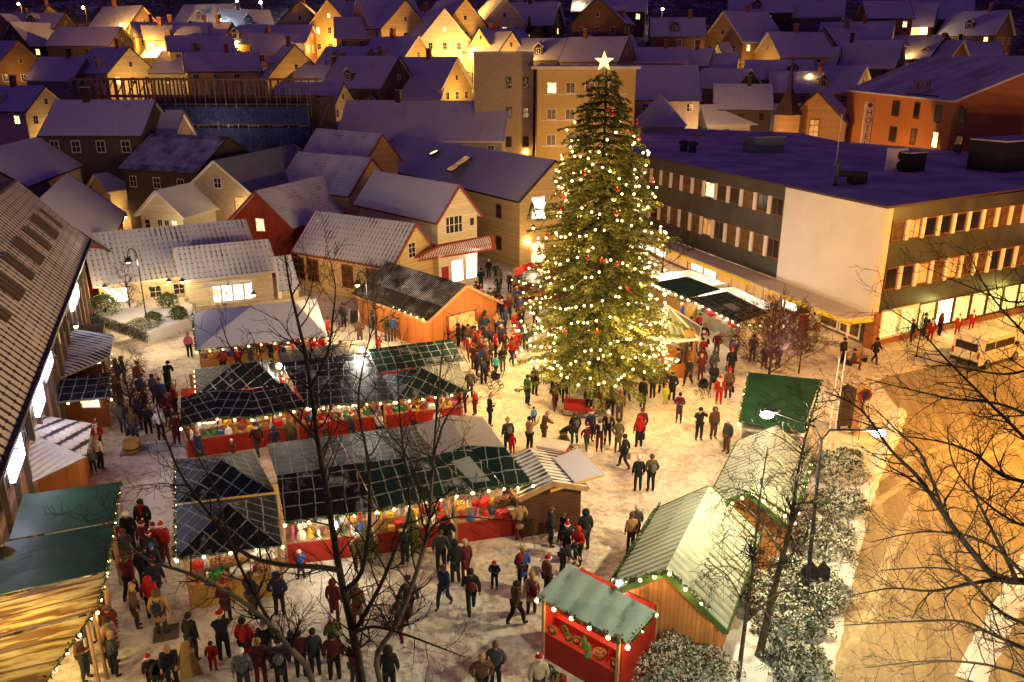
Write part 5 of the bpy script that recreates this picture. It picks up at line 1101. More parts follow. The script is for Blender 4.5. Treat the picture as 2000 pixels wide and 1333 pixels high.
# strings of bulbs laid round the tree in sagging swags
bt = bulb_mesh(.062, 'bulb_tree'); rr = random.Random(5)
swags = [(15.1, 2.2), (13.4, 1.6), (12.0, 1.5), (10.6, 1.3), (9.3, 1.6), (8.0, 1.2), (6.9, 1.5), (5.8, 1.0), (4.8, 1.3), (3.9, .9), (3.0, .7)]
nlamp = 0
for si, (z0, sg) in enumerate(swags):
    t = thing('light_string', 'string of bulbs round the Christmas tree, number %s row from the top' % ['one', 'two', 'three', 'four', 'five', 'six', 'seven', 'eight', 'nine', 'ten', 'eleven', 'twelve', 'thirteen'][si], 'fairy lights', (TX, TY, 0), 0, 'light strings on the Christmas tree')
    t['label'] = ['topmost', 'second', 'third', 'fourth', 'fifth', 'sixth', 'seventh', 'eighth', 'ninth', 'tenth', 'lowest', 'lowest', 'lowest'][si]+' ring of bulbs wound round the Christmas tree, counted from the star'
    nb = int(2*math.pi*prof(z0)/.40)+4; pts = []; ph = rr.random()*6; nw = 3+si % 3
    for i in range(nb):
        a = 2*math.pi*i/nb+rr.uniform(-.03, .03); sw = abs(math.sin((a*nw+ph)/2)); z = z0-sg*.75*sw+rr.uniform(-.14, .14)
        pts.append(surf(a, z, 1.0+rr.uniform(-.06, .06)))
    q = MB(); q.tube([p-Vector((TX, TY, 0)) for p in pts]+[pts[0]-Vector((TX, TY, 0))], .012, 3); q.build('cable', M['cable'], t)
    for i, p in enumerate(pts):
        if rr.random() < .14: continue
        put('bulb', bt, t, p-Vector((TX, TY, 0)))
        if math.sin(math.atan2(p.y-TY, p.x-TX)) < .45 and i % 4 == 0:
            d = Vector((p.x-TX, p.y-TY, 0)).normalized(); lamp('bulb_light', p+d*.30, 62, (1, .60, .17), .12); nlamp += 1
        elif i % 8 == 0:
            d = Vector((p.x-TX, p.y-TY, 0)).normalized(); lamp('bulb_light', p+d*.35, 80, (1, .60, .17), .12); nlamp += 1
# baubles
q = MB(); q.ball((0, 0, 0), .105, 12, 9); q.lathe([(.03, .10), (.03, .17), (0, .17)], 6, m=1); bm_ = q.mesh('bauble', [M['bauble'], M['w_gold']], True)
for i in range(34):
    a = rr.uniform(-math.pi, .25*math.pi) if i % 5 else rr.uniform(0, 6.28); z = rr.uniform(2.4, 15.8); p = surf(a, z, 1.0)
    hgt = 'top' if z > 12 else 'middle' if z > 6.5 else 'lower'; sd = 'left' if p.x < TX-prof(z)*.3 else 'right' if p.x > TX+prof(z)*.3 else 'front'
    tag(put('bauble', bm_, None, p), 'shiny red bauble on the %s %s of the Christmas tree' % (hgt, sd), 'bauble', 'red baubles on the Christmas tree')
# star
sp_ = AY(1180, 121, TY); stt = thing('tree_star', 'glowing five pointed yellow star on top of the Christmas tree', 'star', sp_)
q = MB(); ro, ri, dp = .50, .20, .13
ring = [Vector(((ro if k % 2 == 0 else ri)*math.sin(math.pi*k/5), 0, (ro if k % 2 == 0 else ri)*math.cos(math.pi*k/5))) for k in range(10)]
for s in (-1, 1):
    for k in range(10): f = [Vector((0, s*dp, 0)), ring[k], ring[(k+1) % 10]]; q.face(f if s < 0 else f[::-1])
q.build('body', M['star'], stt); q = MB(); q.tube([(0, 0, -.75), (0, 0, -.2)], .025, 6); q.build('rod', M['metal'], stt)
lamp('star_light', sp_+Vector((0, -.5, 0)), 12, (1, .75, .3), .3)
# ================================================================ bare trees
def grow(q, p, d, L, r, depth, rr, m=0, up=.25, spread=.6, dens=3, seg=4, n0=4, wig=.16, minr=.006):
    """one curving shoot and its side shoots"""
    pts = [p]; dd = d.normalized(); rs = [r]
    for i in range(seg):
        dd = (dd+Vector((rr.gauss(0, wig), rr.gauss(0, wig), rr.gauss(0, wig)+up*.35))).normalized(); pts.append(pts[-1]+dd*L/seg); rs.append(max(minr*.7, r*(1-(i+1)/seg*.75)))
    q.tube(pts, rs, 3 if depth == 0 or r < .02 else n0, m, cap=False)
    if depth <= 0: return
    for k in range(dens):
        f = (k+.6)/dens*.85+.12; i = min(seg-1, int(f*seg)); c = pts[i].lerp(pts[i+1], f*seg-i); ax = (pts[i+1]-pts[i]).normalized()
        s = Vector((rr.gauss(0, 1), rr.gauss(0, 1), rr.gauss(0, .8))); s = (s-ax*s.dot(ax)).normalized()
        grow(q, c, ax*.75+s*spread*rr.uniform(.8, 1.4), L*rr.uniform(.42, .66), max(minr, r*.5), depth-1, rr, m, up, spread, dens, max(3, seg-1), n0, wig, minr)
def limb(t, pts, r0, r1, rr, mats, every=.55, tl=1.3, depth=2, up=.3, spread=.8, dens=3, minr=.007, name='limb', sides=8, tr=.028, start=0.0, tseg=4):
    o = t.location; q = MB(); n = len(pts)
    sm = []
    for i in range(n-1):   # Catmull-Rom smoothing
        p0, p1, p2, p3 = pts[max(i-1, 0)], pts[i], pts[i+1], pts[min(i+2, n-1)]
        for k in range(4):
            u = k/4; sm.append(.5*((2*p1)+(p2-p0)*u+(2*p0-5*p1+4*p2-p3)*u*u+(3*p1-p0-3*p2+p3)*u**3))
    sm.append(pts[-1]); N = len(sm); rs = [r0+(r1-r0)*(i/(N-1))**.8 for i in range(N)]
    q.tube([p-o for p in sm], rs, sides if r0 > .05 else 5); lb_ = q.build(name, M[mats[0]], t, smooth=True)
    q = MB(); acc = 0
    for i in range(N-1):
        a, b = sm[i], sm[i+1]; L = (b-a).length; acc += L
        if i/(N-1) < start: continue
        while acc > every:
            acc -= every; ax = (b-a).normalized(); s = Vector((rr.gauss(0, 1), rr.gauss(0, 1), rr.gauss(0, .9))); s = (s-ax*s.dot(ax)).normalized()
            grow(q, a.lerp(b, rr.random())-o, ax*.6+s*spread, tl*rr.uniform(.6, 1.25), min(tr, rs[i]*.6), depth, rr, 0, up, .7, dens, tseg, 4, .16, minr)
    if q.f: q.build('twigs', M[mats[1]], lb_)
    return lb_
def px_line(l): return [AY(*v) for v in l]
nt_ = thing('bare_tree', 'tall bare tree in the left foreground with dark branches spread before the stalls', 'tree', (-4.4, 18.6, 0)); rr = random.Random(21)
B0 = Vector((-4.2, 18.4, 0))
MT = ('bark', 'twig')
limb(nt_, [B0, *px_line([(706, 1333, 18.6), (690, 1240, 18.7), (668, 1140, 18.8), (652, 1050, 18.9), (638, 960, 19), (622, 870, 19), (610, 780, 19.1), (598, 700, 19.1), (582, 630, 19.2), (566, 560, 19.2), (556, 495, 19.2)])], .145, .02, rr, MT, .33, 1.25, 2, start=.12, name='trunk')
limb(nt_, px_line([(672, 1155, 18.8), (705, 1120, 18.6), (720, 1040, 18.4), (722, 960, 18.3), (715, 880, 18.2), (700, 790, 18.2), (712, 700, 18.2), (735, 620, 18.2)]), .075, .012, rr, MT, .33, 1.1, 2)
limb(nt_, [Vector((-3.0, 18.0, 0)), *px_line([(735, 1300, 18), (775, 1220, 17.9), (810, 1130, 17.8), (835, 1040, 17.8), (843, 950, 17.7), (850, 850, 17.7), (858, 750, 17.6), (868, 650, 17.6)])], .095, .012, rr, ('bark_birch', 'twig'), .35, 1.1, 2, start=.2)
limb(nt_, px_line([(690, 1240, 18.7), (740, 1150, 18.9), (770, 1080, 19.0), (800, 1000, 19.2), (790, 900, 19.3), (780, 800, 19.4), (775, 700, 19.4)]), .075, .010, rr, MT, .33, 1.0, 2)
limb(nt_, px_line([(664, 1115, 18.8), (620, 1108, 18.3), (560, 1105, 17.9), (500, 1092, 17.6), (450, 1060, 17.4), (405, 1000, 17.3), (355, 930, 17.3), (325, 860, 17.3), (305, 790, 17.4)]), .085, .014, rr, MT, .33, 1.0, 2)
limb(nt_, [Vector((-5.2, 17.0, 0)), *px_line([(610, 1333, 17), (560, 1260, 16.8), (500, 1195, 16.6), (430, 1150, 16.5), (360, 1118, 16.4), (290, 1095, 16.4), (230, 1050, 16.5), (180, 1000, 16.6)])], .095, .014, rr, ('bark_birch', 'twig'), .33, 1.0, 2, start=.2)
limb(nt_, px_line([(540, 1240, 16.8), (480, 1130, 16.9), (450, 1060, 17), (420, 960, 17), (380, 880, 17.1), (340, 800, 17.1)]), .05, .010, rr, MT, .33, .9, 2)
limb(nt_, px_line([(688, 1238, 18.6), (730, 1225, 18.1), (790, 1240, 17.7), (850, 1262, 17.3), (910, 1285, 17)]), .06, .01, rr, MT, .33, .95, 2)
limb(nt_, px_line([(828, 1070, 17.8), (850, 1025, 17.6), (900, 1010, 17.4), (960, 1015, 17.2), (1030, 1020, 17)]), .035, .008, rr, MT, .33, .8, 2)
limb(nt_, px_line([(838, 1010, 17.8), (800, 900, 18), (745, 830, 18.2), (700, 760, 18.3)]), .035, .008, rr, MT, .33, .8, 2)
limb(nt_, px_line([(845, 900, 17.7), (870, 820, 17.5), (920, 760, 17.4), (960, 700, 17.3)]), .03, .007, rr, MT, .33, .8, 1)
limb(nt_, px_line([(618, 860, 19), (560, 800, 18.8), (500, 740, 18.7), (450, 680, 18.6), (430, 620, 18.6)]), .045, .008, rr, MT, .33, .9, 2)
limb(nt_, px_line([(606, 760, 19), (640, 690, 19), (650, 620, 19), (655, 560, 19), (640, 490, 19)]), .045, .008, rr, MT, .33, .8, 2)
# big tree at the right reaching in over the road
rt = thing('bare_tree', 'big bare tree at the right edge reaching its dark branches over the road', 'tree', (14.6, 15.2, 0)); rr = random.Random(33)
base = Vector((14.6, 15.2, 0)); tk = [base, base+Vector((-.2, 0, 4)), base+Vector((-.1, .2, 8)), base+Vector((-.4, .2, 13)), base+Vector((-.5, .2, 17))]
limb(rt, tk, .34, .08, rr, MT, 3, 1, 0, name='trunk')
RL = [([(2060, 1142, 15), (1955, 1132, 14.8), (1900, 1080, 14.8), (1840, 1000, 15), (1795, 935, 15.2), (1740, 880, 15.4), (1680, 800, 15.8), (1610, 765, 16.2)], .105, .012),
      ([(1955, 1132, 14.8), (1900, 1140, 14.5), (1820, 1155, 14.2), (1740, 1150, 14), (1660, 1165, 13.8)], .05, .01), ([(1845, 1005, 15), (1800, 890, 15), (1760, 850, 15), (1700, 790, 15)], .04, .008),
      ([(2060, 960, 16), (1960, 930, 16), (1900, 885, 16.2), (1830, 862, 16.4), (1750, 852, 16.8)], .07, .01), ([(2070, 1290, 14), (1950, 1245, 13.8), (1880, 1215, 13.6), (1780, 1215, 13.4), (1650, 1222, 13.2)], .06, .01),
      ([(2070, 1240, 14.4), (1960, 1200, 14.2), (1890, 1130, 14.2), (1830, 1110, 14.2), (1720, 1115, 14)], .06, .01), ([(2060, 905, 17), (1960, 815, 17.3), (1905, 760, 17.6), (1850, 705, 18), (1790, 640, 18.4), (1730, 600, 18.8)], .06, .01),
      ([(2070, 728, 17), (1960, 732, 17), (1860, 715, 17.3), (1770, 690, 17.6)], .05, .009), ([(2070, 1335, 13.5), (1930, 1300, 13.3), (1820, 1292, 13), (1690, 1305, 12.8)], .05, .009), ([(2070, 700, 18), (1990, 640, 18), (1930, 570, 18.3), (1890, 490, 18.6)], .05, .009),
      ([(2060, 830, 16), (1950, 790, 16), (1860, 780, 16.2), (1770, 760, 16.5), (1690, 740, 16.8)], .05, .009), ([(2060, 1040, 15), (1980, 1020, 15), (1900, 960, 15), (1860, 900, 15.2), (1850, 830, 15.4)], .05, .009),
      ([(2060, 600, 18), (1970, 590, 18), (1890, 560, 18.4), (1800, 520, 18.6)], .04, .008), ([(1990, 1140, 14.8), (1930, 1020, 14.6), (1900, 940, 14.6), (1940, 850, 14.8)], .05, .009), ([(2060, 1180, 14.4), (1980, 1100, 14.2), (1900, 1050, 14.1), (1800, 1040, 14), (1700, 1060, 13.9)], .05, .009)]
for pts, r0, r1 in RL:
    a_ = px_line(pts)
    if pts[0][0] > 2040: a_ = [tk[1].lerp(tk[4], max(0, min(1, (a_[0].z-5.2)/12)))]+a_
    limb(rt, a_, r0, r1, rr, ('twig', 'twig'), .23, .95, 2, up=.15, spread=.75, dens=3, tseg=4, tr=.022, minr=.0055)
def free_tree(label, base, H, r, mats, seed, spread=.5, nl=9, tl=1.2, depth=2, lean=(0, 0), up=.3, start=.25, every=.5, droop=0, name='bare_tree', minr=.008, cat='tree', llen=.42, tdens=3):
    rr = random.Random(seed); t = thing(name, label, cat, base); b = Vector(base)
    tp = [b]+[b+Vector((lean[0]*f+rr.gauss(0, .05)*H*.15, lean[1]*f, H*f)) for f in (.25, .5, .75, 1)]
    limb(t, tp, r, r*.15, rr, mats, every, tl*.6, depth, up=up, start=.45, name='trunk', minr=minr)
    for i in range(nl):
        f = start+(1-start)*i/nl*.92; k = f*4; j = min(3, int(k)); c = tp[j].lerp(tp[j+1], k-j); a = i*2.4+rr.uniform(-.4, .4); L = H*llen*(1.15-f)*rr.uniform(.8, 1.2)
        d = Vector((math.cos(a), math.sin(a), rr.uniform(.5, 1.0))).normalized(); p1 = c+d*L*.5; p2 = c+d*L+Vector((0, 0, (.12-droop)*L)); p3 = p2+Vector((d.x*.2*L, d.y*.2*L, -droop*L*.5))
        limb(t, [c, p1, p2, p3], r*.42*(1.2-f), .009, rr, mats, every*.8, tl, depth, up=up-droop, spread=spread+.3, minr=minr, dens=tdens)
    return t
BR = ('bark_birch', 'twig')
free_tree('leaning birch with a pale trunk beside the plank huts', P(1482, 1285), 8.6, .15, BR, 3, lean=(1.4, 1.6), nl=13, tl=1.0, start=.35, droop=.25, llen=.35, every=.28)
free_tree('slender young birch with drooping twigs in front of the leaning one', P(1442, 1325), 7.6, .085, BR, 4, lean=(.3, .6), nl=14, tl=.9, droop=.45, every=.28, up=.1, start=.25, llen=.32)
free_tree('bare round crowned tree in front of the low yellow shop house', P(738, 690), 5.8, .11, MT, 5, lean=(.0, .1), nl=12, tl=.8, start=.5, llen=.38, minr=.012, every=.45)
free_tree('red twigged bushy tree in front of the grid lined stall', P(1500, 748), 5.0, .10, ('bark', 'twig_r'), 6, nl=26, tl=.85, start=.12, llen=.55, minr=.013, every=.22)
free_tree('bare tree right of the Christmas tree before the office building', P(1292, 560), 5.6, .09, ('bark', 'twig_r'), 7, nl=11, tl=.8, start=.3, minr=.013)
free_tree('small bare tree among the crowd by the blue roofed hut', P(262, 850), 3.9, .08, ('bark', 'twig_r'), 8, nl=20, every=.28, tl=.7, start=.2, llen=.5, minr=.010)
free_tree('bare bush against the red barn house', P(545, 520), 3.2, .08, ('bark', 'twig_r'), 9, nl=14, tl=.8, start=.15, llen=.6, minr=.014)
free_tree('slim conifer shaped bare tree in the garden under the long tiled roof', P(258, 622), 4.2, .07, MT, 10, nl=14, tl=.6, start=.15, llen=.3, minr=.012)
free_tree('thin bare sapling before the shop window of the corner building', P(1790, 700), 3.2, .05, MT, 12, nl=9, tl=.6, start=.2, llen=.4, minr=.01)
free_tree('thin bare tree at the top of the red bush group', P(1560, 730), 4.2, .06, ('bark', 'twig_r'), 13, nl=20, every=.25, tl=.7, start=.2, minr=.011)
free_tree('thin dark tree in front of the office building at its far shops', P(1340, 545), 4.2, .06, MT, 14, nl=9, tl=.7, start=.3, minr=.013)
# ================================================================ shrubs
def shrub(label, loc, rx, ry, h, n, mat_='leaf_snow', size=.085, seed=1, name='shrub', cat='shrub', flat=.0):
    t = thing(name, label, cat, loc); rr = random.Random(seed); q = MB()
    for i in range(9):
        a = rr.uniform(0, 6.28); q.tube([(0, 0, 0), (rx*.4*math.cos(a), ry*.4*math.sin(a), h*.4), (rx*.8*math.cos(a), ry*.8*math.sin(a), h*.75)], [.03, .02, .008], 4)
    q.build('stem', M['bark'], t); q = MB()
    for i in range(n):
        a = rr.uniform(0, 6.28); u = rr.random()**.5; el = rr.random()
        k = (1+.17*math.sin(a*4+seed)+.12*math.sin(a*9+seed*2)); ra = rr.uniform(.72, 1.04)*k
        zz = math.sin(el*math.pi/2)**(.8); c = Vector((rx*ra*math.cos(a)*math.cos(el*math.pi/2)**.5, ry*ra*math.sin(a)*math.cos(el*math.pi/2)**.5, max(.03, h*zz*rr.uniform(.8, 1.03)*(1+.1*math.sin(a*3+2)))))
        nn = Vector((rr.gauss(0, .6), rr.gauss(0, .6), rr.gauss(.7, .5))).normalized(); x = nn.orthogonal().normalized(); x = Matrix.Rotation(rr.uniform(0, 6.28), 3, nn) @ x; y = nn.cross(x); s = size*rr.uniform(.6, 1.3)
        q.face([c-x*s, c-y*s*.45+nn*s*.15, c+x*s, c+y*s*.45+nn*s*.15])
    q.build('foliage', M[mat_], t); return t
fb = P(1325, 1325); shrub('big rounded snow dusted bush at the bottom beside the plank hut', (fb.x, fb.y-.2, .0), 1.55, 1.25, 1.25, 9000, size=.05, seed=2)
for k, (px, py, rx, h, d) in enumerate(((1632, 935, 1.2, 1.1, 'rounded snow dusted bush at the far end of the kerb bed'), (1640, 1000, 1.1, .9, 'second snowy bush from the far end of the kerb bed'), (1605, 1075, 1.3, 1.1, 'snowy bush behind the grey sign boards in the kerb bed'),
     (1560, 1160, 1.3, 1.1, 'snowy bush around the sign boards in the kerb bed'), (1600, 1185, 1.0, .9, 'snowy bush right next to the kerb at the sign boards'), (1545, 1240, 1.1, .9, 'snowy bush right of the birch foot'), (1480, 1180, .9, .8, 'snowy bush between the plank hut and the leaning birch'), (1560, 1310, 1.0, .6, 'lowest snowy bush at the bottom of the kerb bed'), (1655, 905, .7, .6, 'small brown snowy bush nearest the handcart'))):
    p = P(px, py); shrub(d, (p.x, p.y, .05), rx, rx*.9, h, int(3600*rx), size=.068, seed=10+k)
for k, (px, py, rx, h, m_, d) in enumerate(((205, 612, 1.1, 1.3, 'leaf_g', 'round evergreen bush lit yellow in the garden terrace'), (275, 640, 1.1, .5, 'leaf_snow', 'low snow covered bush in the middle of the terrace'), (330, 600, .7, 1.0, 'leaf_g', 'evergreen bush under the wreaths'), (350, 622, .6, .8, 'leaf_g', 'evergreen bush by the garden steps'),
     (378, 607, .7, 1.1, 'leaf_snow', 'bush covered in tiny lights at the corner of the small shop house'), (505, 590, .4, 1.2, 'leaf_g', 'potted conifer right of the display window'), (300, 630, .6, .7, 'leaf_g', 'evergreen bush left of the garden steps'))):
    p = P(px, py, .8 if px < 360 else 0); shrub(d, (p.x, p.y, p.z), rx, rx*.85, h, int(2200*rx), m_, .07, 30+k)
# clipped hedge round the terrace
q = MB(); rr = random.Random(3); hl = [P(168, 628, .8), P(230, 646, .8), P(285, 668, .8)]
for a, b in zip(hl, hl[1:]):
    for i in range(1500):
        f = rr.random(); c = a.lerp(b, f)+Vector((rr.uniform(-.25, .25), rr.uniform(-.3, .3), rr.uniform(0, .55))); nn = Vector((rr.gauss(0, .6), rr.gauss(0, .6), rr.gauss(.6, .5))).normalized(); x = nn.orthogonal().normalized()*.06; y = nn.cross(x)*.5
        q.face([c-x, c-y, c+x, c+y])
tag(q.build('hedge', M['leaf_dark']), 'low dark clipped hedge along the edge of the garden terrace', 'hedge')
def potted_fir(label, loc, h, r, seed):
    t = thing('fir_tree', label, 'fir tree', loc); rr = random.Random(seed); q = MB(); q.tube([(0, 0, 0), (0, 0, h*.95)], [.04, .01], 6); q.build('trunk', M['bark'], t); q = MB()
    for i in range(int(900*h)):
        z = rr.uniform(.12, 1)**1.0; a = rr.uniform(0, 6.28); R_ = r*(1-z)+.03; c = Vector((R_*math.cos(a)*rr.uniform(.4, 1), R_*math.sin(a)*rr.uniform(.4, 1), z*h)); d = Vector((math.cos(a), math.sin(a), rr.uniform(-.4, .5))).normalized()*.15; s = d.cross(Vector((0, 0, 1))).normalized()*.025
        q.face([c, c+d*.5+s, c+d, c+d*.5-s])
    q.build('crown', M['fir'], t); return t
for k, (px, py, h, d) in enumerate(((1055, 1015, 1.9, 'small fir tree leaning by the dark hut at the end of the front row'), (805, 1085, 1.9, 'small fir tree before the third red stall'), (720, 1098, 1.5, 'small fir tree between the second and third red stalls'), (1100, 885, 1.0, 'cut fir branches behind the dark hut'))):
    potted_fir(d, P(px, py), h, .5 if h > 1.2 else .6, k+60)
for k, (x_, y_) in enumerate(((1066, 205), (1178, 22))):
    pass
# ================================================================ people
def skin_mesh(name, verts, edges, radii, root=0, sub=1):
    me = bpy.data.meshes.new(name); me.from_pydata(verts, edges, []); o = bpy.data.objects.new(name, me); COL.objects.link(o)
    m = o.modifiers.new('s', 'SKIN'); m.use_smooth_shade = True
    lay = me.skin_vertices[0].data
    for i, r in enumerate(radii):
        lay[i].radius = r if hasattr(r, '__len__') else (r, r); lay[i].use_root = (i == root)
    if sub: s = o.modifiers.new('u', 'SUBSURF'); s.levels = sub; s.render_levels = sub
    bpy.context.view_layer.update()
    out = bpy.data.meshes.new_from_object(o.evaluated_get(bpy.context.evaluated_depsgraph_get())); out.name = name
    bpy.data.objects.remove(o); bpy.data.meshes.remove(me)
    return out
class Sk:
    def __init__(s): s.v = []; s.e = []; s.r = []
    def chain(s, pts, rs, start=None):
        prev = start
        for p, r in zip(pts, rs):
            s.v.append(tuple(p)); s.r.append(r); k = len(s.v)-1
            if prev is not None: s.e.append((prev, k))
            prev = k
        return prev
def pose_joints(pose):
    """figure 1.75 m tall facing -Y; returns the joints"""
    J = dict(pelvis=(0, 0, .95), waist=(0, .01, 1.10), chest=(0, .0, 1.33), neck=(0, -.01, 1.50), head=(0, -.03, 1.62))
    for s, n in ((-1, 'L'), (1, 'R')):
        J['hip'+n] = (s*.10, 0, .90); J['knee'+n] = (s*.11, -.03, .50); J['ank'+n] = (s*.12, .02, .09); J['toe'+n] = (s*.14, -.15, .04)
        J['sho'+n] = (s*.19, 0, 1.42); J['elb'+n] = (s*.25, .03, 1.14); J['wri'+n] = (s*.26, -.05, .90); J['fin'+n] = (s*.25, -.09, .74)
    if pose == 'walk':
        J['kneeL'] = (-.10, -.20, .52); J['ankL'] = (-.10, -.24, .12); J['toeL'] = (-.11, -.40, .07); J['kneeR'] = (.10, .08, .50); J['ankR'] = (.10, .30, .16); J['toeR'] = (.11, .17, .05)
        J['elbL'] = (-.25, .14, 1.17); J['wriL'] = (-.26, .16, .93); J['finL'] = (-.25, .12, .77); J['elbR'] = (.25, -.08, 1.15); J['wriR'] = (.24, -.25, .98); J['finR'] = (.23, -.35, .88)
    if pose == 'pockets':
        for s, n in ((-1, 'L'), (1, 'R')): J['elb'+n] = (s*.31, .07, 1.15); J['wri'+n] = (s*.20, -.06, .98); J['fin'+n] = (s*.16, -.10, .90)
    if pose == 'hold':
        for s, n in ((-1, 'L'), (1, 'R')): J['elb'+n] = (s*.27, .02, 1.15); J['wri'+n] = (s*.13, -.25, 1.17); J['fin'+n] = (s*.05, -.34, 1.22)
        J['head'] = (0, -.06, 1.61)
    if pose == 'reach':
        for s, n in ((-1, 'L'), (1, 'R')): J['elb'+n] = (s*.22, -.22, 1.22); J['wri'+n] = (s*.20, -.44, 1.12); J['fin'+n] = (s*.19, -.58, 1.10)
        J['chest'] = (0, -.08, 1.31); J['neck'] = (0, -.13, 1.47); J['head'] = (0, -.19, 1.58); J['shoL'] = (-.19, -.08, 1.40); J['shoR'] = (.19, -.08, 1.40)
    if pose == 'lift':
        for s, n in ((-1, 'L'), (1, 'R')): J['elb'+n] = (s*.24, -.24, 1.44); J['wri'+n] = (s*.17, -.44, 1.58); J['fin'+n] = (s*.12, -.54, 1.68)
        J['head'] = (0, .01, 1.63)
    if pose == 'camera':
        for s, n in ((-1, 'L'), (1, 'R')): J['elb'+n] = (s*.29, -.10, 1.30); J['wri'+n] = (s*.12, -.22, 1.56); J['fin'+n] = (s*.04, -.22, 1.66)
    if pose == 'bend':
        J['waist'] = (0, -.08, 1.06); J['chest'] = (0, -.28, 1.22); J['neck'] = (0, -.43, 1.32); J['head'] = (0, -.53, 1.36)
        for s, n in ((-1, 'L'), (1, 'R')): J['sho'+n] = (s*.18, -.34, 1.28); J['elb'+n] = (s*.22, -.44, 1.03); J['wri'+n] = (s*.15, -.60, .88); J['fin'+n] = (s*.12, -.70, .80)
    if pose == 'sway':
        J['kneeR'] = (.13, -.10, .50); J['ankR'] = (.20, -.08, .09); J['toeR'] = (.28, -.22, .04); J['elbL'] = (-.30, .05, 1.18); J['wriL'] = (-.14, -.18, 1.12); J['finL'] = (-.06, -.24, 1.18); J['head'] = (.04, -.04, 1.61)
    if pose == 'sit':
        for s, n in ((-1, 'L'), (1, 'R')): J['knee'+n] = (s*.12, -.45, .50+.0); J['ank'+n] = (s*.12, -.42, .09); J['toe'+n] = (s*.13, -.58, .04); J['hip'+n] = (s*.10, 0, .52)
        for k in ('pelvis', 'waist', 'chest', 'neck', 'head', 'shoL', 'shoR', 'elbL', 'elbR'): J[k] = (J[k][0], J[k][1], J[k][2]-.40)
        for s, n in ((-1, 'L'), (1, 'R')): J['wri'+n] = (s*.16, -.26, .66); J['fin'+n] = (s*.12, -.38, .62)
    return {k: Vector(v) for k, v in J.items()}
def make_body(pose):
    J = pose_joints(pose); s = Sk()
    pv = s.chain([J['pelvis']], [(.13, .10)]); ch = s.chain([J['waist'], J['chest']], [(.12, .09), (.15, .10)], pv)
    s.chain([J['neck'], J['neck'].lerp(J['head'], .55)+Vector((0, 0, .0)), J['head']+Vector((0, 0, .03)), J['head']+Vector((0, 0, .12))], [.055, (.062, .07), (.082, .10), (.06, .075)], ch)
    for n in 'LR':
        s.chain([J['hip'+n], J['knee'+n], J['ank'+n], J['toe'+n]], [.085, .06, .042, (.04, .03)], pv)
        w_ = s.chain([J['sho'+n], J['elb'+n], J['wri'+n]], [.055, .042, .028], ch)
        d = (J['fin'+n]-J['wri'+n]).normalized(); pm = J['wri'+n]+d*.055; pk = s.chain([pm], [(.036, .018)], w_)
        sd = Vector((1, 0, 0)) if abs(d.x) < .8 else Vector((0, 1, 0)); sd = (sd-d*sd.dot(d)).normalized(); dn = d.cross(sd)
        for k, (o_, L) in enumerate(((-.026, .062), (-.009, .075), (.009, .070), (.026, .055))):
            b_ = pm+d*.035+sd*o_; s.chain([b_, b_+d*L*.5+dn*.006, b_+d*L+dn*.022], [.009, .008, .006], pk)
        s.chain([pm-d*.01-sd*.035*(1 if n == 'L' else -1), pm+d*.03-sd*.055*(1 if n == 'L' else -1)+dn*.015], [.011, .008], pk)
    me = skin_mesh('person', s.v, s.e, s.r); me.materials.append(M['skin']); me.materials.append(M['eye'])
    bm = bmesh.new(); bm.from_mesh(me); h = J['head']
    def blob(c, r, sc, mi):
        b_ = bmesh.ops.create_uvsphere(bm, u_segments=6, v_segments=5, radius=r, matrix=Matrix.Translation(c) @ Matrix.Diagonal((*sc, 1)))
        for f in {f for v in b_['verts'] for f in v.link_faces}: f.material_index = mi; f.smooth = True
    for sx in (-1, 1): blob(h+Vector((sx*.032, -.088, .045)), .012, (1, .7, .8), 1); blob(h+Vector((sx*.082, 0, .035)), .024, (.4, .7, 1.1), 0)
    blob(h+Vector((0, -.102, .018)), .018, (.7, 1.2, 1.2), 0); blob(h+Vector((0, -.088, -.022)), .020, (1.2, .5, .3), 1)
    bm.to_mesh(me); bm.free(); return me, J
def make_jacket(J, pose, long_=0.0):
    s = Sk(); hem = .16+long_; low = J['pelvis']+(Vector((0, 0, -hem)) if pose != 'sit' else Vector((0, -.05, -.08)))
    a = s.chain([low, J['pelvis'], J['waist'], J['chest']], [(.20+.03*bool(long_), .155), (.185, .145), (.17, .13), (.20, .145)])
    s.chain([J['neck']-Vector((0, 0, .02)), J['neck']+Vector((0, 0, .035))], [.105, .082], a)
    for n in 'LR': s.chain([J['sho'+n], J['elb'+n], J['wri'+n].lerp(J['elb'+n], .04)], [.09, .07, .055], a)
    return skin_mesh('jacket', s.v, s.e, s.r)
def make_trousers(J):
    s = Sk(); pv = s.chain([J['pelvis']+Vector((0, 0, -.02))], [(.16, .12)])
    for n in 'LR': s.chain([J['hip'+n], J['knee'+n], J['ank'+n]+Vector((0, 0, .02))], [.105, .08, .068], pv)
    return skin_mesh('trousers', s.v, s.e, s.r)
def make_boots(J, n):
    s = Sk(); d = (J['ank'+n]-J['knee'+n]).normalized(); s.chain([J['ank'+n]-d*.08, J['ank'+n]+Vector((0, .01, -.02)), J['toe'+n]+Vector((0, 0, .015))], [.058, .055, (.05, .038)])
    return skin_mesh('boot', s.v, s.e, s.r)
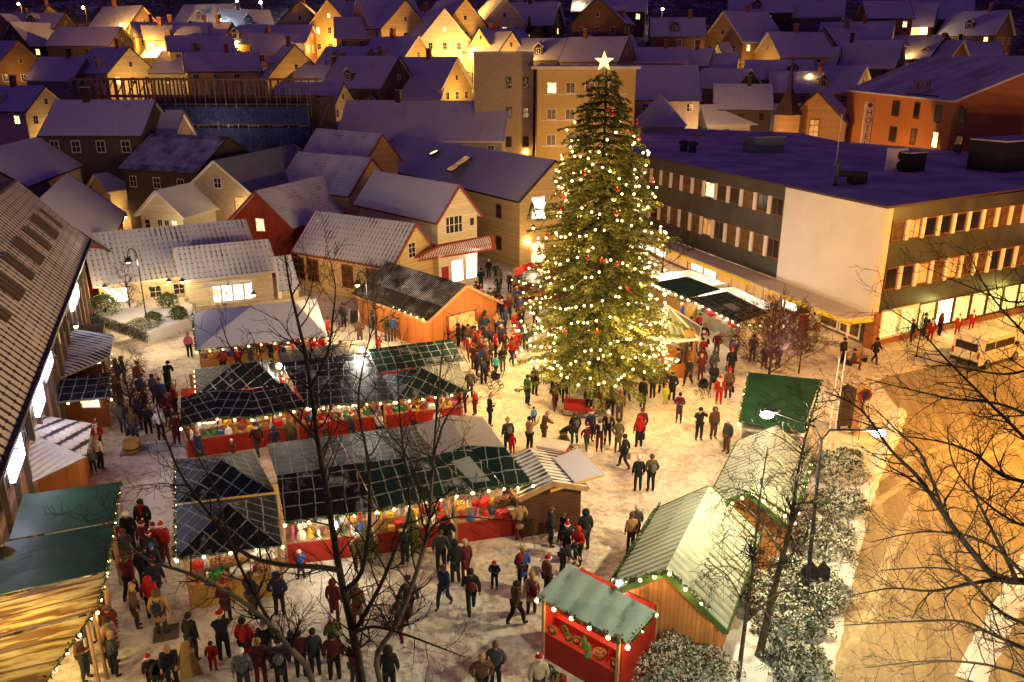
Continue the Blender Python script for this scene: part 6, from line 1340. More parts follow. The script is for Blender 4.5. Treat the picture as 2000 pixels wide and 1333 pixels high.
def head_part(J, kind):
    h = J['head']; q = MB()
    if kind == 'beanie': q.lathe([(.112, .04), (.122, .06), (.120, .10), (.095, .155), (.05, .19), (0, .20)], 12, h)
    elif kind == 'bobble': q.lathe([(.112, .04), (.122, .06), (.120, .10), (.095, .165), (.04, .20), (0, .205)], 12, h); q.ball(h+Vector((0, .0, .235)), .045, 8, 6)
    elif kind == 'santa_hat': q.lathe([(.115, .07), (.118, .10), (.085, .17), (.05, .22), (.02, .26), (0, .27)], 12, h+Vector((0, .01, 0))); q.lathe([(.110, .035), (.134, .05), (.134, .085), (.110, .095)], 12, h, 1); q.ball(h+Vector((.05, .05, .26)), .04, 8, 6, 1)
    elif kind == 'hood': q.ball(h+Vector((0, .025, .03)), .145, 12, 8, 0, (1, 1.05, 1.12))
    elif kind == 'hair': q.ball(h+Vector((0, .022, .058)), .116, 12, 8, 0, (.95, 1.08, 1.0))
    elif kind == 'long_hair': q.ball(h+Vector((0, .022, .058)), .118, 12, 8, 0, (.98, 1.08, 1.0)); q.tube([h+Vector((0, .06, .08)), h+Vector((0, .10, -.05)), h+Vector((0, .13, -.20))], [.09, .085, .04], 8)
    elif kind == 'cap': q.lathe([(.112, .06), (.118, .08), (.105, .14), (.06, .165), (0, .17)], 12, h); q.box(h+Vector((0, -.14, .065)), (.15, .11, .015))
    elif kind == 'fur_hood': q.ball(h+Vector((0, .03, .03)), .142, 12, 8, 0, (1, 1.0, 1.12)); [q.ball(h+Vector((.13*math.sin(k*.7), -.055, .03+.14*math.cos(k*.7))), .042, 6, 5, 1) for k in range(-4, 5)]
    if kind == 'hood' or kind == 'fur_hood':   # open the face
        qq = MB(); cy = h.y-.075
        for f, m_ in zip(q.f, q.m):
            c = sum((Vector(q.v[i]) for i in f), Vector())/len(f)
            if m_ == 0 and c.y < cy and abs(c.x-h.x) < .09 and abs(c.z-h.z-.02) < .11: continue
            qq.face([q.v[i] for i in f], m_)
        q = qq
    return q.mesh(kind, [M['cable'], M['trim']], True)
POSES = {}
CL = {'black': (.012, .012, .014), 'navy': (.015, .02, .05), 'blue': (.03, .08, .30), 'lightblue': (.10, .28, .42), 'turquoise': (.05, .35, .38), 'red': (.34, .010, .008), 'dark red': (.10, .010, .010), 'brown': (.10, .05, .025), 'tan': (.36, .20, .10), 'beige': (.45, .34, .24),
      'grey': (.12, .12, .12), 'dark grey': (.04, .04, .045), 'olive': (.09, .085, .03), 'green': (.02, .09, .03), 'white': (.65, .63, .60), 'pink': (.5, .12, .18), 'orange': (.6, .13, .02), 'yellow': (.55, .55, .04), 'mustard': (.5, .3, .04), 'purple': (.10, .04, .16), 'blond': (.42, .26, .09), 'dark': (.02, .015, .01), 'maroon': (.10, .012, .02), 'skinny': (.05, .05, .07)}
for k, v in CL.items(): M['c_'+k] = plain('cloth_'+k.replace(' ', '_'), v, .85, .18, 14, .25)
def get_pose(pose):
    if pose not in POSES:
        b_, J = make_body(pose); d = {'body': b_, 'J': J, 'jacket': make_jacket(J, pose), 'coat': make_jacket(J, pose, .30), 'trousers': make_trousers(J), 'bL': make_boots(J, 'L'), 'bR': make_boots(J, 'R'), 'h': {}}
        for k in ('jacket', 'coat', 'trousers', 'bL', 'bR'): d[k].materials.append(M['cable'])
        q = MB(); n = J['neck']; q.lathe([(.10, -.02), (.118, .02), (.112, .07), (.09, .085)], 12, n); q.box(n+Vector((.04, -.15, -.14)), (.09, .05, .26)); d['scarf'] = q.mesh('scarf', M['cable'], True); POSES[pose] = d
    return POSES[pose]
def setm(o, m, i=0):
    o.material_slots[i].link = 'OBJECT'; o.material_slots[i].material = m
PC = 0
def person(px, py, face, jacket, hat='beanie', hatc='dark', trousers='black', pose='stand', h=1.74, coat=False, scarf=None, label=None, group=None, at=None, z=0.0, boots='black', lead=''):
    """face: degrees, 0 = towards the camera, 90 = to the right, 180 = away"""
    global PC
    d = get_pose(pose); loc = P(px, py, z) if at is None else Vector(at); sc = h/1.75
    o = put('person', d['body'], None, loc, rad(face), sc); PC += 1
    c = put('coat' if coat else 'jacket', d['coat' if coat else 'jacket'], o); setm(c, M['c_'+jacket])
    c = put('trousers', d['trousers'], o); setm(c, M['c_'+trousers])
    for k in ('bL', 'bR'): c = put('boot', d[k], o); setm(c, M['c_'+boots])
    if hat not in d['h']: d['h'][hat] = head_part(d['J'], hat)
    nm = {'beanie': 'hat', 'bobble': 'hat', 'santa_hat': 'hat', 'hood': 'hood', 'fur_hood': 'hood', 'hair': 'hair', 'long_hair': 'hair', 'cap': 'cap'}[hat]
    c = put(nm, d['h'][hat], o); setm(c, M['c_red'] if hat == 'santa_hat' else M['c_'+hatc])
    if scarf: c = put('scarf', d['scarf'], o); setm(c, M['c_'+scarf])
    hv = (PC*7919) % 100; o.scale = (sc*(.92+.20*((PC*31) % 17)/17), sc*(.95+.15*((PC*13) % 11)/11), sc)
    if hv < 20 and pose in ('stand', 'walk', 'pockets') and h > 1.5:
        if 'bag' not in d: q = MB(); q.ball(Vector((0, .21, 1.22)), .17, 8, 6, 0, (.9, .6, 1.2)); [q.tube([(s*.12, -.10, 1.12), (s*.13, -.13, 1.3), (s*.11, 0, 1.47), (s*.1, .15, 1.38)], .02, 4) for s in (-1, 1)]; d['bag'] = q.mesh('backpack', M['cable'], True)
        c = put('backpack', d['bag'], o); setm(c, M['c_'+('black', 'navy', 'dark red', 'olive', 'grey')[hv % 5]])
    elif hv < 38 and pose in ('stand', 'walk') and h > 1.5:
        if 'sbag' not in d: f_ = d['J']['finL']; q = MB(); q.box((f_.x-.02, f_.y, f_.z-.22), (.09, .26, .30), taper=.8); q.tube([(f_.x, f_.y-.1, f_.z-.08), (f_.x, f_.y, f_.z+.06), (f_.x, f_.y+.1, f_.z-.08)], .01, 4); d['sbag'] = q.mesh('bag', M['cable'])
        c = put('bag', d['sbag'], o); setm(c, M['c_'+('black', 'white', 'brown', 'tan', 'dark red')[hv % 5]])
    if label: tag(o, label, 'person', group)
    else:
        cj = jacket+(' coat' if coat else ' jacket'); hd = {'beanie': hatc+' woolly hat', 'bobble': hatc+' bobble hat', 'santa_hat': 'red elf hat', 'hood': 'hood up', 'fur_hood': 'fur edged hood', 'hair': 'bare head', 'long_hair': 'long hair', 'cap': hatc+' cap'}[hat]
        lb_ = cj+', '+hd+', '+lead; lb_ = lb_ if len(lb_.replace('-', ' ').split()) <= 15 else cj+', '+lead; tag(o, lb_, 'person', group)
    return o
# ---- people one can tell apart: px, py of the feet, facing, jacket, hat, hat colour, trousers, pose, height, extras, where
A_ = [
 (992, 882, 200, 'dark grey', 'bobble', 'beige', 'black', 'stand', 1.72, dict(coat=True), 'beside a child in red left of the open square'),
 (1001, 888, 190, 'red', 'hood', 'red', 'red', 'stand', 1.05, {}, 'small child left of the open square'),
 (1034, 881, 135, 'tan', 'beanie', 'dark', 'black', 'lift', 1.76, dict(), 'lifting up a child in blue'),
 (1062, 866, 110, 'brown', 'hair', 'tan', 'brown', 'reach', 1.7, dict(coat=True), 'leaning towards the cut firs behind the dark hut'),
 (1100, 876, 60, 'black', 'hair', 'dark', 'black', 'bend', 1.7, dict(), 'bending over by the cut firs'),
 (1122, 868, 200, 'black', 'hair', 'brown', 'dark grey', 'stand', 1.7, dict(), 'standing behind the canvas flap'),
 (1145, 880, 20, 'dark red', 'santa_hat', 'red', 'dark grey', 'walk', 1.35, dict(), 'left end of the family group in the square'),
 (1152, 864, 30, 'navy', 'santa_hat', 'red', 'black', 'stand', 1.7, dict(), 'behind the child of the family group'),
 (1170, 882, 0, 'black', 'long_hair', 'brown', 'dark red', 'stand', 1.68, dict(scarf='white'), 'with a white scarf in the family group'),
 (1186, 869, 350, 'black', 'bobble', 'white', 'black', 'pockets', 1.78, dict(scarf='beige'), 'with a white hat and scarf in the family group'),
 (1206, 884, 10, 'olive', 'hair', 'dark', 'brown', 'pockets', 1.76, dict(coat=True), 'right end of the family group'),
 (1218, 917, 250, 'black', 'hair', 'dark', 'black', 'walk', 1.76, dict(), 'stepping away from the family group'),
 (1247, 875, 185, 'red', 'hood', 'red', 'black', 'stand', 1.65, dict(), 'seen from behind right of the family group'),
 (1252, 862, 190, 'dark red', 'hair', 'brown', 'black', 'stand', 1.76, dict(), 'in front of the one in bright red'),
 (1245, 961, 185, 'black', 'bobble', 'white', 'black', 'stand', 1.72, dict(), 'left of the pair in the middle of the square'),
 (1270, 961, 190, 'olive', 'hair', 'brown', 'black', 'pockets', 1.80, dict(), 'right of the pair in the middle of the square'),
 (1325, 827, 340, 'maroon', 'hair', 'dark', 'dark grey', 'hold', 1.72, dict(coat=True), 'walking towards the camera holding a cup'),
 (1364, 861, 10, 'black', 'hair', 'dark', 'black', 'camera', 1.78, dict(), 'raising both hands to the face at the right'),
 (1392, 858, 20, 'brown', 'hood', 'brown', 'dark grey', 'stand', 1.72, dict(coat=True), 'right of the one with raised hands'),
 (1418, 885, 300, 'dark grey', 'beanie', 'white', 'brown', 'stand', 1.78, dict(coat=True), 'white hat, at the corner of the dark green tent'),
 (1299, 790, 355, 'yellow', 'santa_hat', 'red', 'yellow', 'stand', 1.15, dict(), 'child in bright yellow under the tree'),
 (1274, 779, 200, 'black', 'hair', 'dark', 'black', 'stand', 1.78, dict(), 'dark figure under the right side of the tree'),
 (1311, 784, 150, 'black', 'hair', 'dark', 'black', 'pockets', 1.76, dict(coat=True), 'dark figure beside the child in yellow'),
 (1292, 770, 170, 'dark grey', 'beanie', 'dark', 'black', 'stand', 1.76, dict(), 'behind the child in yellow'),
 (1030, 792, 120, 'green', 'hair', 'dark', 'black', 'stand', 1.78, dict(coat=True), 'left foot of the tree in a long green coat'),
 (1044, 774, 140, 'black', 'hair', 'dark', 'black', 'stand', 1.74, dict(), 'just behind the long green coat'),
 (1084, 803, 190, 'black', 'hair', 'dark', 'dark red', 'walk', 1.74, dict(coat=True), 'walking with a white bag under the tree'),
 (1103, 789, 180, 'dark grey', 'beanie', 'dark', 'black', 'stand', 1.74, dict(), 'under the front branches, left'),
 (1150, 809, 200, 'black', 'hood', 'black', 'black', 'stand', 1.76, dict(), 'under the front branches beside the old sleigh'),
 (1192, 815, 180, 'dark grey', 'hair', 'dark', 'black', 'stand', 1.74, dict(), 'under the front branches, right'),
 (1176, 800, 10, 'red', 'santa_hat', 'red', 'black', 'sit', 1.5, dict(), 'sitting on the old sleigh under the tree'),
 (1209, 824, 175, 'brown', 'hair', 'brown', 'brown', 'stand', 1.76, dict(coat=True), 'right below the tree skirt'),
 (957, 832, 110, 'black', 'bobble', 'tan', 'black', 'hold', 1.74, dict(), 'carrying something right of the stalls'),
 (928, 812, 240, 'red', 'beanie', 'white', 'dark red', 'stand', 1.45, dict(), 'red jacket at the right end of the back row'),
 (905, 810, 200, 'dark grey', 'hair', 'dark', 'dark red', 'stand', 1.72, dict(), 'at the counter of the back row right stall'),
 (945, 752, 200, 'navy', 'hair', 'brown', 'black', 'bend', 1.74, dict(), 'pushing a pram before the crowd'),
 (918, 779, 190, 'dark grey', 'hair', 'blond', 'skinny', 'stand', 1.7, dict(), 'in a dark top at the back row right corner'),
 (969, 737, 200, 'turquoise', 'beanie', 'green', 'black', 'walk', 1.35, dict(), 'child in turquoise with a green hat'),
 (1015, 1056, 200, 'tan', 'hair', 'brown', 'dark red', 'pockets', 1.76, dict(coat=True), 'in a tan coat by the woollens stall'),
 (1075, 1067, 100, 'navy', 'hair', 'brown', 'black', 'stand', 1.74, dict(coat=True), 'in boots right of the dark hut'),
 (1100, 1060, 300, 'navy', 'hair', 'brown', 'black', 'walk', 1.3, dict(), 'child reaching for a hand right of the dark hut'),
 (1142, 1076, 200, 'black', 'hood', 'black', 'dark grey', 'stand', 1.78, dict(coat=True), 'alone, hooded, right of the ones in red'),
 (1128, 1104, 320, 'red', 'hood', 'red', 'black', 'hold', 1.65, dict(), 'bright red jacket left of the long hooded one'),
 (1106, 1094, 10, 'black', 'santa_hat', 'red', 'black', 'stand', 1.6, dict(), 'between the red jacket and the dark bending one'),
 (1098, 1122, 60, 'dark grey', 'hair', 'dark', 'black', 'bend', 1.72, dict(), 'stooping above the wreath stall'),
 (1020, 1150, 30, 'blue', 'hair', 'blond', 'black', 'hold', 1.72, dict(coat=True), 'holding a child in a red cap'),
 (1008, 1222, 120, 'brown', 'hair', 'dark', 'black', 'walk', 1.72, dict(), 'dark brown jacket left of the beige coat'),
 (1038, 1200, 190, 'beige', 'long_hair', 'tan', 'dark red', 'stand', 1.66, dict(coat=True), 'in a beige coat at the corner of the wreath stall'),
 (1068, 1165, 120, 'brown', 'santa_hat', 'red', 'black', 'stand', 1.62, dict(), 'with an elf hat behind the wreath stall'),
 (1240, 1065, 10, 'dark grey', 'hair', 'beige', 'black', 'hold', 1.74, dict(), 'dark jacket by the plank hut eave'),
 (1231, 1080, 190, 'tan', 'beanie', 'brown', 'skinny', 'stand', 1.7, dict(), 'tan jacket by the plank hut eave'),
 (966, 1150, 350, 'navy', 'beanie', 'red', 'navy', 'hold', 1.15, dict(), 'child with a red hat alone in the lower square'),
 (921, 1200, 190, 'black', 'hair', 'dark', 'black', 'walk', 1.78, dict(), 'dark figure striding with one arm out in the lower square'),
 (868, 1188, 330, 'navy', 'hair', 'brown', 'navy', 'walk', 1.72, dict(), 'in navy overalls left of the striding one'),
 (890, 1140, 200, 'black', 'hood', 'black', 'black', 'stand', 1.78, dict(coat=True), 'tall hooded figure before the red counters'),
 (910, 1135, 210, 'maroon', 'beanie', 'beige', 'maroon', 'stand', 1.68, dict(coat=True), 'maroon coat and pale hat in the lower square'),
 (862, 1115, 190, 'dark grey', 'hair', 'brown', 'black', 'stand', 1.7, dict(), 'behind the one in navy overalls'),
 (800, 1215, 200, 'dark grey', 'cap', 'dark', 'black', 'walk', 1.76, dict(), 'with a cap behind the forked trunks'),
 (785, 1250, 210, 'brown', 'hair', 'dark', 'dark red', 'walk', 1.74, dict(), 'walking between the forked trunks'),
 (700, 1225, 180, 'brown', 'long_hair', 'brown', 'dark red', 'stand', 1.7, dict(coat=True), 'long haired figure right of the dark trunk'),
 (655, 1215, 170, 'maroon', 'hood', 'maroon', 'dark red', 'stand', 1.66, dict(coat=True), 'maroon hooded figure left of the dark trunk'),
 (380, 1292, 160, 'black', 'hair', 'dark', 'dark grey', 'stand', 1.8, dict(), 'big man in black in the lower left walkway'),
 (440, 1290, 200, 'black', 'santa_hat', 'red', 'black', 'reach', 1.74, dict(), 'holding the hand of a small child in red'),
 (418, 1312, 190, 'red', 'hair', 'dark', 'red', 'stand', 1.1, dict(), 'small child in red held by the hand'),
 (340, 1345, 20, 'black', 'beanie', 'tan', 'black', 'reach', 1.7, dict(), 'pushing a pram at the bottom left'),
 (300, 1350, 20, 'black', 'santa_hat', 'red', 'black', 'stand', 1.3, dict(), 'child with an elf hat at the bottom left'),
 (226, 1322, 150, 'dark grey', 'beanie', 'tan', 'black', 'hold', 1.6, dict(), 'with a tan hat beside the nearest yellow tent'),
 (270, 1228, 120, 'brown', 'beanie', 'tan', 'dark grey', 'stand', 1.7, dict(coat=True), 'in a brown coat walking up the left lane'),
 (318, 1240, 190, 'tan', 'hood', 'brown', 'dark grey', 'stand', 1.72, dict(coat=True), 'with a bag over a tan coat in the left lane'),
 (300, 1210, 190, 'red', 'hood', 'red', 'black', 'stand', 1.66, dict(), 'red hood just behind the tan coat'),
 (258, 1170, 180, 'maroon', 'hair', 'brown', 'black', 'walk', 1.76, dict(), 'broad back in maroon in the left lane'),
 (285, 1150, 180, 'navy', 'hair', 'dark', 'skinny', 'stand', 1.7, dict(), 'navy jacket before the group of elf hats'),
 (308, 1145, 180, 'navy', 'beanie', 'blue', 'skinny', 'stand', 1.74, dict(), 'blue hat next to the front row canvas'),
 (258, 1078, 0, 'black', 'bobble', 'white', 'black', 'stand', 1.74, dict(), 'white hat at the back of the left lane group'),
 (286, 1058, 0, 'black', 'hair', 'dark', 'black', 'stand', 1.86, dict(scarf='red'), 'tall, with a red scarf, in the left lane group'),
 (288, 1092, 10, 'maroon', 'santa_hat', 'red', 'black', 'stand', 1.6, dict(), 'elf hat in front of the tall one'),
 (300, 1108, 0, 'dark grey', 'santa_hat', 'red', 'black', 'stand', 1.5, dict(), 'lowest elf hat in the left lane group'),
 (310, 1096, 350, 'red', 'santa_hat', 'red', 'black', 'stand', 1.6, dict(), 'red jacket, second elf hat from the right, left lane'),
 (326, 1100, 350, 'red', 'santa_hat', 'red', 'dark red', 'stand', 1.72, dict(), 'red jacket, at the right of the left lane group'),
 (230, 1092, 30, 'red', 'hood', 'red', 'dark grey', 'stand', 1.6, dict(), 'red figure half behind the green tent edge'),
 (330, 762, 190, 'black', 'beanie', 'dark', 'black', 'bend', 1.78, dict(coat=True), 'pushing a pram up the lane left of the marquee'),
 (372, 700, 180, 'pink', 'long_hair', 'tan', 'black', 'stand', 1.68, dict(), 'in pink beside the marquee corner'),
 (317, 862, 190, 'white', 'beanie', 'white', 'black', 'stand', 1.76, dict(), 'white jacket in the lane left of the back row'),
 (347, 870, 200, 'dark red', 'beanie', 'dark', 'dark red', 'stand', 1.7, dict(coat=True), 'dark red coat against the back row side'),
 (274, 842, 170, 'blue', 'hood', 'blue', 'navy', 'stand', 1.68, dict(), 'blue hood in the lane crowd'),
 (292, 850, 200, 'navy', 'hair', 'brown', 'black', 'stand', 1.6, dict(), 'between the blue hood and the white jacket'),
 (318, 800, 180, 'blue', 'santa_hat', 'red', 'navy', 'stand', 1.74, dict(), 'blue and red jacket and elf hat in the lane'),
 (243, 848, 170, 'grey', 'hair', 'dark', 'skinny', 'stand', 1.76, dict(), 'grey jacket near the planter barrel'),
 (256, 850, 10, 'dark grey', 'hair', 'blond', 'skinny', 'stand', 1.74, dict(), 'jeans, nearest the planter barrel'),
 (672, 641, 180, 'dark grey', 'cap', 'dark', 'black', 'stand', 1.78, dict(coat=True), 'alone on the bright snow before the yellow shop'),
 (668, 718, 0, 'brown', 'hair', 'brown', 'dark grey', 'hold', 1.76, dict(coat=True), 'in a cape behind the black canvas'),
 (642, 668, 100, 'red', 'hair', 'dark', 'dark red', 'stand', 1.72, dict(), 'red jacket at the marquee right corner'),
 (704, 672, 10, 'brown', 'hair', 'grey', 'dark grey', 'pockets', 1.72, dict(coat=True), 'brown coat left of the trunk by the orange hut'),
 (732, 646, 30, 'dark grey', 'hair', 'dark', 'black', 'hold', 1.74, dict(), 'directly left of the bare trunk'),
 (757, 668, 190, 'olive', 'hair', 'grey', 'dark grey', 'stand', 1.78, dict(), 'olive jacket against the orange wall'),
 (769, 668, 190, 'blue', 'hair', 'grey', 'dark grey', 'stand', 1.76, dict(), 'blue jacket against the orange wall'),
 (741, 690, 0, 'red', 'santa_hat', 'red', 'red', 'hold', 1.1, dict(), 'small elf child before the orange hut'),
 (1003, 702, 200, 'red', 'santa_hat', 'red', 'red', 'stand', 1.66, dict(coat=True), 'long red coat with white trim at the edge of the crowd'),
 (1707, 712, 30, 'black', 'hair', 'dark', 'black', 'walk', 1.74, dict(), 'walking on the pavement outside the lit corner shop'),
 (1664, 722, 60, 'dark grey', 'beanie', 'navy', 'dark red', 'sit', 1.7, dict(), 'sitting by the bench outside the corner shop'),
 (1644, 712, 30, 'black', 'hair', 'dark', 'black', 'stand', 1.74, dict(), 'left of the bench outside the corner shop'),
 (1592, 672, 200, 'tan', 'hood', 'white', 'beige', 'hold', 1.72, dict(), 'under the canopy near the shop door'),
 (1403, 790, 350, 'red', 'santa_hat', 'red', 'red', 'stand', 1.6, dict(scarf='white'), 'elf costume with arms out near the right stalls'),
 (198, 918, 160, 'white', 'long_hair', 'tan', 'dark', 'stand', 1.7, dict(), 'white jacket and long hair by the slate roofed hut'),
 (196, 890, 10, 'red', 'santa_hat', 'red', 'black', 'hold', 1.76, dict(scarf='white'), 'with a white beard by the slate roofed hut'),
 (185, 925, 30, 'grey', 'hair', 'grey', 'dark', 'stand', 1.2, dict(), 'child at the corner of the slate roofed hut'),
 (968, 1350, 0, 'dark grey', 'hair', 'brown', 'black', 'pockets', 1.78, dict(), 'right one of the couple at the bottom edge'),
 (942, 1372, 10, 'brown', 'hair', 'tan', 'black', 'pockets', 1.72, dict(), 'left one of the couple at the bottom edge'),
 (1052, 1372, 190, 'beige', 'santa_hat', 'red', 'dark grey', 'stand', 1.66, dict(), 'pale jacket and elf hat at the bottom edge'),
 (512, 1340, 190, 'maroon', 'hair', 'tan', 'dark red', 'stand', 1.7, dict(), 'first from the left in the bottom row of onlookers'),
 (552, 1345, 190, 'dark grey', 'cap', 'dark', 'black', 'stand', 1.76, dict(coat=True), 'broad figure in the bottom row of onlookers'),
 (590, 1325, 190, 'maroon', 'hair', 'dark', 'black', 'stand', 1.72, dict(), 'maroon back in the bottom row of onlookers'),
 (618, 1322, 190, 'dark grey', 'hair', 'dark', 'black', 'stand', 1.74, dict(), 'fourth in the bottom row of onlookers'),
 (655, 1330, 190, 'dark red', 'hair', 'dark', 'black', 'stand', 1.74, dict(), 'dark red jacket by the trunk foot'),
 (762, 1360, 190, 'black', 'hood', 'black', 'black', 'stand', 1.76, dict(), 'black figure between the trunks at the bottom edge'),
 (480, 1360, 10, 'grey', 'beanie', 'white', 'dark grey', 'stand', 1.7, dict(), 'grey jacket near the ladder-like sledge at the bottom'),
]
for a in A_:
    person(a[0], a[1], a[2], a[3], a[4], a[5], a[6], a[7], a[8], lead=a[10], **a[9])
# child held up, child in arms
person(0, 0, 200, 'lightblue', 'beanie', 'navy', 'navy', 'stand', .95, at=P(1034, 881)+Vector((.20, .10, 1.30)), lead='child held up in the air')
person(0, 0, 20, 'red', 'beanie', 'red', 'dark red', 'hold', .80, at=P(1020, 1150)+Vector((-.10, -.25, .85)), lead='child carried by the one in blue')
# ---- the crowd between the stalls, the orange hut and the tree: each a figure of their own
rr = random.Random(99); taken = [P(a[0], a[1]) for a in A_]
cj = ['black', 'black', 'dark grey', 'navy', 'brown', 'red', 'red', 'maroon', 'olive', 'dark red', 'grey', 'black', 'tan', 'brown', 'navy', 'dark grey', 'blue', 'black', 'white']
ch_ = [('beanie', 'dark'), ('hair', 'brown'), ('hair', 'dark'), ('beanie', 'white'), ('beanie', 'dark'), ('hood', None), ('hair', 'blond'), ('long_hair', 'brown'), ('bobble', 'red'), ('beanie', 'grey'), ('cap', 'dark'), ('santa_hat', 'red')]
def inside(p, poly):
    c = False; n = len(poly)
    for i in range(n):
        a, b = poly[i], poly[(i+1) % n]
        if (a.y > p.y) != (b.y > p.y) and p.x < (b.x-a.x)*(p.y-a.y)/(b.y-a.y)+a.x: c = not c
    return c
def crowd(poly, n, mind, where, seed, faces=None, block=()):
    rr = random.Random(seed); pl = [P(*v) for v in poly]; x0, x1 = min(p.x for p in pl), max(p.x for p in pl); y0, y1 = min(p.y for p in pl), max(p.y for p in pl); k = 0; tries = 0
    while k < n and tries < 6000:
        tries += 1; p = Vector((rr.uniform(x0, x1), rr.uniform(y0, y1), 0))
        if not inside(p, pl) or any((p-t_).length < mind for t_ in taken) or any(inside(p, b_) for b_ in block): continue
        taken.append(p); k += 1; j = rr.choice(cj); hk, hc = rr.choice(ch_); hc = hc or j; child = rr.random() < .12
        person(0, 0, (rr.choice(faces) if faces else 0)+rr.uniform(-50, 50), j, hk, hc, rr.choice(['black', 'dark grey', 'navy', 'skinny', 'brown', 'black']), rr.choice(['stand', 'stand', 'pockets', 'hold', 'walk', 'sway']), rr.uniform(1.05, 1.4) if child else rr.uniform(1.6, 1.84),
               coat=rr.random() < .35, scarf=rr.choice([None, None, None, 'red', 'white', 'grey']), at=p, lead=('child ' if child else '')+where, group='crowd '+where)
TB = [Vector((TX+1.2*math.cos(k), TY+1.2*math.sin(k), 0)) for k in (0, 1, 2, 3, 4, 5, 6)]
crowd([(775, 672), (880, 668), (1020, 700), (1010, 745), (912, 735), (905, 650), (830, 662)], 27, .55, 'in the dense crowd before the orange hut', 1, (0, 180, 90))
crowd([(905, 600), (1010, 590), (1045, 690), (1020, 715), (905, 690), (850, 668)], 38, .58, 'in the dense crowd left of the tree', 2, (0, 180, 90))
crowd([(965, 540), (1030, 590), (1050, 640), (980, 640), (950, 590)], 10, .8, 'in the lane behind the crowd', 3, (0, 180))
crowd([(820, 560), (950, 530), (965, 560), (905, 585), (960, 590), (905, 612)], 9, .7, 'outside the bright shop windows', 4, (180, 0))
crowd([(395, 725), (640, 700), (640, 716), (398, 742)], 12, .6, 'at the marquee counter', 5, (0, 180))
crowd([(400, 700), (630, 672), (636, 690), (398, 715)], 6, .8, 'under the marquee', 6, (0,))
crowd([(225, 740), (345, 770), (345, 890), (232, 860)], 14, .6, 'in the lane between the huts and the back row', 7, (0, 180, 120))
crowd([(235, 1100), (335, 1110), (320, 1190), (235, 1180)], 2, .6, 'in the left lane beside the green tent', 8, (180, 0))
crowd([(190, 1160), (240, 1240), (215, 1330), (165, 1330), (190, 1250)], 8, .55, 'along the yellow tents', 9, (300, 120))
crowd([(372, 905), (900, 838), (900, 850), (372, 920)], 11, .8, 'shopping at the back row counters', 10, (180,))
crowd([(440, 1205), (560, 1190), (560, 1210), (440, 1225)], 4, .7, 'shopping at the ochre counter', 11, (180,))
crowd([(590, 1120), (880, 1082), (880, 1096), (590, 1135)], 4, .9, 'shopping at the red counters', 12, (180,))
crowd([(1330, 640), (1440, 700), (1430, 790), (1360, 770), (1300, 730), (1330, 700)], 20, .7, 'among the stalls right of the tree', 13, (0, 180, 270))
crowd([(1440, 700), (1560, 730), (1600, 735), (1470, 722), (1420, 740)], 4, .9, 'behind the dark green tent', 14, (0, 180))
crowd([(1060, 740), (1250, 770), (1260, 800), (1060, 790)], 4, .8, 'in the shade under the tree', 15, (180, 0), [TB])
crowd([(1290, 570), (1430, 610), (1450, 650), (1360, 600), (1290, 590)], 4, .7, 'behind the stalls right of the tree', 16, (180,))
crowd([(470, 1300), (660, 1290), (700, 1345), (470, 1350)], 5, .7, 'in the bottom row of onlookers', 17, (180,))
crowd([(1750, 660), (1850, 640), (1850, 655), (1755, 680)], 3, 1.0, 'on the pavement before the yellow lit shop', 18, (90, 270))
print('people', PC, 'wares', WCNT)
# ================================================================ street furniture and other single things
def at3(px, py, z=0): return P(px, py, z)
# twin armed street lamp by the kerb
lp = P(1572, 1185); t = thing('street_lamp', 'tall twin armed street lamp lit cool white beside the snowy bushes', 'street lamp', lp)
top = AY(1606, 848, lp.y)-lp; e1 = AY(1512, 806, lp.y)-lp; e2 = AY(1700, 842, lp.y)-lp
q = MB(); q.tube([(0, 0, 0), top*.5, top-Vector((0, 0, .15))], [.09, .07, .055], 8); q.build('pole', M['iron'], t)
for e, s in ((e1, -1), (e2, 1)):
    q = MB(); q.tube([top-Vector((0, 0, .25)), top+(e-top)*.15+Vector((0, 0, .12)), top+(e-top)*.5+Vector((0, 0, .08)), e], .035, 6); q.build('arm', M['iron'], t)
    q = MB(); q.ball(e+Vector((s*.12, .03, .04)), .34, 12, 6, 0, (1.0, .45, .20)); hd = q.build('head', M['metal'], t, True); q = MB(); q.ball(e+Vector((s*.24, -.08, -.05)), .22, 10, 6, 0, (1, .62, .55)); q.build('bulb', M['cool'], hd, True)
    w_ = lp+e; lamp('street_light', (w_.x+s*.2, w_.y, w_.z-.22), 2600 if s < 0 else 1000, (1, .84, .44), .15)
# lamps of the street outside the frame, and one added below it
def post_lamp(label, x, y, h, e, col, kind, r=.3):
    t = thing('street_lamp', label, 'street lamp', (x, y, 0)); q = MB(); q.tube([(0, 0, 0), (0, 0, h-.3), (-.3, .2, h), (-1, .6, h+.05)], [.1, .07, .05, .05], 8); q.build('pole', M['iron'], t)
    q = MB(); q.ball((-1.1, .65, h+.05), .3, 10, 6, 0, (1.1, .6, .25)); hd = q.build('head', M['metal'], t); q = MB(); q.ball((-1.1, .65, h-.03), .16, 8, 6, 0, (1, .7, .4)); q.build('bulb', M[kind], hd); lamp('street_light', (x-1.1, y+.65, h-.3), e, col, r)
post_lamp('orange street lamp over the road beyond the right edge', 25, 34, 8.5, 6600, (1, .43, .05), 'sodium')
post_lamp('orange street lamp over the near road beyond the right edge', 31, 23, 9, 7600, (1, .43, .05), 'sodium')
post_lamp('orange street lamp in front of the office building beyond the right edge', 37, 46, 8, 5200, (1, .46, .06), 'sodium')
post_lamp('added unseen pale lamp post below the viewpoint, lighting the wreath stall', 8.5, 10.0, 8.0, 2600, (.92, 1, .62), 'cool', .3)  # added below the frame to light the pale canvas, bush and birches
